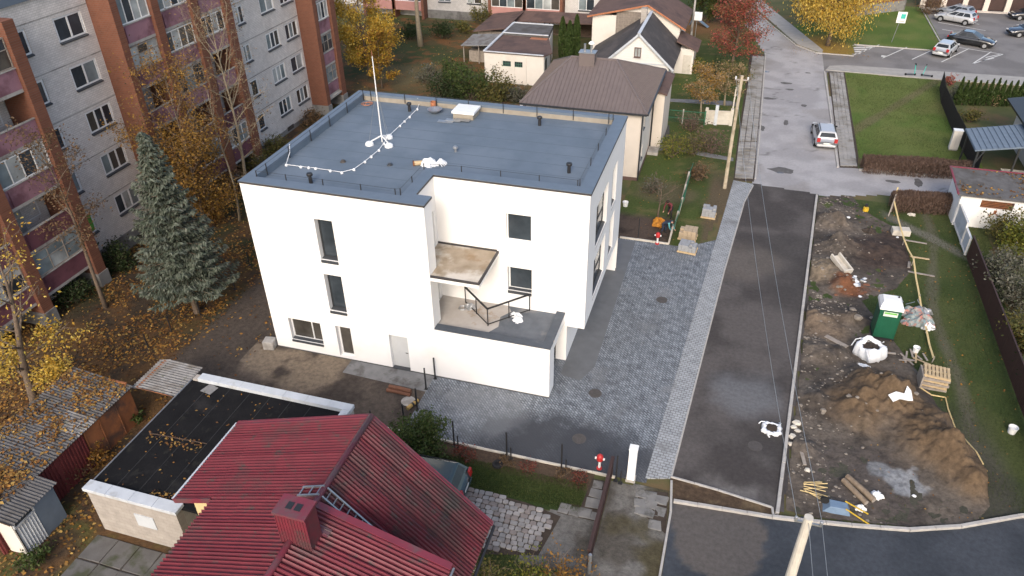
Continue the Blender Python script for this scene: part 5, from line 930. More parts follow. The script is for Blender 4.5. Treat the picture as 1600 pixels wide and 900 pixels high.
build('front_wall', wall(MBd(), (37.2, 24.2, 0), X_, Z_, -Y_, 4.6, 2.35, h_v, .2), 'white_render', st); [build('slat', MBd().box(38.46, 24.24, 1.53+i*.11, 40.39, 24.3, 1.58+i*.11), 'rust', st) for i in range(5)]; build('recess', MBd().box(38.4, 24.39, 1.45, 40.45, 24.41, 2.1), 'dark_inside', st)
build('west_wall', MBd().box(37.2, 24.41, 0, 37.3, 27.3, 2.4), 'white_render', st); build('rear_wall', MBd().box(37.2, 27.3, 0, 41.8, 27.4, 2.5), 'white_render', st); build('east_wall', MBd().box(41.7, 24.41, 0, 41.8, 27.3, 2.4), 'white_render', st)
build('roof', MBd().slab([(36.9, 23.9, 2.4), (42.2, 23.9, 2.4), (42.2, 27.6, 2.7), (36.9, 27.6, 2.7)], .1), 'asbestos_dark', st); build('roof_trim', MBd().bar((36.88, 23.88, 2.44), (36.88, 27.62, 2.74), .12, .06).bar((36.88, 27.62, 2.74), (42.2, 27.62, 2.74), .1, .06), 'ridge_red', st)
k = MBd(); k.bar((39.45, 24.17, 1.2), (39.45, 24.17, 1.42), .16, .04); k.bar((39.15, 24.17, 1.0), (39.45, 24.17, 1.22), .12, .04); k.bar((39.75, 24.17, 1.0), (39.45, 24.17, 1.22), .12, .04); build('wall_ornament', k, 'rust', st); build('leaning_plank', MBd().bar((40.9, 23.1, .0), (41.6, 23.9, 2.0), .3, .05), 'wood_grey', st)
# ================================================================ TREES, SHRUBS, LEAVES
ML('lf_yellow', [(.42, .27, .03), (.50, .31, .035), (.36, .20, .025), (.30, .25, .04), (.46, .24, .03)]); ML('lf_gold', [(.62, .44, .09), (.70, .52, .13), (.52, .34, .06), (.48, .40, .12)], .4)
ML('lf_orange', [(.26, .125, .025), (.20, .09, .02), (.32, .17, .03), (.14, .075, .025), (.22, .14, .03)]); ML('lf_red', [(.40, .085, .075), (.32, .06, .06), (.44, .15, .08), (.24, .07, .055), (.34, .19, .09)], .4)
ML('lf_green', [(.045, .075, .018), (.065, .10, .025), (.035, .055, .014), (.09, .11, .03), (.055, .08, .02)]); ML('lf_dark', [(.025, .042, .014), (.035, .055, .018), (.02, .032, .012), (.05, .065, .02)]); ML('lf_olive', [(.11, .11, .03), (.075, .085, .025), (.16, .14, .04), (.06, .06, .02), (.20, .15, .04)])
ML('lf_tawny', [(.30, .17, .035), (.24, .13, .03), (.36, .22, .045), (.18, .10, .03)]); ML('lf_crimson', [(.17, .035, .03), (.12, .03, .025), (.20, .06, .035), (.09, .04, .025)]); ML('lf_hedge', [(.105, .066, .05), (.13, .085, .064), (.075, .05, .04), (.15, .10, .075)], .1); ML('lf_lime', [(.13, .15, .025), (.18, .18, .03), (.09, .12, .02), (.22, .17, .03)]); ML('lf_brown', [(.10, .06, .03), (.13, .08, .04), (.07, .045, .025), (.16, .095, .045)], .1); ML('lf_pale', [(.30, .22, .12), (.36, .25, .14), (.24, .15, .08), (.20, .18, .09)]); ML('lf_grey', [(.12, .12, .09), (.16, .155, .12), (.09, .085, .06), (.07, .085, .04)])
ML('needle_blue', [(.10, .118, .088), (.135, .15, .118), (.075, .092, .065), (.05, .066, .045), (.17, .18, .145)], .12); ML('cypress', [(.035, .06, .016), (.05, .08, .02), (.028, .048, .014), (.065, .09, .025)], .12); ML('litter', [(.24, .11, .022), (.32, .165, .035), (.15, .065, .02), (.09, .045, .02), (.36, .235, .07), (.17, .08, .025), (.065, .035, .02)], .1, .8)
ML('blade', [(.042, .066, .018), (.058, .086, .022), (.08, .095, .03), (.034, .05, .015)], .2)
def limbs(base, h, r, seed, start=.3, nprim=14, tr=.14, prof=None, up=.6, nsec=5, twig=True, lean=(0, 0), wob=.05, spread=1.0):
    """trunk, limbs and twigs; returns the mesh builder and the points along the outer wood where leaves sit"""
    q = random.Random(seed); k = MBd(); base = Vector(base); prof = prof or (lambda t: math.sin(math.pi*min(1, .12+.9*t))**.6)
    path = [base+Vector((lean[0]*t+wob*h*.25*math.sin(2.3*t*3+seed), lean[1]*t+wob*h*.25*math.sin(1.7*t*3+seed*2), h*t)) for t in [i/7 for i in range(8)]]; path[0].z -= .1
    k.tube(path, [tr*(1.25 if i == 0 else 1)*(1-.86*(i/7)) for i in range(8)], 7); pts = []
    def at(t): f = t*7; i = min(6, int(f)); return path[i].lerp(path[i+1], f-i)
    for n in range(nprim):
        t = start+(.97-start)*((n+q.random())/nprim); p0 = at(t); az = n*2.4+q.uniform(-.4, .4); tt = (t-start)/(1-start)
        L = r*prof(tt)*q.uniform(.75, 1.12)*spread; el = up*(.45+.75*tt)+q.uniform(-.15, .15); d = Vector((math.cos(az)*math.cos(el), math.sin(az)*math.cos(el), math.sin(el))); L /= max(.35, math.cos(el))**.6; pp = [p0]; dd = d.copy()
        for s in range(3): dd = (dd+Vector((q.uniform(-.2, .2), q.uniform(-.2, .2), q.uniform(-.05, .22)))).normalized(); pp.append(pp[-1]+dd*L/3)
        r0 = max(.014, tr*.42*(1-.6*t)); k.tube(pp, [r0, r0*.7, r0*.45, r0*.16], 5, cap=False)
        for s in range(nsec):
            u = .3+.7*(s+q.random())/nsec; f = u*3; i = min(2, int(f)); b = pp[i].lerp(pp[i+1], f-i); sd_ = (dd+Vector((q.gauss(0, .8), q.gauss(0, .8), q.gauss(.1, .5)))).normalized(); l2 = L*q.uniform(.22, .42)*(1.15-.45*u)
            e1 = b+sd_*l2*.55; e2 = e1+(sd_+Vector((q.gauss(0, .3), q.gauss(0, .3), q.gauss(.05, .25)))).normalized()*l2*.5; k.tube([b, e1, e2], [r0*.36, r0*.22, r0*.08], 3, cap=False); pts += [b.lerp(e1, .5), e1, e1.lerp(e2, .5), e2]
            if twig:
                for _ in range(3): g = b.lerp(e2, q.uniform(.3, 1)); e3 = g+Vector((q.gauss(0, .5), q.gauss(0, .5), q.gauss(.1, .4))).normalized()*l2*.4; k.tube([g, e3], [r0*.12+.003, .003], 3, cap=False); pts.append(e3)
    return k, [tuple(p) for p in pts]
def leaf_cloud(name, pts, n, size, jit, mat, parent, seed, flat=.2, keep=None, droop=0, asp=.6):
    rng = np.random.RandomState(seed); pts = np.array(pts); w = rng.uniform(.2, 1.6, len(pts)); w /= w.sum(); c = pts[rng.choice(len(pts), n, p=w)]+rng.normal(size=(n, 3))*np.array(jit)
    if keep is not None: c = c[keep(c)]
    c[:, 2] = np.maximum(c[:, 2], .05); a, b = rnd_axes(rng, len(c), size, flat, asp)
    if droop: a[:, 2] -= droop*np.abs(a).sum(1); a *= (size/np.maximum(1e-6, np.linalg.norm(a, axis=1)))[:, None]*rng.uniform(.7, 1.3, len(c))[:, None]
    return quads_mesh(name, c, a, b, mat, parent, off=wo(parent))
def tree(name, label, cat, loc, h, r, mats, n, size, seed, bark='bark', group=None, jit=None, keep=None, flat=.2, droop=0, **kw):
    t = thing(name, label, cat, loc, 0, group); k, pts = limbs(loc, h, r, seed, **kw); build('trunk', k, bark, t, smooth=True); j = jit or (r*.09, r*.09, r*.08)
    mats = mats if isinstance(mats, list) else [mats]
    if n: 
        for i, m in enumerate(mats): leaf_cloud('crown' if i == 0 else 'foliage', pts, n//len(mats), size, j, m, t, seed+i, flat, keep, droop)
    return t
def shrub(name, label, loc, r, h, mat, n, size, seed, group=None, stems=9, cat='shrub', twig_m='bark', bare=False):
    """a low bush: many stems from the base, foliage through an uneven dome"""
    t = thing(name, label, cat, loc, 0, group); q = random.Random(seed); k = MBd(); pts = []; B = Vector(loc)
    for i in range(stems):
        az = i*2.4+q.random(); el = q.uniform(.5, 1.4); L = math.hypot(r*math.cos(el), h*math.sin(el))*q.uniform(.8, 1.1); p = [B+Vector((q.uniform(-.1, .1)*r, q.uniform(-.1, .1)*r, -.03))]; d = Vector((math.cos(az)*math.cos(el), math.sin(az)*math.cos(el), math.sin(el)))
        for s in range(3): d = (d+Vector((q.gauss(0, .15), q.gauss(0, .15), q.gauss(0, .1)))).normalized(); p.append(p[-1]+d*L/3)
        k.tube(p, [.02+.01*r, .014+.005*r, .01, .004], 4, cap=False); pts += [tuple(p[1].lerp(p[2], .5)), tuple(p[2]), tuple(p[2].lerp(p[3], .5)), tuple(p[3])]
        for s in range(4 if not bare else 9):
            b = p[1].lerp(p[3], q.random()); e = b+Vector((q.gauss(0, 1), q.gauss(0, 1), q.gauss(.4, .6))).normalized()*L*q.uniform(.15, .4); k.tube([b, e], [.009, .004], 3, cap=False); pts.append(tuple(e))
    build('stems', k, twig_m, t)
    if n: leaf_cloud('foliage', pts, n, size, (r*.16, r*.16, h*.1), mat, t, seed)
    return t
# ---- blue spruce
sp_ = thing('blue_spruce', 'tall blue-grey spruce standing between the flats and the white building', 'tree', (-6.28, 1.49, 0)); SH = 11.3
k = MBd().tube([(-6.28, 1.49, -.1), (-6.27, 1.49, 5), (-6.28, 1.49, SH)], [.2, .13, .02], 8); build('trunk', k, 'bark', sp_)
rng = np.random.RandomState(3); q = random.Random(3); bk_ = MBd(); Cs, As, Bs = [], [], []; z = 2.35; tier = 0
while z < SH-.1:
    f = (z-2.35)/(SH-2.35); Rm = 2.55*(1-f)**.85+.1; nb = max(5, int(13*(1-f)+4))
    for i in range(nb):
        az = i/nb*6.283+tier*1.7+q.uniform(-.2, .2); L = Rm*q.uniform(.72, 1.14); zz = z+q.uniform(-.12, .12); dirx, diry = math.cos(az), math.sin(az); sag = .2*L*(1-f*.9)
        pt = lambda u: np.array((-6.28+dirx*L*u, 1.49+diry*L*u, zz-sag*math.sin(u*2.0)+.16*L*u*u*(1+f)))
        bk_.tube([tuple(pt(u)) for u in (0, .4, .75, 1)], [.03, .022, .012, .004], 3, cap=False)
        m = int(34+150*L/2.75)
        u = rng.uniform(.12, 1.0, m)**.75; wdt = (.36*L*(1.12-u)+.1)*rng.uniform(-1, 1, m); base_ = np.stack([-6.28+dirx*L*u-diry*wdt, 1.49+diry*L*u+dirx*wdt, zz-sag*np.sin(u*2.0)+.16*L*u*u*(1+f)-np.abs(wdt)*.25+rng.normal(0, .03, m)], 1)
        sgn = np.sign(wdt); ax = np.stack([dirx*.8-diry*sgn*.7+rng.normal(0, .25, m), diry*.8+dirx*sgn*.7+rng.normal(0, .25, m), -.42+rng.normal(0, .3, m)], 1); ax /= np.linalg.norm(ax, axis=1)[:, None]; s_ = rng.uniform(.085, .17, m)[:, None]
        up_ = np.stack([rng.normal(0, .5, m), rng.normal(0, .5, m), np.ones(m)], 1); bb = np.cross(ax, up_); bb /= np.linalg.norm(bb, axis=1)[:, None]; Cs.append(base_); As.append(ax*s_); Bs.append(bb*s_*.32)
    z += .40*(1-.45*f); tier += 1
build('branches', bk_, 'bark', sp_, kind='stuff'); quads_mesh('crown', np.concatenate(Cs), np.concatenate(As), np.concatenate(Bs), 'needle_blue', sp_, off=wo(sp_))
# ---- broadleaf trees, each where it stands
tree('yellow_maple', 'half-bare maple with golden yellow leaves by the rusty garages', 'tree', (-8.9, -7.7, 0), 8.6, 3.4, ['lf_yellow', 'lf_gold'], 15000, .08, 21, 'bark', start=.16, nprim=15, tr=.22, up=.8, lean=(1.2, .5), keep=lambda c: (c[:, 2] < 4.3+.8*np.sin(c[:, 0]*2)) | (np.random.RandomState(5).rand(len(c)) < .05))
tree('russet_tree', 'slender russet-leaved tree close to the balcony piers of the flats', 'tree', (-11.8, .4, 0), 10.5, 2.4, 'lf_brown', 2600, .07, 22, 'bark', start=.35, nprim=12, tr=.13, up=.9, jit=(.3, .3, .3))
tree('orange_maple', 'thin maple with rusty orange leaves in front of the flats behind the spruce', 'tree', (-11.2, 9.6, 0), 11.2, 3.5, ['lf_orange', 'lf_tawny', 'lf_tawny', 'lf_brown'], 44000, .075, 23, 'bark', start=.14, nprim=26, tr=.13, up=.95, nsec=8, jit=(.4, .4, .4), keep=lambda c: (c[:, 2] < 7.4+1.5*np.sin(c[:, 1]*3)) | (np.random.RandomState(6).rand(len(c)) < .12))
tree('bare_ash', 'nearly bare pale-barked tree with few dry leaves against the grey flats', 'tree', (-11.0, 14.6, 0), 12.8, 3.4, ['lf_pale', 'lf_brown'], 2600, .065, 24, 'bark_pale', start=.25, nprim=26, tr=.14, up=1.0, nsec=8, jit=(.3, .3, .3))
tree('bare_sapling', 'bare pale sapling beside the orange maple in front of the flats', 'tree', (-10.2, 11.8, 0), 9.5, 1.8, 'lf_brown', 500, .06, 25, 'bark_pale', start=.3, nprim=10, tr=.09, up=1.1)
tree('golden_birch', 'dense golden-orange birch behind the far end of the flats', 'tree', (-14.6, 41.5, 0), 11.0, 3.9, ['lf_yellow', 'lf_gold', 'lf_yellow'], 21000, .12, 26, 'bark', start=.12, nprim=26, tr=.17, up=.7, droop=.25)
tree('golden_birch', 'smaller golden birch leaning toward the back garden beside the dense one', 'tree', (-12.0, 39.2, 0), 5.2, 2.0, ['lf_yellow', 'lf_orange'], 5000, .1, 27, 'bark', start=.15, nprim=16, tr=.09, up=.7)
tree('tall_linden', 'tall tree whose bare trunk rises from the leaf-strewn back garden', 'tree', (-13.7, 53.3, 0), 15, 4.2, ['lf_orange', 'lf_yellow'], 9000, .14, 28, 'bark_pale', start=.5, nprim=20, tr=.3, up=.8)
tree('red_cherry', 'spreading tree with crimson autumn leaves overhanging the old street', 'tree', (21.0, 54.0, 0), 5.7, 3.5, ['lf_red', 'lf_red', 'lf_brown'], 9500, .1, 29, 'bark', start=.2, nprim=24, tr=.16, up=.75, twig=True)
tree('golden_willow', 'broad golden weeping tree beside the car park entrance', 'tree', (30.8, 64.5, 0), 7.6, 5.6, ['lf_gold', 'lf_gold', 'lf_yellow'], 24000, .13, 30, 'bark', start=.2, nprim=30, tr=.25, up=.6, droop=.9, jit=(.5, .5, .75))
tree('green_maple', 'large dark green tree above the rear brown house', 'tree', (17.0, 71.0, 0), 5.6, 3.6, ['lf_green', 'lf_green', 'lf_olive'], 15000, .13, 31, 'bark', start=.15, nprim=26, tr=.22, up=.7)
tree('lime_tree', 'yellow-green tree between the crimson cherry and the dark green tree', 'tree', (20.3, 68.5, 0), 5.0, 2.3, ['lf_lime', 'lf_olive'], 7000, .12, 32, 'bark', start=.12, nprim=18, tr=.13, up=.7)
tree('apple_tree', 'small orange-leaved apple tree on the lawn beyond the green mesh fence', 'tree', (19.0, 39.6, 0), 4.0, 1.9, ['lf_pale', 'lf_tawny'], 4200, .08, 33, 'bark_pale', start=.3, nprim=12, tr=.1, up=.5, jit=(.25, .25, .2))
tree('apple_tree', 'grey-branched apple tree with thin tan leaves near the old pavement', 'tree', (20.9, 43.0, 0), 3.4, 2.1, ['lf_pale', 'lf_olive'], 3200, .08, 34, 'bark_pale', start=.25, nprim=12, tr=.1, up=.4, jit=(.25, .25, .2))
tree('bare_apple', 'small leafless fruit tree above the workers in the dug garden', 'tree', (18.0, 19.8, 0), 2.8, 1.6, 'lf_brown', 120, .05, 35, 'bark', start=.35, nprim=11, tr=.07, up=.6)
for i, (x, y, h) in enumerate(((3.25, 52.0, 4.6), (4.03, 52.0, 4.25), (4.6, 52.8, 4.7))):
    t = thing('columnar_cypress', 'slim dark green columnar cypress in the row of three by the garage', 'cypress', (x, y, 0), 0, 'three columnar cypresses'); build('trunk', MBd().tube([(x, y, -.1), (x, y, h*.9)], [.07, .02], 6), 'bark', t)
    rng = np.random.RandomState(40+i); n = 2600; zz = rng.uniform(.03, 1, n)**.9; rad = .42*(np.sin(np.pi*np.clip(.16+.84*zz, 0, 1))**.55)*rng.uniform(.55, 1.06, n)**.5; az = rng.uniform(0, 6.283, n); c = np.stack([x+rad*np.cos(az), y+rad*np.sin(az), zz*h], 1); a = np.stack([np.cos(az)*.3, np.sin(az)*.3, np.ones(n)], 1)+rng.normal(0, .25, (n, 3)); a /= np.linalg.norm(a, axis=1)[:, None]; b = np.cross(a, rng.normal(size=(n, 3))); b /= np.linalg.norm(b, axis=1)[:, None]; quads_mesh('crown', c, a*.14, b*.06, 'cypress', t, off=wo(t))
for i in range(13):
    p0, p1 = P(1493, 163), P(1606, 166); x, y = p0.x+(p1.x-p0.x)*i/12, p0.y+(p1.y-p0.y)*i/12; h = 2.1+.45*random.Random(i).random(); t = thing('thuja', 'small pointed green thuja in the row along the car park pavement', 'thuja', (x, y, 0), 0, 'thuja hedge row'); build('trunk', MBd().tube([(x, y, -.1), (x, y, h*.85)], [.04, .01], 5), 'bark', t)
    rng = np.random.RandomState(60+i); n = 900; zz = rng.uniform(0, 1, n); rad = .36*(1-zz)**.75*rng.uniform(.5, 1.1, n); az = rng.uniform(0, 6.283, n); c = np.stack([x+rad*np.cos(az), y+rad*np.sin(az), .05+zz*h], 1); a = np.stack([np.cos(az)*.4, np.sin(az)*.4, np.ones(n)], 1)+rng.normal(0, .25, (n, 3)); a /= np.linalg.norm(a, axis=1)[:, None]; b = np.cross(a, rng.normal(size=(n, 3))); b /= np.linalg.norm(b, axis=1)[:, None]; quads_mesh('crown', c, a*.11, b*.05, 'cypress', t, off=wo(t))
# ---- clipped brown hedges
def hedge(name, label, a, b, w, h, seed, n=12000):
    a, b = Vector((a.x, a.y, 0)), Vector((b.x, b.y, 0)); d = b-a; L = d.length; d.normalize(); nn = Vector((-d.y, d.x, 0)); t = thing(name, label, 'hedge', tuple((a+b)/2)); rng = np.random.RandomState(seed); u = rng.uniform(0, L, n); v = rng.uniform(-1, 1, n); zz = rng.uniform(0, 1, n)**.7
    face = rng.rand(n); v = np.where(face < .55, np.sign(v)*rng.uniform(.75, 1.05, n), v); zz = np.where(face > .7, rng.uniform(.85, 1.06, n), zz); bump = 1+.12*(vnoise(u, u*0, .8, seed)-.5)*2
    c = np.array(a)[None, :]+np.outer(u, np.array(d))+np.outer(v*w/2*(1-.25*zz)*bump, np.array(nn)); c[:, 2] = zz*h*bump; ax = rng.normal(0, .45, (n, 3)); ax[:, 2] += 1; ax /= np.linalg.norm(ax, axis=1)[:, None]; bb = np.cross(ax, rng.normal(size=(n, 3))); bb /= np.linalg.norm(bb, axis=1)[:, None]; quads_mesh('twigs', c, ax*.12, bb*.022, 'lf_hedge', t, off=wo(t))
    k = MBd(); q = random.Random(seed)
    for i in range(int(L/.35)): p = a+d*(i*.35+.15)+nn*q.uniform(-.2, .2); k.tube([p+Vector((0, 0, -.05)), p+Vector((q.uniform(-.15, .15), q.uniform(-.15, .15), h*.85))], [.02, .006], 4, cap=False)
    build('stems', k, 'bark', t)
hedge('brown_hedge', 'clipped leafless brown hedge along the lawn above the side street', P(1345, 266), P(1512, 277), 1.3, 1.15, 71, 17000)
hedge('brown_hedge', 'looser brown hedge on the grass below the side street', P(1390, 326), P(1492, 331), 1.3, 1.2, 72, 11000)
# ---- shrubs
S = lambda px: tuple(P(*px))
shrub('round_shrub', 'round dark green shrub at the eave of the red-roofed cottage', (10.5, -5.3, 0), 1.2, 2.0, 'lf_green', 7500, .07, 81, stems=26)
for i, (x, m, lb) in enumerate(((12.3, 'lf_red', 'low red-leaved bush at the first dark fence post by the yard kerb'), (12.9, 'lf_red', 'low red bush with orange tips beside the yard kerb'), (14.6, 'lf_brown', 'low brownish bush at the middle fence post by the yard kerb'), (15.6, 'lf_red', 'crimson twiggy bush under the yard kerb'), (17.1, 'lf_brown', 'low dry bush at the last fence post by the yard kerb'), (17.9, 'lf_red', 'small red bush near the red hydrant'))): shrub('low_bush', lb, (x, -4.75-.1*(i % 2), 0), .5, .5, m.replace('lf_red', 'lf_crimson'), 220, .05, 90+i, stems=8)
for i, (x, y, r, h, m, lb) in enumerate(((15.6, -10.9, 1.0, 1.5, 'lf_olive', 'yellow-green bush at the cottage corner below the cobbles'), (17.3, -10.4, .9, 1.3, 'lf_lime', 'yellowing rose bush by the cobbled drive'), (18.6, -10.2, .8, 1.5, 'lf_orange', 'orange-tinted bush at the foot of the sliding gate'))): shrub('garden_bush', lb, (x, y, 0), r, h, m, 900, .06, 100+i, stems=16)
for i, (px, r, h, m, n, lb) in enumerate((((700, 160), 1.9, 2.8, 'lf_dark', 2600, 'dark green bush behind the rear parapet of the white building'), ((735, 158), 2.0, 3.4, 'lf_green', 3000, 'tall fresh green bush in front of the garage'), ((775, 160), 1.9, 2.8, 'lf_olive', 2400, 'grey-green bush beside the brown-roofed house'), ((672, 130), 1.6, 1.6, 'lf_grey', 900, 'greyish twiggy bush in the back garden'), ((800, 158), 1.3, 2.0, 'lf_grey', 1300, 'silvery bush against the brown-roofed house shed'), ((710, 125), 1.5, 2.2, 'lf_green', 1600, 'rounded green bush left of the garage wall'))): shrub('orchard_bush', lb, S(px), r, h, m, n, .11, 110+i, stems=16)
for i, (px, r, h, m, n, lb) in enumerate((((432, 240), 1.4, 1.5, 'lf_olive', 1500, 'olive bush under the far windows of the flats'), ((492, 196), 1.3, 1.3, 'lf_brown', 1100, 'russet bush by the far entrance of the flats'), ((400, 262), 1.6, 1.3, 'lf_olive', 1300, 'mixed olive bush at the flats beside white building'), ((186, 420), 1.1, 1.9, 'lf_dark', 1800, 'dark green yew bush against the brick pier base'), ((120, 470), 1.6, 1.3, 'lf_dark', 1300, 'dark undergrowth bush below the lowest balcony'), ((330, 345), 1.8, 1.5, 'lf_orange', 1600, 'rusty orange bush behind the spruce'), ((370, 300), 1.7, 1.6, 'lf_brown', 1500, 'brown bush at the rear corner of the white building'), ((290, 330), 1.6, 1.5, 'lf_brown', 1300, 'tawny bush at the foot of the balcony bays'))): shrub('flats_bush', lb, S(px), r, h, m, n, .085, 120+i, stems=14)
for i, (px, r, h, m, n, lb) in enumerate((((105, 745), 1.1, 1.2, 'lf_brown', 1100, 'dry brown vine bush between the blue shed and rusty garages'), ((150, 725), .9, 1.0, 'lf_orange', 700, 'orange vine bush at the dark red garage panels'), ((212, 660), .45, .6, 'lf_green', 450, 'small green bush by the open lean-to'), ((55, 880), .9, .6, 'lf_green', 600, 'low green plants in front of the blue shed'), ((300, 615), .5, .8, 'lf_lime', 350, 'yellow-green climber behind the lean-to'))): shrub('yard_bush', lb, S(px), r, h, m, n, .07, 130+i, stems=12)
for i, (px, r, h, m, n, lb) in enumerate((((1050, 245), 1.3, 1.8, 'lf_lime', 900, 'yellow-green shrub in the garden with green mesh fence'), ((1080, 240), 1.6, 2.0, 'lf_olive', 900, 'brownish twiggy shrub behind the leaning green fence'), ((1112, 238), 1.7, 2.2, 'lf_hedge', 800, 'bare brown shrub beside the pale wooden pole'), ((1080, 205), 1.3, 1.6, 'lf_hedge', 500, 'small bare shrub below the concrete fence panels'), ((1090, 282), 1.2, 1.3, 'lf_brown', 700, 'bare twiggy currant bush near the pole foot'), ((1022, 300), 1.4, 1.1, 'lf_grey', 420, 'grey dry shrub on the lawn near the dug bed'), ((1085, 110), 1.1, 1.4, 'lf_lime', 900, 'bright green shrub by the wing of the rear house'), ((1148, 128), 1.3, 2.2, 'lf_olive', 1500, 'olive shrub beneath the crimson cherry'), ((1118, 118), 1.3, 1.5, 'lf_dark', 1100, 'dark shrub left of the olive one under the cherry'))): shrub('front_bush', lb, S(px), r, h, m, n, .08, 140+i, stems=16, bare=(m in ('lf_brown', 'lf_hedge', 'lf_olive')))
for i, (px, r, h, m, n, lb) in enumerate((((1562, 372), 1.3, 2.2, 'lf_olive', 1800, 'yellow-green bush between white store and brown fence'), ((1592, 400), 1.6, 2.4, 'lf_lime', 4000, 'lime bush at the leaning plank of the store'), ((1560, 440), 1.4, 1.9, 'lf_grey', 3200, 'grey bush behind the brown fence'), ((1588, 480), 1.5, 2.2, 'lf_grey', 3400, 'silvery overgrown bush behind the brown fence'), ((1600, 550), 1.6, 2.0, 'lf_olive', 3200, 'dull olive bush behind the lower brown fence'), ((1592, 330), 1.1, 2.4, 'lf_orange', 700, 'orange vine growing over the store roof'), ((1628, 610), 1.5, 1.8, 'lf_dark', 1200, 'dark bush past the end of brown fence'))): shrub('fence_bush', lb, S(px), r, h, m, n, .085, 160+i, stems=16)
for i, (px, r, h, m, n, lb) in enumerate((((1500, 158), 1.2, 1.5, 'lf_grey', 1100, 'grey-green shrub inside the dark board fence'), ((1520, 152), 1.1, 1.5, 'lf_olive', 900, 'olive shrub in front of the thuja row'), ((1552, 162), 1.0, 1.3, 'lf_pale', 800, 'tan-leaved shrub in front of the thuja row'), ((1515, 190), 1.2, 1.1, 'lf_olive', 900, 'low yellowish shrub beside the carport'), ((1482, 133), .8, 1.0, 'lf_red', 300, 'reddish twigs at the corner of the dark board fence'), ((1450, 22), 1.6, 2.2, 'lf_brown', 1200, 'brown shrub at the corner of the brick building'))): shrub('lawn_shrub', lb, S(px), r, h, m, n, .085, 170+i, stems=14)
for i, (px, r, h, m, n, lb) in enumerate((((880, 20), 2.0, 2.8, 'lf_green', 1500, 'green bush under the pink balconies of the far flats'), ((905, 20), 2.0, 3.2, 'lf_lime', 1500, 'bright green bush beside the far flats'), ((925, 16), 1.6, 2.2, 'lf_dark', 1100, 'dark green bush near the rear brown house'), ((752, 35), 1.8, 2.4, 'lf_olive', 900, 'olive sapling bush before the far grey flats'), ((790, 28), 1.5, 1.2, 'lf_lime', 500, 'yellow-green low bush under the far balconies'), ((640, 62), 1.8, 1.9, 'lf_dark', 1300, 'dark bush at the foot of the tall linden'), ((690, 60), 1.9, 1.6, 'lf_dark', 1200, 'dark hedge bush before the far flats'), ((570, 95), 1.5, 1.8, 'lf_dark', 1400, 'dark green bush by the corner of the near flats'), ((725, 52), 1.4, 1.2, 'lf_olive', 700, 'low flower bush before the far flats'))): shrub('far_bush', lb, S(px), r, h, m, n, .12, 180+i, stems=12)
# ---- fallen leaves, grass blades, weeds, rubble
rng = np.random.RandomState(9)
def scatter(n, poly, dens=None, seed=0):
    rng = np.random.RandomState(seed); xs = [p[0] for p in poly]; ys = [p[1] for p in poly]; x = rng.uniform(min(xs), max(xs), n); y = rng.uniform(min(ys), max(ys), n); k = inpoly(x, y, poly)
    if dens is not None: k &= rng.rand(n) < dens(x, y)
    return x[k], y[k]
def d_leaf(x, y):
    earth = sstep(-5.4, -4.2, x)*sstep(-5.5, -3.4, y); n = vnoise(x, y, .5, 77); return (.15+.85*sstep(.35, .6, n))*(1-.93*earth)*np.where(y > 12, .35, 1)
lx, ly = scatter(40000, [(-15, -20), (-.6, -20), (-.6, 4), (-3, 16), (-15, 22)], d_leaf, 1); lx2, ly2 = scatter(5000, [(-14, 15), (5, 15), (-4, 60), (-20, 60)], lambda x, y: .3+.7*sstep(.45, .6, vnoise(x, y, .3, 78)), 2)
def leaves_on(name, x, y, z, size, seed, label=None): 
    rng = np.random.RandomState(seed); n = len(x); a, b = rnd_axes(rng, n, size, .8, .75); c = np.stack([x, y, z+rng.uniform(.012, .05, n)], 1); o = quads_mesh(name, c, a, b, 'litter'); o['kind'] = 'stuff'; o['label'] = label or 'fallen leaves'; return o
leaves_on('fallen_leaves', np.concatenate([lx, lx2]), np.concatenate([ly, ly2]), 0.0, .085, 3, 'carpet of fallen orange and brown leaves under the trees')
gx, gy = scatter(3400, [(-6.5, -15), (-3.2, -15), (-3.2, -6.9), (-6.5, -6.9)], lambda x, y: .25+.75*sstep(.42, .58, vnoise(x, y, .7, 79))*sstep(-3.0, -4.2, x), 4); leaves_on('roof_leaves', gx, gy, 2.17+(-3.25-gx)*.123, .08, 5, 'orange leaves caught on the corrugated garage roof')
gx, gy = scatter(900, [(-5, -14.8), (-2.6, -14.8), (-2.6, -12.7), (-5, -12.7)], lambda x, y: sstep(-3.2, -4.2, x), 14); leaves_on('shed_leaves', gx, gy, 2.1+(-2.4-gx)*.115, .08, 15, 'leaves lying on the blue shed roof')
gx, gy = scatter(420, [(37, 24), (42, 24), (42, 27.5), (37, 27.5)], lambda x, y: sstep(.4, .6, vnoise(x, y, .8, 80)), 6); leaves_on('store_leaves', gx, gy, 2.43+(gy-23.9)*.081, .1, 7, 'tan leaves lying on the mossy store roof')
gx, gy = scatter(90, [(0, -9.9), (2.6, -9.9), (2.6, -9.2), (0, -9.2)], None, 8); g2, h2 = scatter(120, [(-.3, -12.4), (7.4, -12.4), (7.4, -6), (-.3, -6)], None, 9); g3, h3 = scatter(60, [(2.2, -12.4), (3.6, -12.4), (3.6, -12.0), (2.2, -12)], None, 12); leaves_on('annex_leaves', np.concatenate([gx, g2, g3]), np.concatenate([gy, h2, h3]), 2.41, .06, 10, 'a few dry leaves on the black annex roof')
gx, gy = scatter(650, [(29, -3), (37.4, -2), (39, 25), (30, 26), (32, 12)], None, 11); g2, h2 = scatter(400, [(16, 17), (22, 17), (22, 45), (16, 45)], None, 13); g3, h3 = scatter(500, [(26.5, 60), (35, 60), (35, 70), (26.5, 66)], None, 16); leaves_on('lawn_leaves', np.concatenate([gx, g2, g3]), np.concatenate([gy, h2, h3]), .01, .055, 12, 'scattered yellow leaves on the lawns')
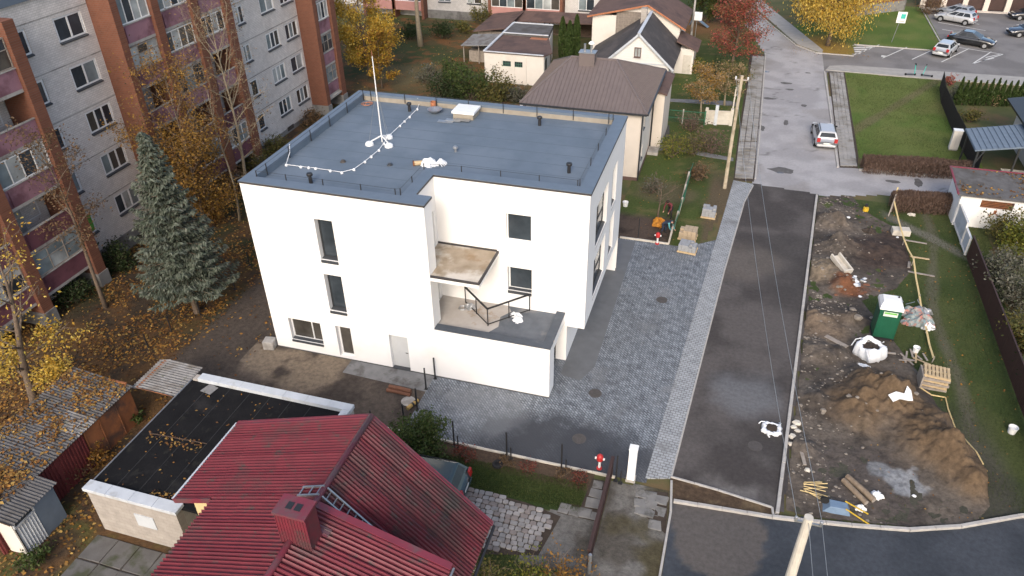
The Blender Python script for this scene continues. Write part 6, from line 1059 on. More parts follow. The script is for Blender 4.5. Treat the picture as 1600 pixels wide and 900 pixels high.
def blades(name, x, y, h, seed, label, mat='blade'):
    rng = np.random.RandomState(seed); n = len(x); a = rng.normal(0, .45, (n, 3)); a[:, 2] = 1; a /= np.linalg.norm(a, axis=1)[:, None]; b = np.cross(a, rng.normal(size=(n, 3))); b /= np.linalg.norm(b, axis=1)[:, None]; s = h*rng.uniform(.5, 1.3, n)[:, None]
    o = quads_mesh(name, np.stack([x, y, s[:, 0]*.6], 1), a*s, b*.011, mat); o['kind'] = 'stuff'; o['label'] = label; return o
gx, gy = scatter(52000, [(29, -3.5), (36.8, -1.5), (38, 10), (39.2, 26), (29.5, 26)], lambda x, y: (~inpoly(x, y, DIRT)).astype(float)*(.25+.75*sstep(.35, .6, vnoise(x, y, .6, 83))), 21); blades('fence_strip_grass', gx, gy, .055, 22, 'rough grass along the brown fence')
gx, gy = scatter(16000, [(10, -6.5), (18.3, -6.5), (18.3, -4.9), (10, -4.9)], None, 23); g2, h2 = scatter(7000, [(13.5, -12), (20, -12), (20, -9.5), (13.5, -9.3)], None, 24); blades('cottage_grass', np.concatenate([gx, g2]), np.concatenate([gy, h2]), .05, 25, 'mown grass of the cottage garden')
gx, gy = scatter(36000, LAWN, lambda x, y: .3+.7*sstep(.35, .6, vnoise(x, y, .5, 84)), 26); blades('lawn_grass', gx, gy, .06, 27, 'grass of the lawn beside the old street')
gx, gy = scatter(1800, DIRT, lambda x, y: sstep(.56, .66, vnoise(x, y, .55, 85)), 28); blades('weeds', gx, gy, .11, 29, 'weeds sprouting from the dug earth')
rk = MBd(); q = random.Random(12)
def rock(k, c, s, q, flat=.6):
    n = 6; o = len(k.v); vs_ = []
    for zz, f in ((-.3, .8), (.1, 1), (.5, .6)):
        for i in range(n): t = i/n*6.283+q.uniform(-.2, .2); r_ = s*f*q.uniform(.75, 1.2); vs_.append((c[0]+r_*math.cos(t), c[1]+r_*math.sin(t)*.8, c[2]+s*flat*zz*1.4))
    k.add(vs_, [(j*n+i, j*n+(i+1) % n, (j+1)*n+(i+1) % n, (j+1)*n+i) for j in range(2) for i in range(n)]+[tuple(range(2*n, 3*n))])
rx_, ry_ = scatter(5200, DIRT, lambda x, y: np.exp(-((x-(26.5+.072*(y+4.3)))/2.4)**2)*(.25+.75*sstep(.4, .6, vnoise(x, y, .5, 86))), 31); rz_ = h_dirt(rx_, ry_, np.ones_like(rx_))
for x, y, z in list(zip(rx_, ry_, rz_))[:1100]: rock(rk, (x, y, z), q.choice((.02, .025, .03, .035, .045, .06, .09)), q)
M('rubble', (.25, .22, .185), (.17, .148, .124), 6, .9, .3, 20); o = build('rubble', rk, 'rubble', kind='stuff', label='small stones and rubble strewn over the dug earth')
# ================================================================ SMALL THINGS
M('hydrant_red', (.45, .03, .03), None, 5, .4); M('brown_steel', (.055, .030, .026), (.042, .024, .021), 3, .6); M('board_dark', (.028, .022, .020), (.02, .016, .015), 5, .8); M('green_mesh', (.03, .14, .075), (.02, .10, .055), 5, .6); M('loo_green', (.012, .09, .048), (.010, .075, .04), 3, .4, spec=.5); M('loo_label', (.62, .66, .60), (.55, .6, .52), 8, .5); M('lime_print', (.14, .42, .08), None, 8, .5)
M('brick_tan', (.42, .33, .23), (.34, .27, .19), 5, .9, .2); M('grey_block', (.30, .31, .325), (.25, .26, .27), 5, .85, .2); M('log_red', (.19, .085, .05), (.13, .06, .038), 4, .8, .3); M('log_yellow', (.42, .28, .09), (.32, .2, .07), 4, .8); M('teal', (.05, .45, .38), None, 5, .5); M('barrow_blue', (.16, .23, .32), (.12, .18, .26), 4, .5); M('tarp_blue', (.14, .22, .24), (.30, .30, .28), 2.5, .5, .5, 8, stain=(.38, .16, .13), sscale=3); M('yellow_plastic', (.55, .36, .03), None, 4, .5); M('bark_log', (.26, .20, .14), (.16, .12, .085), 6, .9, .5, 20)
def g(px, z=0): p = P(px[0], px[1], z); return Vector((p.x, p.y, z))
# ---- posts and boundaries of the yard
def post(name, label, x, y, h, group, w=.06, m='iron_black', z=0):
    t = thing(name, label, 'post', (x, y, z), 0, group); build('shaft', MBd().box(x-w/2, y-w/2, z-.05, x+w/2, y+w/2, z+h), m, t); build('cap', MBd().box(x-w/2-.006, y-w/2-.006, z+h, x+w/2+.006, y+w/2+.006, z+h+.02), m, t); build('base_plate', MBd().box(x-.09, y-.09, z+.0, x+.09, y+.09, z+.022), m, t)
for x, y, lb in ((9.15, -1.05, 'black steel fence post where the doorstep path meets the paving'), (9.3, -2.55, 'black steel fence post beside the stacked logs'), (9.15, -3.76, 'black steel fence post near the annex corner'), (9.3, -.18, 'black steel fence post against the white garage wall')): post('fence_post', lb, x, y, 1.35, 'black posts on the yard edge')
for i, x in enumerate((11.9, 14.45, 17.0, 19.45)):
    post('fence_post', 'tall black fence post behind the kerb of the paved yard', x, -4.34, 1.55, 'tall black posts along the yard kerb', .06); post('short_post', 'short black post beside a tall one along the yard kerb', x+.22, -4.42, .75, 'short black posts along the yard kerb', .05)
for i, px in enumerate(((232, 545), (268, 517), (313, 492), (367, 452), (390, 415))): c = g(px); post('fence_post', 'thin dark fence post on the leafy ground left of the white building', c.x, c.y, 1.0, 'thin posts left of the white building', .05)
for x, y, lb in ((5.2, -4.9, 'dark fence post just behind the annex parapet'), (7.9, -4.6, 'dark fence post by the annex parapet corner')): post('fence_post', lb, x, y, 1.4, 'black posts on the yard edge', .05)
post('fence_post', 'slim black post at the rear kerb of the yard', 17.1, 16.6, 1.6, 'black posts on the yard edge', .05)
gt = thing('sliding_gate', 'long dark steel sliding gate between cottage garden and gravel drive', 'gate', (19.2, -6.5, 0)); build('top_beam', MBd().box(19.14, -9.0, .98, 19.28, -4.0, 1.12), 'brown_steel', gt); build('bottom_beam', MBd().box(19.16, -9.0, .1, 19.26, -4.0, .22), 'brown_steel', gt)
pm = mesh_of(MBd().box(-.012, -.05, .0, .012, .05, .76), 'brown_steel')
for i in range(36): inst('picket', pm, gt, (19.21, -8.9+i*.138, .22))
for y in (-8.95, -6.5, -4.05): build('upright', MBd().box(19.17, y-.03, 0, 19.25, y+.03, .98), 'brown_steel', gt)
build('end_post', MBd().tube([(19.3, -9.2, -.05), (19.3, -9.2, 1.1)], .07, 8), 'galv', gt)
wp = thing('white_pillar', 'square white meter pillar at the yard corner by the pavement', 'pillar', (20.06, -4.1, 0)); build('body', MBd().box(19.9, -4.22, 0, 20.24, -3.9, 1.9), 'white_render', wp, bevel=.01); build('cap', MBd().box(19.88, -4.24, 1.9, 20.26, -3.88, 1.96), 'plastic_white', wp); build('base', MBd().box(19.86, -4.26, -.05, 20.28, -3.86, .1), 'concrete', wp)
def hydrant(x, y, lb):
    t = thing('hydrant', lb, 'hydrant', (x, y, 0)); build('base', MBd().lathe([(.13, 0), (.13, .06), (.09, .08), (.01, .09)], (x, y, 0.015), 10), 'hydrant_red', t); build('riser', MBd().lathe([(.06, .06), (.06, .55), (.01, .56)], (x, y, 0), 10), 'plastic_white', t); build('head', MBd().lathe([(.09, .5), (.14, .55), (.16, .68), (.14, .8), (.07, .88), (.01, .9)], (x, y, 0), 12), 'hydrant_red', t)
    for s in (-1, 1): build('outlet', MBd().tube([(x, y, .66), (x+s*.22, y-.02, .66)], .055, 8), 'plastic_white', t)
hydrant(18.62, -3.85, 'red and white hydrant on the dark paving near the white pillar'); hydrant(18.4, 16.35, 'red and white hydrant at the rear kerb by the pallets')
lg = thing('log_stack', 'short reddish logs stacked on the bare earth by the yard edge', 'logs', (8.0, -1.55, 0))
for i, (y, z, x0, x1) in enumerate(((-1.75, .1, 7.3, 8.6), (-1.55, .1, 7.35, 8.55), (-1.65, .27, 7.4, 8.6))): build('log', MBd().tube([(x0, y, z), ((x0+x1)/2, y+.02, z), (x1, y-.03, z)], .1, 9), 'log_red', lg)
yl = thing('yellow_pipe', 'short yellow marked tube lying beside the fence post', 'tube', (9.0, -2.4, 0)); build('tube', MBd().tube([(8.85, -2.75, .12), (9.12, -2.05, .12)], .1, 10), 'log_yellow', yl); build('band', MBd().tube([(8.96, -2.46, .12), (9.0, -2.36, .12)], .105, 10), 'iron_black', yl); build('band', MBd().tube([(9.05, -2.23, .12), (9.08, -2.15, .12)], .105, 10), 'iron_black', yl)
rb = thing('grey_block', 'rough grey concrete block at the front left corner of the white building', 'block', (-.35, -.25, 0)); build('block', MBd().obox((-.35, -.2, .25), (.3, .05, 0), (-.05, .28, 0), (0, 0, .27)), 'concrete', rb, bevel=.04)
one('tyre', 'old black tyre inside the garage carport opening', 'tyre', MBd().lathe([(.2, 0), (.32, .02), (.35, .1), (.32, .18), (.2, .2), (.18, .1)], (14.6, 2.5, .016), 16), 'rubber')
one('tyre', 'small dark tyre lying in the flower bed by the kerb', 'tyre', MBd().lathe([(.13, 0), (.23, .02), (.25, .08), (.23, .14), (.13, .16), (.11, .08)], (14.2, -4.95, .01), 16), 'rubber')
# ---- stacks on pallets behind the yard
def pallet(parent, c, w=1.2, d=.8, rz=0, m='wood_pale', z=0, name=None):
    R_ = Matrix.Rotation(rz, 3, 'Z'); c = Vector(c); ax, ay = R_ @ Vector((1, 0, 0)), R_ @ Vector((0, 1, 0)); P_ = lambda x, y, zz: c+ax*x+ay*y+Vector((0, 0, zz))
    for i in range(7): build('deck_board', MBd().obox(P_(-w/2+w*(i+.5)/7, 0, z+.133), ax*w/7*.36, ay*d/2, (0, 0, .011)), m, parent)
    for y in (-d/2+.06, 0, d/2-.06): build('stringer', MBd().obox(P_(0, y, z+.066), ax*w/2, ay*.05, (0, 0, .055)), m, parent)
def paver_stack(label, c, rz, layers, m, wrap=False, nx=5, ny=4, w=1.1, d=.85):
    t = thing('paver_stack', label, 'pavers', c); pallet(t, c, w+.1, d+.05, rz); R_ = Matrix.Rotation(rz, 3, 'Z'); me = mesh_of(MBd().box(-w/nx/2*.95, -d/ny/2*.95, 0, w/nx/2*.95, d/ny/2*.95, .14), m); q = random.Random(int(c[0]*100))
    for L in range(layers):
        for i in range(nx):
            for j in range(ny):
                if L == layers-1 and q.random() < .12: continue
                v_ = R_ @ Vector((-w/2+w*(i+.5)/nx, -d/2+d*(j+.5)/ny, 0)); inst('paver', me, t, Vector(c)+v_+Vector((q.uniform(-.008, .008), q.uniform(-.008, .008), .146+L*.145)), (0, 0, rz))
    return t
c = g((1074, 392)); paver_stack('low stack of grey pavers on a pale pallet by the rear hydrant', (c.x, c.y, .016), -.1, 3, 'grey_block'); c = g((1074, 374)); paver_stack('taller stack of tan blocks on a pallet behind the grey pavers', (c.x, c.y+.2, .0), -.08, 4, 'brick_tan', nx=4, ny=3); c = g((1107, 338)); paver_stack('single stack of blue-grey blocks standing alone on the verge', (c.x, c.y, 0), -.05, 4, 'grey_block', nx=4, ny=3, w=.9, d=.8)
def bucket(lb, c, r=.16, h=.3, m='plastic_white'):
    t = thing('bucket', lb, 'bucket', tuple(c)); build('pail', MBd().lathe([(r*.8, 0), (r, h), (r*1.06, h), (r*1.06, h-.03), (r*.96, h-.03), (r*.9, h-.12), (.01, h-.12)], c, 14), m, t); build('handle', MBd().tube([(c[0]+r*math.cos(a), c[1]-.02-.03*math.sin(a), c[2]+h-.04+.0*a) for a in (0, .8, 1.57, 2.3, 3.14)], .008, 4), 'galv', t)
bucket('white bucket on the dug garden behind the white building', g((977, 322)), .2, .35); bucket('white bucket lying on scrap beside the pallet stack', g((1429, 553))+Vector((0, 0, .12)), .17, .34); bucket('white bucket standing on the grass by the brown fence', g((1580, 676)), .2, .36)
# ---- fences
bf = thing('brown_fence', 'long plain brown steel fence along the grass strip', 'fence', (37.36, 7, 0))
for i in range(11):
    y0, y1 = 19.9-i*2.0, 19.9-(i+1)*2.0+.02; pn = build('fence_panel', MBd().grid(lambda u, v: (37.36+.018*math.cos(2*math.pi*u*12), y0+(y1-y0)*u, .06+1.5*v), 48, 1), 'brown_steel', bf); build('cap', MBd().box(37.32, y1, 1.555, 37.4, y0, 1.6), 'brown_steel', pn)
for i in range(12): build('post', MBd().box(37.39, 19.86-i*2, -.05, 37.45, 19.94-i*2, 1.58), 'brown_steel', bf)
df = thing('dark_fence', 'dark board fence around the carport garden beside the lawn', 'fence', (40.0, 43, 0)); pth = [g((1525, 274)), g((1500, 228)), g((1486, 200)), g((1470, 160)), g((1468, 137))]; me = mesh_of(MBd().box(-.065, -.012, 0, .065, .012, 1.6), 'board_dark'); q = random.Random(2)
for a, b in zip(pth[:-1], pth[1:]):
    n = int((b-a).length/.14); an_ = math.atan2((b-a).y, (b-a).x)
    for i in range(n): c = a.lerp(b, (i+.5)/n); inst('board', me, df, (c.x, c.y, q.uniform(-.02, .02)), (0, 0, an_))
    d_ = (b-a).normalized(); nn_ = Vector((-d_.y, d_.x, 0))*-.04
    for z in (.35, 1.3): build('rail', MBd().bar(a+nn_+Vector((0, 0, z)), b+nn_+Vector((0, 0, z)), .05, .08), 'board_dark', df)
wg = thing('white_gate', 'weathered white sheet-metal gate leaves at the end of the brown fence', 'gate', (37.36, 22.5, 0))
for y0, y1, z in ((20.0, 21.4, 1.35), (21.45, 25.0, 1.65)): lf = build('gate_leaf', MBd().box(37.3, y0, .08, 37.36, y1, z), 'parapet_pale', wg); build('frame', MBd().bar((37.27, y0, z-.06), (37.27, y1, z-.06), .05, .1).bar((37.27, y0, .2), (37.27, y1, .2), .05, .1).bar((37.27, y0+.04, .1), (37.27, y0+.04, z-.1), .06).bar((37.27, y1-.04, .1), (37.27, y1-.04, z-.1), .06), 'white_board', lf)
gf = thing('green_fence', 'leaning green mesh fence with concrete posts beside the workers', 'fence', (19.2, 22, 0)); q = random.Random(8)
for i in range(5):
    y0, y1 = 16.6+i*2.1, 16.6+(i+1)*2.1; x0, x1 = 19.15+.04*i+q.uniform(-.05, .05), 19.19+.04*i+q.uniform(-.05, .05); ln = .22+q.uniform(-.06, .1); pn = build('mesh_panel', MBd().bar((x0, y0+.06, .15), (x1, y1-.06, .15), .03).bar((x0+ln, y0+.06, 1.2), (x1+ln, y1-.06, 1.2), .05).bar((x0, y0+.06, .15), (x0+ln, y0+.06, 1.2), .03).bar((x1, y1-.06, .15), (x1+ln, y1-.06, 1.2), .03), 'green_mesh', gf)
    kk = MBd()
    for j in range(15): t_ = (j+.5)/15; kk.bar((x0+(x1-x0)*t_, y0+(y1-y0)*t_, .15), (x0+(x1-x0)*t_+ln, y0+(y1-y0)*t_, 1.2), .022)
    for j in range(9): z = .25+j*.11; kk.bar((x0+ln*(z-.15)/1.05, y0+.06, z), (x1+ln*(z-.15)/1.05, y1-.06, z), .02)
    build('mesh_wire', kk, 'green_mesh', pn, kind='stuff'); build('post', MBd().obox((x0-.03+.1, y0, .65), (.06, 0, 0), (0, .07, 0), (.08, 0, .7)), 'concrete', gf)
gm = thing('green_rail_fence', 'low green mesh fence crossing the garden behind the brown-roofed house', 'fence', (17.8, 36, 0)); a, b = g((1032, 190)), g((1100, 196))
for z in (.5, 1.15): build('rail', MBd().bar(a+Vector((0, 0, z)), b+Vector((0, 0, z)), .05), 'green_mesh', gm)
for i in range(3): p = a.lerp(b, i/2); build('post', MBd().box(p.x-.05, p.y-.05, -.05, p.x+.05, p.y+.05, 1.3), 'concrete' if i == 1 else 'green_mesh', gm)
kk = MBd(); [kk.bar(a.lerp(b, i/40)+Vector((0, 0, .1)), a.lerp(b, i/40)+Vector((0, 0, 1.15)), .015) for i in range(41)]; build('mesh_wire', kk, 'green_mesh', gm, kind='stuff')
cf = thing('concrete_fence', 'pale concrete fence panels with tall white post near the wooden pole', 'fence', (20.3, 36.5, 0)); a, b = g((1102, 194)), g((1141, 196))
for i in range(3):
    for s, (p, q_) in enumerate(((a, a.lerp(b, .36)), (a.lerp(b, .42), b))): build('concrete_panel', MBd().bar(p+Vector((0, 0, .25+.42*i)), q_+Vector((0, 0, .25+.42*i)), .08, .41), 'concrete_pale', cf)
for t_, h in ((0, 1.5), (.39, 1.75), (1, 1.5)): p = a.lerp(b, t_); build('post', MBd().box(p.x-.13, p.y-.13, -.05, p.x+.13, p.y+.13, h), 'parapet_pale' if t_ == .39 else 'concrete_pale', cf)
for px, h in (((1145, 172), 2.1), ((1151, 150), 2.0)): c = g(px); post('concrete_post', 'thin leaning pale concrete post by the old pavement', c.x, c.y, h, 'pale concrete posts by the pavement', .12, 'concrete_pale')
# ---- poles and wires
M('pole_wood', (.46, .39, .29), (.38, .32, .235), 4, .9, .2, 30, stain=(.30, .25, .18), sscale=1.5); wpole = thing('wooden_pole', 'pale wooden utility pole at the bend of the pavement', 'utility pole', (22.09, 25.76, 0)); build('shaft', MBd().tube([(22.09, 25.76, -.1), (22.07, 25.76, 4), (22.09, 25.76, 8.5)], [.14, .125, .10], 10), 'pole_wood', wpole); build('cross_arm', MBd().bar((21.65, 25.76, 8.2), (22.55, 25.76, 8.2), .08), 'wood_grey', wpole)
for x in (21.7, 22.5): build('insulator', MBd().lathe([(.05, 0), (.07, .05), (.05, .12), (.06, .16), (.01, .2)], (x, 25.76, 8.24), 8), 'plastic_white', wpole)
CPX, CPY, CPZ = 25.83, -11.29, 8.0
cpole = thing('concrete_pole', 'tapering pale concrete utility pole at the kerb of the lower street', 'utility pole', (CPX, CPY, 0)); build('shaft', MBd().tube([(CPX, CPY, -.1), (CPX, CPY, 4), (CPX, CPY, CPZ)], [.2, .17, .13], 12), 'concrete_pale', cpole); build('cross_arm', MBd().bar((CPX-.35, CPY, 7.75), (CPX+.4, CPY, 7.75), .06), 'galv', cpole)
for x in (-.32, 0, .37): build('insulator', MBd().lathe([(.04, 0), (.055, .04), (.04, .09), (.05, .12), (.01, .15)], (CPX+x, CPY, 7.79), 8), 'galv', cpole)
def cable(lb, a, b, sag, r=.009):
    a, b = Vector(a), Vector(b); pts = [a.lerp(b, i/20)-Vector((0, 0, sag*4*(i/20)*(1-i/20))) for i in range(21)]; return one('overhead_wire', lb, 'wire', MBd().tube(pts, r, 4), 'galv', group='overhead wires')
cable('thin overhead wire strung between the wooden and the concrete pole', (21.7, 25.76, 8.4), (CPX-.32, CPY, 7.92), .95); cable('thin overhead wire strung between the wooden and the concrete pole', (22.5, 25.76, 8.4), (CPX+.37, CPY, 7.92), .85)
cable('overhead wire dropping from the concrete pole beyond the lower street', (CPX+.37, CPY, 7.9), (CPX+3, CPY-40, 7.6), .6); cable('overhead wire dropping from the concrete pole beyond the lower street', (CPX, CPY, 7.9), (CPX+2.4, CPY-40, 7.6), .6)
lp = thing('lamp_post', 'tall grey lamp post beside the rear brown house', 'lamp post', (15.9, 61.5, 0)); build('shaft', MBd().tube([(15.9, 61.5, -.1), (15.9, 61.5, 9.5)], [.14, .08], 10), 'concrete', lp); build('arm', MBd().bar((15.9, 61.5, 9.45), (17.1, 61.3, 9.7), .06), 'galv', lp); build('lantern', MBd().obox((17.4, 61.25, 9.7), (.35, 0, .03), (0, .12, 0), (0, 0, .06)), 'galv', lp)
sdh = thing('satellite_dish', 'white satellite dish on a bracket by the rear brown house', 'dish', (16.4, 60.4, 0)); build('mast', MBd().bar((16.4, 60.4, 0), (16.4, 60.4, 3.2), .05), 'galv', sdh); build('dish', MBd().obox((16.5, 60.3, 3.4), (.42, 0, 0), (0, .03, 0), (0, 0, .45)), 'plastic_white', sdh, bevel=.02)
sg = thing('parking_sign', 'white sign with teal mark on a slanting pole by the car park', 'sign', tuple(g((1393, 66)))); c = g((1393, 66)); build('pole', MBd().tube([c, c+Vector((.35, .0, 3.0))], .04, 6), 'galv', sg); bd_ = build('board', MBd().box(c.x-.1, c.y-.05, 2.15, c.x+.85, c.y-.02, 3.35), 'plastic_white', sg); build('mark', MBd().box(c.x+.28, c.y-.056, 2.62, c.x+.74, c.y-.0505, 3.12), 'teal', bd_); build('letter_line', MBd().box(c.x+.05, c.y-.056, 2.32, c.x+.7, c.y-.0505, 2.4), 'galv', bd_)
ub = thing('utility_box', 'white utility cabinet on the lawn by the dark board fence', 'cabinet', tuple(g((1488, 234)))); c = g((1488, 234)); build('body', MBd().box(c.x-.32, c.y-.2, .1, c.x+.32, c.y+.25, 1.65), 'cream_pale', ub, bevel=.02); build('lid', MBd().box(c.x-.35, c.y-.23, 1.65, c.x+.35, c.y+.28, 1.72), 'plastic_white', ub); build('plinth', MBd().box(c.x-.3, c.y-.18, -.05, c.x+.3, c.y+.22, .1), 'concrete', ub); build('door_seam', MBd().box(c.x-.004, c.y-.203, .2, c.x+.004, c.y-.2, 1.55), 'galv', ub)
def scooter(lb, c, ang):
    t = thing('kick_scooter', lb, 'scooter', tuple(c), ang); c_ = MBd
    build('deck', MBd().box(-.35, -.08, .1, .35, .08, .15), 'iron_black', t, world=False); build('stem', MBd().bar((.42, 0, .15), (.3, 0, 1.1), .06), 'teal', t, world=False); build('handlebar', MBd().bar((.3, -.25, 1.1), (.3, .25, 1.1), .05), 'iron_black', t, world=False); build('light', MBd().box(.26, -.06, 1.1, .36, .06, 1.2), 'iron_black', t, world=False)
    for x in (-.42, .48): build('wheel', MBd().tube([(x, -.03, .11), (x, .03, .11)], .11, 10), 'rubber', t, world=False)
scooter('shared scooter with pale teal stem facing the car park', g((1421, 119))+Vector((0, 0, .09)), .2); scooter('second shared scooter turned the other way by the lawn', g((1448, 121))+Vector((0, 0, .09)), 2.9)
# ---- the building plot
PL = lambda px: (lambda c: Vector((c.x, c.y, dirt_z(c.x, c.y) if inpoly(c.x, c.y, DIRT) else .0)))(g(px))
lo = thing('portable_toilet', 'dark green portable toilet with white roof on the building plot', 'toilet', (31.55, 10.05, 0)); x0, x1, y0, y1 = 31.0, 32.08, 9.5, 10.6
build('cabin', MBd().box(x0, y0, .12, x1, y1, 1.95), 'loo_green', lo, bevel=.02); build('skid', MBd().box(x0-.02, y0-.02, 0, x1+.02, y1+.02, .12), 'iron_black', lo)
rf_ = build('roof', MBd().add([(x0-.05, y0-.05, 1.95), (x1+.05, y0-.05, 1.95), (x1+.05, y1+.05, 1.95), (x0-.05, y1+.05, 1.95), (x0-.03, y0-.03, 2.12), (x1+.03, y0-.03, 2.12), (x1+.03, y1+.03, 2.12), (x0-.03, y1+.03, 2.12), (x0+.1, y0+.2, 2.34), (x1-.1, y0+.2, 2.34), (x1-.1, y1-.2, 2.34), (x0+.1, y1-.2, 2.34)], [(i, (i+1) % 4, 4+(i+1) % 4, 4+i) for i in range(4)]+[(4+i, 4+(i+1) % 4, 8+(i+1) % 4, 8+i) for i in range(4)]+[(8, 9, 10, 11), (3, 2, 1, 0)]), 'plastic_white', lo)
build('vent_cap', MBd().lathe([(.05, 0), (.05, .06), (.01, .07)], (x1-.2, y1-.35, 2.34), 8), 'iron_black', rf_); lb_ = build('label_plate', MBd().box(x0+.2, y0-.015, 1.55, x1-.18, y0-.022, 1.83), 'loo_label', lo); build('print', MBd().box(x0+.24, y0-.028, 1.7, x1-.22, y0-.0225, 1.8), 'lime_print', lb_); build('door', MBd().box(x0+.14, y0-.014, .16, x1-.14, y0-.001, 1.5), 'loo_green', lo)
for x in (x0+.02, x0+.36, x0+.7, x1-.05): build('rib', MBd().box(x, y0-.02, .14, x+.03, y0-.0145, 1.5), 'loo_green', lo)
def big_bag(lb, c, r, h, seed, tall=True):
    t = thing('bulk_bag', lb, 'sack', tuple(c)); q = random.Random(seed); ph = [q.uniform(0, 6.28) for _ in range(6)]
    def fn(u, v):
        a = 2*math.pi*u; w = 1+.10*math.sin(4*a+ph[0])+.07*math.sin(9*a+ph[1]+4*v)+.05*math.sin(15*a+ph[2])
        prof = [(.92, 0), (1.05, .3), (1.02, .7), (.95, 1.0), (.82, 1.08), (.7, .96), (.6, .85)]; f = v*6; i = min(5, int(f)); rr_ = prof[i][0]+(prof[i+1][0]-prof[i][0])*(f-i); zz = prof[i][1]+(prof[i+1][1]-prof[i][1])*(f-i)
        return (c[0]+r*rr_*w*math.cos(a), c[1]+r*rr_*w*math.sin(a)*.9, c[2]+h*zz*(1+.14*math.sin(2*a+ph[3])+.1*math.sin(5*a+ph[4])*v)-.02)
    build('fabric', MBd().grid(fn, 40, 12), 'cloth_white', t, smooth=True); k = MBd(); heap(k, (c[0], c[1], c[2]+h*.72), r*.68, h*.16, seed+1); build('contents', k, 'soil_dark', t)
    for a in (.6, 2.4, 4.2): build('strap', MBd().tube([(c[0]+r*.95*math.cos(a), c[1]+r*.9*math.sin(a), c[2]+h), (c[0]+r*1.25*math.cos(a+.2), c[1]+r*1.2*math.sin(a+.2), c[2]+h*.8), (c[0]+r*1.35*math.cos(a+.4), c[1]+r*1.3*math.sin(a+.4), c[2]+h*.35)], .03, 4), 'cloth_white', t)
c = PL((1358, 556)); big_bag('large slumped white bulk bag with dark rubble beside the portable toilet', c, .72, .75, 3); c = g((1205, 672)); big_bag('flattened white bag of soil lying open on the new roadway', Vector((c.x, c.y, .006)), .46, .2, 6)
ps = thing('pallet_stack', 'stack of weathered wooden pallets on the grass', 'pallets', (33.5, 6.3, 0))
for i in range(6): pallet(ps, (33.55+.02*(i % 3), 6.25+.03*(i % 2), 0), 1.2, .95, math.pi/2*0+.06*(-1)**i-.05, 'wood_pale' if i % 2 else 'wood_grey', i*.146)
build('blocks', MBd().box(32.9, 5.75, .02, 32.98, 6.7, .8), 'wood_grey', ps)
tp = thing('rubbish_pile', 'heap of plastic waste and tangled strips beside the portable toilet', 'rubbish', tuple(g((1430, 500))))
for i, (px, rx, ry, h, m) in enumerate((((1437, 505), .7, .5, .5, 'tarp_blue'), ((1425, 493), .6, .45, .45, 'tarp_blue'), ((1440, 490), .5, .4, .35, 'galv'), ((1448, 512), .35, .3, .3, 'cloth_white'), ((1416, 505), .3, .25, .2, 'tarp_blue'))): build('plastic_sheet', crumple(g(px), rx, ry, h, 30+i, 6, 30, 10), m, tp)
q = random.Random(31)
for i in range(16): c = g((1410+q.random()*42, 470+q.random()*45)); d_ = Vector((q.uniform(-1, 1), q.uniform(-1, 1), q.uniform(0, .35)))*.55; build('strip', MBd().bar(c+Vector((0, 0, .15)), c+d_+Vector((0, 0, .2)), .035, .02), q.choice(['galv', 'wood_grey', 'iron_black', 'plastic_white']), tp)
sw_ = thing('scrap_timber', 'loose scrap timber under the white bucket by the pallets', 'timber', tuple(g((1432, 560))))
for i in range(9): c = g((1412+q.random()*34, 548+q.random()*20)); a_ = q.uniform(0, 3.14); d_ = Vector((math.cos(a_), math.sin(a_), .03))*q.uniform(.25, .5); build('offcut', MBd().bar(c-d_+Vector((0, 0, .06+.015*i)), c+d_+Vector((0, 0, .06+.015*i)), .09, .03), q.choice(['wood_grey', 'wood_pale']), sw_)
# barrier tape on stakes
bt = thing('barrier_tape', 'pale yellow tape strung over stakes along the edge of the dug earth', 'tape', tuple(g((1405, 362)))); stakes = [((1392, 331), .85), ((1409, 385), .55), ((1424, 415), .5), ((1434, 470), .35), ((1446, 520), .2), ((1456, 566), .3)]; tops = []
for px, h in stakes: c = g(px); tops.append(c+Vector((0, 0, h))); build('stake', MBd().bar(c-Vector((0, 0, .05)), c+Vector((.03, 0, h+.08)), .05), 'wood_grey', bt)
k = MBd(); kk = [tops[0]+Vector((.25, 1.2, .5))]+tops
for a, b in zip(kk[:-1], kk[1:]): m_ = a.lerp(b, .5)-Vector((0, 0, .08)); k.bar(a, m_, .1, .012).bar(m_, b, .1, .012)
build('tape', k, 'rope_yellow', bt); c = g((1388, 338)); build('tall_stake', MBd().bar(c, c+Vector((.3, 1.0, 1.25)), .07), 'wood_grey', bt)
hs = [PL(p)+Vector((0, 0, .04)) for p in [(1438, 608), (1455, 618), (1477, 622), (1481, 640), (1492, 670), (1505, 695), (1520, 720), (1530, 738)]]; one('yellow_hose', 'pale yellow hose trailing along the edge of the sand heap', 'hose', MBd().tube(hs, .035, 6), 'rope_yellow')
def block(name, label, cat, px, size, rz, m, tilt=0, z=0, bev=.02, group=None):
    c = PL(px); t = build(name, MBd().obox((0, 0, size[2]/2), (size[0]/2, 0, 0), (0, size[1]/2, 0), (0, 0, size[2]/2)), m, world=False, loc=(c.x, c.y, c.z+z), bevel=bev, label=label, category=cat); t.rotation_euler = (tilt, tilt*.5, rz)
    if group: t['group'] = group
    return t
block('concrete_block', 'large pale concrete block beside the barrier tape', 'block', (1406, 366), (1.1, .6, .4), .1, 'concrete_pale')
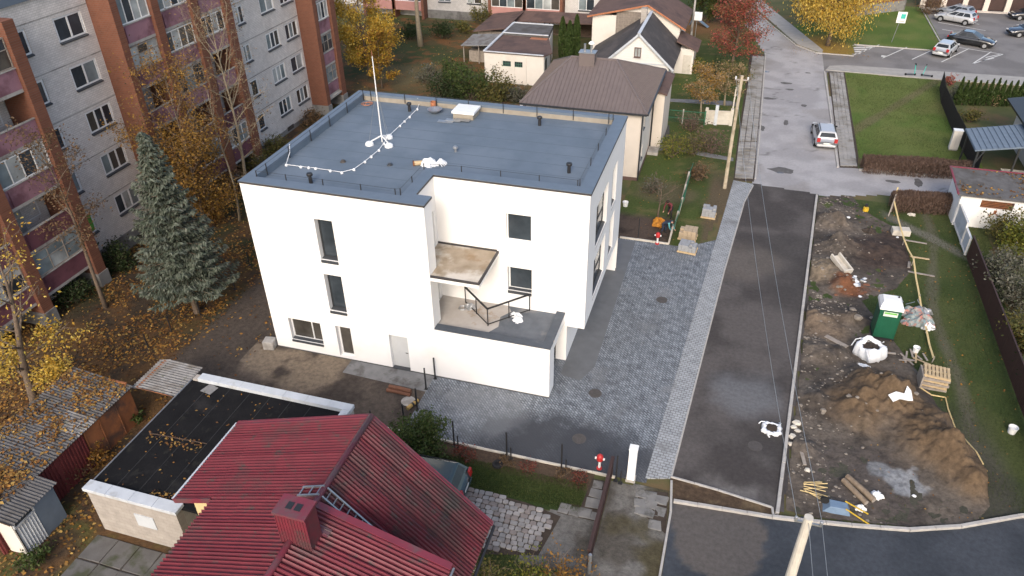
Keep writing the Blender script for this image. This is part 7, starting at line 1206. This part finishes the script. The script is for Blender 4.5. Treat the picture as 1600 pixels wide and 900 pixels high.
for i, (px, L, rz, lb) in enumerate((((1431, 379), 1.3, -.1, 'grey plank by the tape beside the concrete block'), ((1437, 404), 1.1, -.05, 'short pale plank across the tape line'), ((1439, 429), 1.5, -.12, 'long grey plank below the tape line'), ((1420, 415), .8, 1.4, 'short plank standing against the dug earth edge'), ((1306, 536), 1.3, -.6, 'broad weathered plank on the rubble slope by the kerb'), ((1253, 716), 1.1, 1.75, 'narrow grey plank lying along the kerb rubble'), ((1385, 493+60), .9, .1, 'thin batten on the grass below the portable toilet'))): block('plank', lb, 'plank', px, (L, .16 if i != 4 else .3, .045), rz, 'wood_grey' if i != 1 else 'wood_pale', z=.03)
tg = thing('concrete_trough', 'broken pale concrete trough tipped on the earth heap', 'trough', tuple(PL((1311, 424)))); c = PL((1311, 424)); Rz = Matrix.Rotation(-1.0, 3, 'Z') @ Matrix.Rotation(.25, 3, 'Y'); bxs = lambda a, b, cc, sx, sy, sz: MBd().obox(c+Vector((0, 0, .12))+Rz @ Vector((a, b, cc)), Rz @ Vector((sx, 0, 0)), Rz @ Vector((0, sy, 0)), Rz @ Vector((0, 0, sz)))
build('base', bxs(0, 0, 0, .75, .3, .05), 'concrete_pale', tg); [build('side', bxs(0, s*.27, .17, .75, .05, .12), 'concrete_pale', tg) for s in (-1, 1)]; build('end', bxs(.7, 0, .17, .05, .22, .12), 'concrete_pale', tg)
def chunks(name, label, cat, pxs, s, m, seed):
    t = thing(name, label, cat, tuple(PL(pxs[0]))); q = random.Random(seed)
    for i, px in enumerate(pxs): c = PL(px); k = MBd(); rock(k, (0, 0, 0), s*q.uniform(.7, 1.2), q, .7); build('piece', k, m if isinstance(m, str) else q.choice(m), t, world=False, loc=(c.x-wo(t).x, c.y-wo(t).y, c.z-wo(t).z+s*.15))
chunks('boulders', 'two tan boulders at the foot of the rubble slope', 'stones', [(1330, 492), (1338, 503)], .3, 'rubble', 1); chunks('slate_scraps', 'scatter of pale blue-grey sheet scraps below the concrete trough', 'scraps', [(1330+q.random()*22, 436+q.random()*18) for _ in range(14)], .14, ['parapet_pale', 'galv', 'cloth_white'], 2)
chunks('concrete_chunks', 'pale concrete chunks lying along the road kerb', 'chunks', [(1240, 668), (1246, 674), (1238, 683), (1236, 695), (1261, 736), (1245, 662)], .2, 'concrete_pale', 3); chunks('brick_rubble', 'rusty red brick rubble on the earth heap', 'rubble', [(1305+q.random()*52, 440+q.random()*24) for _ in range(22)], .12, ['rust', 'log_red', 'rubble'], 4); chunks('stone_scatter', 'grey stones lying on the sand heap', 'stones', [(1322, 634), (1285, 645), (1333, 640), (1423, 636), (1362, 498), (1292, 412), (1283, 430)], .15, 'rubble', 5); chunks('white_debris', 'small white litter pieces below the portable toilet', 'litter', [(1325, 342), (1346, 574), (1352, 577), (1402, 372), (1343, 465), (1428, 775)], .12, 'cloth_white', 6)
c = PL((1397, 645)); sf = one('foam_offcut', 'jagged bright white foam sheet on the sand heap', 'foam', MBd().prism([(-.55, -.1), (-.35, -.45), (-.05, -.25), (.3, -.3), (.5, -.28), (.45, .25), (.3, .5), (.15, .05), (-.2, .12)], 0, .05), 'plastic_white', world=False, loc=(c.x, c.y, c.z+.18)); sf.rotation_euler = (.35, -.1, 0)
one('white_scrap', 'flat white plastic scrap below the bulk bag', 'plastic', crumple(PL((1348, 574)), .3, .16, .08, 41), 'cloth_white')
pp_ = thing('timber_poles', 'two short weathered round poles lying on the dark earth', 'poles', tuple(PL((1340, 770)))); 
for (a, b, r_) in (((1316, 754), (1352, 790), .12), ((1322, 748), (1364, 786), .13)): A1, B1 = PL(a), PL(b); build('pole', MBd().tube([A1+Vector((0, 0, .14)), A1.lerp(B1, .5)+Vector((0, 0, .15)), B1+Vector((0, 0, .14))], r_, 10), 'bark_log', pp_); build('cut_end', MBd().tube([B1+Vector((0, 0, .14)), B1+(B1-A1).normalized()*.01+Vector((0, 0, .14))], r_*.97, 10), 'wood_grey', pp_)
wbw = thing('wheelbarrow', 'upturned blue wheelbarrow near the concrete pole', 'wheelbarrow', tuple(PL((1310, 797)))); c = PL((1310, 797)); q = Vector
build('tray', MBd().add([(c.x-.65, c.y-.28, c.z), (c.x+.45, c.y-.24, c.z), (c.x+.45, c.y+.26, c.z), (c.x-.65, c.y+.3, c.z), (c.x-.4, c.y-.2, c.z+.3), (c.x+.3, c.y-.17, c.z+.32), (c.x+.3, c.y+.19, c.z+.32), (c.x-.4, c.y+.22, c.z+.3)], [(i, (i+1) % 4, 4+(i+1) % 4, 4+i) for i in range(4)]+[(4, 5, 6, 7)]), 'barrow_blue', wbw, bevel=.02)
for s in (-.2, .22): build('handle', MBd().bar((c.x+.2, c.y+s, c.z+.36), (c.x+1.15, c.y+s*1.3-.25, c.z+.08), .04), 'yellow_plastic', wbw)
build('wheel', MBd().tube([(c.x-.62, c.y-.03, c.z+.4), (c.x-.62, c.y+.05, c.z+.4)], .18, 12), 'rubber', wbw)
one('white_sack', 'small white sack beside the round poles', 'sack', crumple(PL((1369, 776)), .26, .2, .22, 44), 'cloth_white'); one('white_can', 'small white jug lying by the wheelbarrow', 'jug', crumple(PL((1344, 796)), .22, .15, .2, 45), 'plastic_white')
sk = thing('yellow_sticks', 'bundle of broken yellow sticks on the kerb rubble', 'sticks', tuple(PL((1262, 765)))); qq = random.Random(6)
for i in range(9): a = PL((1246+qq.random()*14, 752+qq.random()*20)); d_ = Vector((qq.uniform(.4, 1.0), qq.uniform(-.5, .3), qq.uniform(0, .15))); build('stick', MBd().tube([a+Vector((0, 0, .06)), a+d_+Vector((0, 0, .1))], .022, 5), 'rope_yellow', sk)
yc = thing('yellow_canister', 'small yellow container with black top on the grass by the plot', 'canister', tuple(PL((1352, 330)))); c = PL((1352, 330)); build('body', MBd().lathe([(.18, 0), (.2, .1), (.18, .3), (.01, .32)], c, 10), 'yellow_plastic', yc); build('top', MBd().lathe([(.1, 0), (.1, .2), (.01, .22)], c+Vector((0, .1, .3)), 8), 'iron_black', yc)
one('soil_pile', 'small heap of dark soil on the grass by the plot', 'soil', heap(MBd(), g((1358, 362)), .5, .25, 3), 'soil_dark'); one('pale_stone', 'pale flat stone on the grass by the loose hedge', 'stone', crumple(g((1424, 336)), .25, .18, .12, 46), 'concrete_pale')
# ---- top edge: garages, brick building, slide
gg = thing('garage_terrace', 'row of garages with brown doors and cream piers behind the car park', 'garages', (50, 88, 0)); a0, b0 = g((1440, 12)), g((1640, 24)); d_ = (b0-a0); L_ = d_.length; d_.normalize(); nn_ = Vector((-d_.y, d_.x, 0)); n_ = 6
for i in range(n_+1): p = a0+d_*(L_*i/n_); build('pier', MBd().obox(p+nn_*.15+Vector((0, 0, 1.4)), d_*.3, nn_*.25, (0, 0, 1.45)), 'cream', gg)
for i in range(n_): p = a0+d_*(L_*(i+.5)/n_); build('garage_door', MBd().obox(p+nn_*.3+Vector((0, 0, 1.3)), d_*(L_/n_/2-.31), nn_*.04, (0, 0, 1.2)), 'brown_steel', gg)
build('roof', MBd().obox(a0+d_*(L_/2)+nn_*2.5+Vector((0, 0, 2.95)), d_*(L_/2+.4), nn_*2.9, (0, 0, .1)), 'roof_dkbrown', gg); build('apron', MBd().obox(a0+d_*(L_/2)-nn_*.35+Vector((0, 0, .03)), d_*(L_/2), nn_*.35, (0, 0, .05)), 'cream', gg)
bb = thing('brick_building', 'orange-red brick building with grey plinth beyond the golden tree', 'building', (37, 90, 0)); a0, b0 = g((1290, 30)), g((1412, 16)); d_ = (b0-a0); L_ = d_.length; d_.normalize(); nn_ = Vector((-d_.y, d_.x, 0))
build('plinth', MBd().obox(a0.lerp(b0, .5)+nn_*2.9+Vector((0, 0, .6)), d_*L_/2, nn_*3, (0, 0, .65)), 'plinth_grey', bb); build('wall', MBd().obox(a0.lerp(b0, .5)+nn_*3.2+Vector((0, 0, 2.8)), d_*L_/2*.995, nn_*3.2, (0, 0, 1.55)), 'red_brick_x', bb); build('roof', MBd().obox(a0.lerp(b0, .5)+nn_*3.2+Vector((0, 0, 4.45)), d_*L_/2*1.03, nn_*3.4, (0, 0, .1)), 'roof_dkbrown', bb)
sl_ = thing('blue_slide', 'small blue garden slide on the leafy grass behind the rear house', 'slide', tuple(g((1095, 42)))); c = g((1095, 42)); build('chute', MBd().bar(c+Vector((.9, -.3, .1)), c+Vector((-.9, .4, 1.1)), .5, .06), 'barrow_blue', sl_); build('ladder', MBd().bar(c+Vector((-.9, .4, 1.1)), c+Vector((-1.4, .6, 0)), .4, .05), 'barrow_blue', sl_)
# ================================================================ CARS
MP('car_silver', (.52, .53, .54), .28, .35); MP('car_black', (.010, .011, .013), .15, .0, 1); MP('car_grey', (.34, .36, .38), .28, .35); MP('car_navy', (.02, .024, .032), .2, .0, 1); MP('car_white', (.72, .72, .72), .25); MG('car_glass', (.012, .014, .016), .05); M('lamp_red', (.36, .02, .02), None, 5, .25, spec=.6); M('lamp_clear', (.62, .63, .64), None, 5, .15, spec=.7); M('rim', (.45, .46, .47), (.36, .37, .38), 8, .35, metal=.5); M('plate', (.70, .70, .66), None, 8, .5); MP('car_green', (.028, .045, .045), .25, .0, .8)
def car(label, pos, heading, paint, kind='wagon', L=4.4, W=1.74, H=1.46, rails=False, group=None):
    """x forward; lofted body with wheel arches, greenhouse with separate panes, wheels with tyre and rim"""
    t = thing('parked_car', label, 'car', pos, heading, group); hw = W/2
    if kind == 'sedan': st_ = [(-L/2, .86, .62, .86), (-L/2+.12, .95, .9, .95), (-L/2+.75, .98, .97, .98), (-.5, 1, .95, 1), (.6, 1, .93, 1), (1.0, .985, .92, .99), (L/2-.55, .95, .80, .97), (L/2-.12, .86, .68, .9), (L/2, .72, .5, .8)]; cab = [(-L/2+.62, .96), (-L/2+1.3, H), (.05, H), (1.02, .93)]
    else: st_ = [(-L/2, .88, .70, .88), (-L/2+.1, .96, .92, .96), (-L/2+.6, .985, .95, .99), (-.5, 1, .94, 1), (.6, 1, .92, 1), (1.05, .985, .91, .99), (L/2-.5, .95, .80, .97), (L/2-.12, .86, .68, .9), (L/2, .72, .5, .8)]; cab = [(-L/2+.12, .95), (-L/2+.5, H-.03), (.1, H), (1.08, .92)]
    k = MBd(); n = len(st_); rows = []
    for (x, wf, zt, wb_) in st_:
        w = hw*wf; zb = .24 if abs(x) < L/2-.1 else .34
        rows.append([(x, -w*.55, zb), (x, -w*.93, zb+.02), (x, -w, zb+.2), (x, -w*.995, zt*.78), (x, -w*.93, zt-.03), (x, -w*.8, zt), (x, 0, zt+.025), (x, w*.8, zt), (x, w*.93, zt-.03), (x, w*.995, zt*.78), (x, w, zb+.2), (x, w*.93, zb+.02), (x, w*.55, zb)])
    vs_ = [p for r_ in rows for p in r_]; m = 13; k.add(vs_, [(i*m+j, i*m+(j+1) % m, (i+1)*m+(j+1) % m, (i+1)*m+j) for i in range(n-1) for j in range(m)]+[tuple(range(m)), tuple(range((n-1)*m, n*m))[::-1]]); b = build('body', k, paint, t, world=False, smooth=True)
    (xr0, zr0), (xr1, zr1), (xf1, zf1), (xf0, zf0) = cab; wb0, wr = hw*.93, hw*.70; q = lambda x, y, z: (x, y, z)
    B = [(xr0, -wb0, zr0-.02), (xf0, -wb0, zf0-.02), (xf0, wb0, zf0-.02), (xr0, wb0, zr0-.02)]; U = [(xr1, -wr, zr1-.06), (xf1, -wr, zf1-.06), (xf1, wr, zf1-.06), (xr1, wr, zr1-.06)]; U2 = [(xr1+.12, -wr*.82, zr1), (xf1-.12, -wr*.82, zf1), (xf1-.12, wr*.82, zf1), (xr1+.12, wr*.82, zr1)]
    cbn = build('cabin', MBd().add(B+U+U2, [(0, 1, 5, 4), (1, 2, 6, 5), (2, 3, 7, 6), (3, 0, 4, 7), (4, 5, 9, 8), (5, 6, 10, 9), (6, 7, 11, 10), (7, 4, 8, 11), (8, 9, 10, 11)]), paint, t, world=False)
    def pane(name, a, b_, c, d, iu0, iu1, iv0, iv1, off=.012):
        a, b_, c, d = map(Vector, (a, b_, c, d)); f = lambda u, v: (a.lerp(b_, u)).lerp(d.lerp(c, u), v); nn = (b_-a).cross(d-a).normalized(); pts = [f(iu0, iv0), f(iu1, iv0), f(iu1, iv1), f(iu0, iv1)]
        build(name, MBd().slab([p+nn*off for p in pts], .008), 'car_glass', cbn, world=False)
    pane('windscreen', B[1], B[2], U[2], U[1], .06, .94, .08, .95); pane('rear_window', B[3], B[0], U[0], U[3], .09, .91, .30 if kind != 'sedan' else .12, .92)
    for (a, b_, c, d, s) in ((B[0], B[1], U[1], U[0], 0), (B[2], B[3], U[3], U[2], 1)):
        cuts = [(.09, .36), (.39, .64), (.67, .93)] if kind != 'sedan' else [(.12, .46), (.49, .9)]
        for u0, u1 in cuts: pane('side_window', a, b_, c, d, (u0 if not s else 1-u1), (u1 if not s else 1-u0), .12, .9)
    for x in (-L/2+.82, L/2-.85):
        for s in (-1, 1):
            w_ = build('wheel', MBd().tube([(x, s*(hw-.2), .31), (x, s*(hw+.012), .31)], .31, 16), 'rubber', t, world=False); build('rim', MBd().tube([(x, s*(hw+.013), .31), (x, s*(hw+.022), .31)], .2, 12), 'rim', w_, world=False); build('arch', MBd().tube([(x, s*(hw-.01), .34), (x, s*(hw+.004), .34)], .37, 16), 'rubber', t, world=False)
    for s in (-1, 1):
        build('headlight', MBd().obox((L/2-.13, s*hw*.66, .6), (.1, s*.04, .02), (0, .17, 0), (-.02, 0, .06)), 'lamp_clear', t, world=False); build('tail_light', MBd().obox((-L/2+.035, s*hw*.76, .78 if kind == 'sedan' else .86), (.05, 0, 0), (0, .13, 0), (.02, 0, .1 if kind == 'sedan' else .15)), 'lamp_red', t, world=False); build('mirror', MBd().obox((.78, s*(hw+.06), .97), (.05, 0, 0), (0, .09, 0), (0, 0, .06)), 'rubber' if rails else paint, t, world=False, bevel=.02)
        if rails: build('roof_rail', MBd().bar((xr1+.1, s*wr*.93, zr1+.02), (xf1-.1, s*wr*.93, zf1+.02), .035), 'rubber', t, world=False)
        build('door_seam', MBd().box(-.02, s*(hw+.001), .4, -.005, s*(hw+.004), .88), 'rubber', t, world=False)
    build('number_plate', MBd().box(-L/2-.012, -.26, .55, -L/2-.002, .26, .66), 'plate', t, world=False); build('bumper', MBd().box(-L/2-.03, -hw*.82, .32, -L/2+.05, hw*.82, .48), paint if kind == 'wagon' else 'rubber', t, world=False, bevel=.02); build('grille', MBd().box(L/2-.02, -.4, .42, L/2+.012, .4, .6), 'rubber', t, world=False)
    return t
def car_by_wheels(label, rear_px, front_px, side, paint, **kw):
    """side=+1: the wheels pointed at are on the car's left, -1: on its right"""
    a, b = g(rear_px), g(front_px); d = (b-a).normalized(); n = Vector((-d.y, d.x, 0)); W = kw.get('W', 1.74); c = (a+b)/2-n*side*W/2; return car(label, (c.x, c.y, .01), math.atan2(d.y, d.x), paint, **kw)
car('silver estate car parked on the old street facing away', (29.35, 36.9, .006), math.pi/2+.05, 'car_silver', rails=True)
car_by_wheels('black saloon parked across the bays of the car park', (1494, 70), (1532, 76), -1, 'car_black', kind='sedan', L=4.7, W=1.82, H=1.45)
car_by_wheels('pale silver estate car parked at the grass edge of the car park', (1504, 40), (1470, 34), 1, 'car_silver', L=4.5)
car_by_wheels('darker silver hatchback behind the pale estate car', (1502, 31), (1468, 24), 1, 'car_grey', L=4.3)
a, b = g((1468, 92)), g((1490, 78)); d_ = b-a; car('silver hatchback with red tail lights backing toward the lawn pavement', (a.x+d_.x*.42, a.y+d_.y*.42+.6, .01), math.atan2(d_.y, d_.x)+.05, 'car_silver', L=4.2)
c = g((1606, 30)); car('dark blue car in the far bays opposite the silver cars', (c.x, c.y, .01), math.pi+.15, 'car_navy', L=4.4)
c = g((1606, 56)); car('dark car at the open edge of the car park', (c.x, c.y, .01), math.pi+.2, 'car_navy', kind='sedan', L=4.5)
c = g((1147, 18)); car('white car on the far end of the old street under the trees', (c.x, c.y, .01), 1.9, 'car_white', L=4.3)
car('dark green estate car half hidden behind the red cottage roof', (11.25, -7.15, .01), math.pi+.06, 'car_green', rails=True, L=4.5)
# ================================================================ WORKERS
M('skin', (.45, .27, .19), None, 6, .6); M('cloth_red', (.16, .035, .045), (.12, .028, .035), 6, .9, .3); M('cloth_navy', (.03, .04, .065), (.02, .028, .05), 6, .9, .3); M('cloth_dark', (.03, .028, .028), (.02, .02, .02), 6, .9, .3); M('cloth_teal', (.10, .34, .36), None, 6, .9); M('hair_dark', (.03, .02, .015), None, 9, .9); M('leaf_sack', (.50, .22, .03), (.36, .14, .02), 5, .8, .4)
def person(label, loc, rz, top, trousers, bend=.9, hair='hair_dark', sleeve=None):
    """a bending figure grown as one skinned body from a jointed skeleton"""
    t = thing('person', label, 'person', loc, rz); H_ = Vector((0, 0, .88)); cs, sn = math.cos(bend), math.sin(bend)
    ch = H_+Vector((.42*sn, 0, .42*cs)); nk = H_+Vector((.56*sn, 0, .56*cs)); hd = nk+Vector((.16*math.sin(bend+.25), 0, .16*math.cos(bend+.25)))
    J = {'pel': (H_, .15), 'spine': (H_.lerp(ch, .5), .14), 'chest': (ch, .17), 'neck': (nk, .06), 'head': (hd, .10), 'crown': (hd+Vector((.09*sn, 0, .1*cs)), .085)}
    E_ = [('pel', 'spine'), ('spine', 'chest'), ('chest', 'neck'), ('neck', 'head'), ('head', 'crown')]
    for s, nm in ((-1, 'r'), (1, 'l')):
        J['hip'+nm] = (H_+Vector((0, s*.11, -.06)), .105); J['knee'+nm] = (Vector((.10+.04*s, s*.14, .47)), .075); J['ank'+nm] = (Vector((-.02+.08*s, s*.15, .09)), .05); J['toe'+nm] = (Vector((.16+.08*s, s*.17, .04)), .045); E_ += [('pel', 'hip'+nm), ('hip'+nm, 'knee'+nm), ('knee'+nm, 'ank'+nm), ('ank'+nm, 'toe'+nm)]
        sh = ch+Vector((.06*sn, s*.20, .04)); el = sh+Vector((.10, s*.06, -.27)); wr = el+Vector((.14, -s*.05, -.22)); J['sh'+nm] = (sh, .07); J['el'+nm] = (el, .05); J['wr'+nm] = (wr, .036); J['hand'+nm] = (wr+Vector((.05, -s*.01, -.09)), .034); E_ += [('chest', 'sh'+nm), ('sh'+nm, 'el'+nm), ('el'+nm, 'wr'+nm), ('wr'+nm, 'hand'+nm)]
        for f in range(4): J['fg%d%s' % (f, nm)] = (wr+Vector((.07+.012*f, -s*.03+s*.018*f, -.15-.006*(f % 3))), .010); E_.append(('hand'+nm, 'fg%d%s' % (f, nm)))
        J['th'+nm] = (wr+Vector((.085, -s*.045, -.09)), .011); E_.append(('hand'+nm, 'th'+nm))
    ks = list(J); me = bpy.data.meshes.new('body'); me.from_pydata([tuple(J[x][0]) for x in ks], [(ks.index(a), ks.index(b)) for a, b in E_], []); o = bpy.data.objects.new('body', me); col.objects.link(o)
    md = o.modifiers.new('skin', 'SKIN'); sv = me.skin_vertices[0].data
    for i, x in enumerate(ks): sv[i].radius = (J[x][1], J[x][1]); sv[i].use_root = (x == 'pel')
    md2 = o.modifiers.new('sub', 'SUBSURF'); md2.levels = md2.render_levels = 1
    dg = bpy.context.evaluated_depsgraph_get(); ev = bpy.data.meshes.new_from_object(o.evaluated_get(dg)); bpy.data.objects.remove(o)
    for m in (top, trousers, 'skin', sleeve or top, 'cloth_dark'): ev.materials.append(getm(m))
    for p in ev.polygons:
        c = p.center; best = min(ks, key=lambda x: (J[x][0]-c).length-J[x][1]); mi = 0
        if best.startswith(('hip', 'knee', 'pel')): mi = 1
        elif best.startswith(('ank', 'toe')): mi = 4
        elif best.startswith(('head', 'crown', 'hand', 'fg', 'th', 'neck')): mi = 2
        elif best.startswith(('el', 'wr', 'sh')): mi = 3
        p.material_index = mi; p.use_smooth = True
    b = bpy.data.objects.new('body', ev); col.objects.link(b); b.parent = t
    up = Vector((sn, 0, cs)); build('hair', MBd().grid(lambda u, v: tuple(hd+up*.05+Vector((-.03*cs, 0, .03*sn))+Vector((.118*math.sin(v*1.75)*math.cos(6.283*u)*cs+.135*math.cos(v*1.75)*sn, .118*math.sin(v*1.75)*math.sin(6.283*u), -.118*math.sin(v*1.75)*math.cos(6.283*u)*sn+.135*math.cos(v*1.75)*cs))), 14, 6), hair, t, world=False, smooth=True)
    fc = Vector((cs, 0, -sn)); f0 = hd+fc*.098
    for s in (-1, 1): build('eye', MBd().lathe([(.012, 0), (.008, .008), (.001, .01)], tuple(f0+Vector((0, s*.035, .0))), 6), 'hair_dark', t, world=False)
    build('nose', MBd().obox(f0+fc*.012-up*.025, fc*.018, Vector((0, .011, 0)), up*.024), 'skin', t, world=False)
    return t
c = g((1050, 340)); person('worker in dark red jacket stooping beside the green fence', (c.x-.15, c.y, 0), -2.0, 'cloth_red', 'cloth_dark', .75)
c = g((1040, 366)); person('worker in navy clothes with teal sleeves bending over the dug bed', (c.x-.2, c.y, 0), -.35, 'cloth_navy', 'cloth_navy', 1.25, sleeve='cloth_teal')
ls = thing('leaf_sack', 'orange sack of leaves beside the bending workers', 'sack', tuple(g((1029, 352)))); build('sack', crumple(g((1029, 352)), .42, .34, .5, 51, 5), 'leaf_sack', ls); build('leaves', heap(MBd(), g((1029, 352), .35), .25, .22, 5), 'leaf_sack', ls)
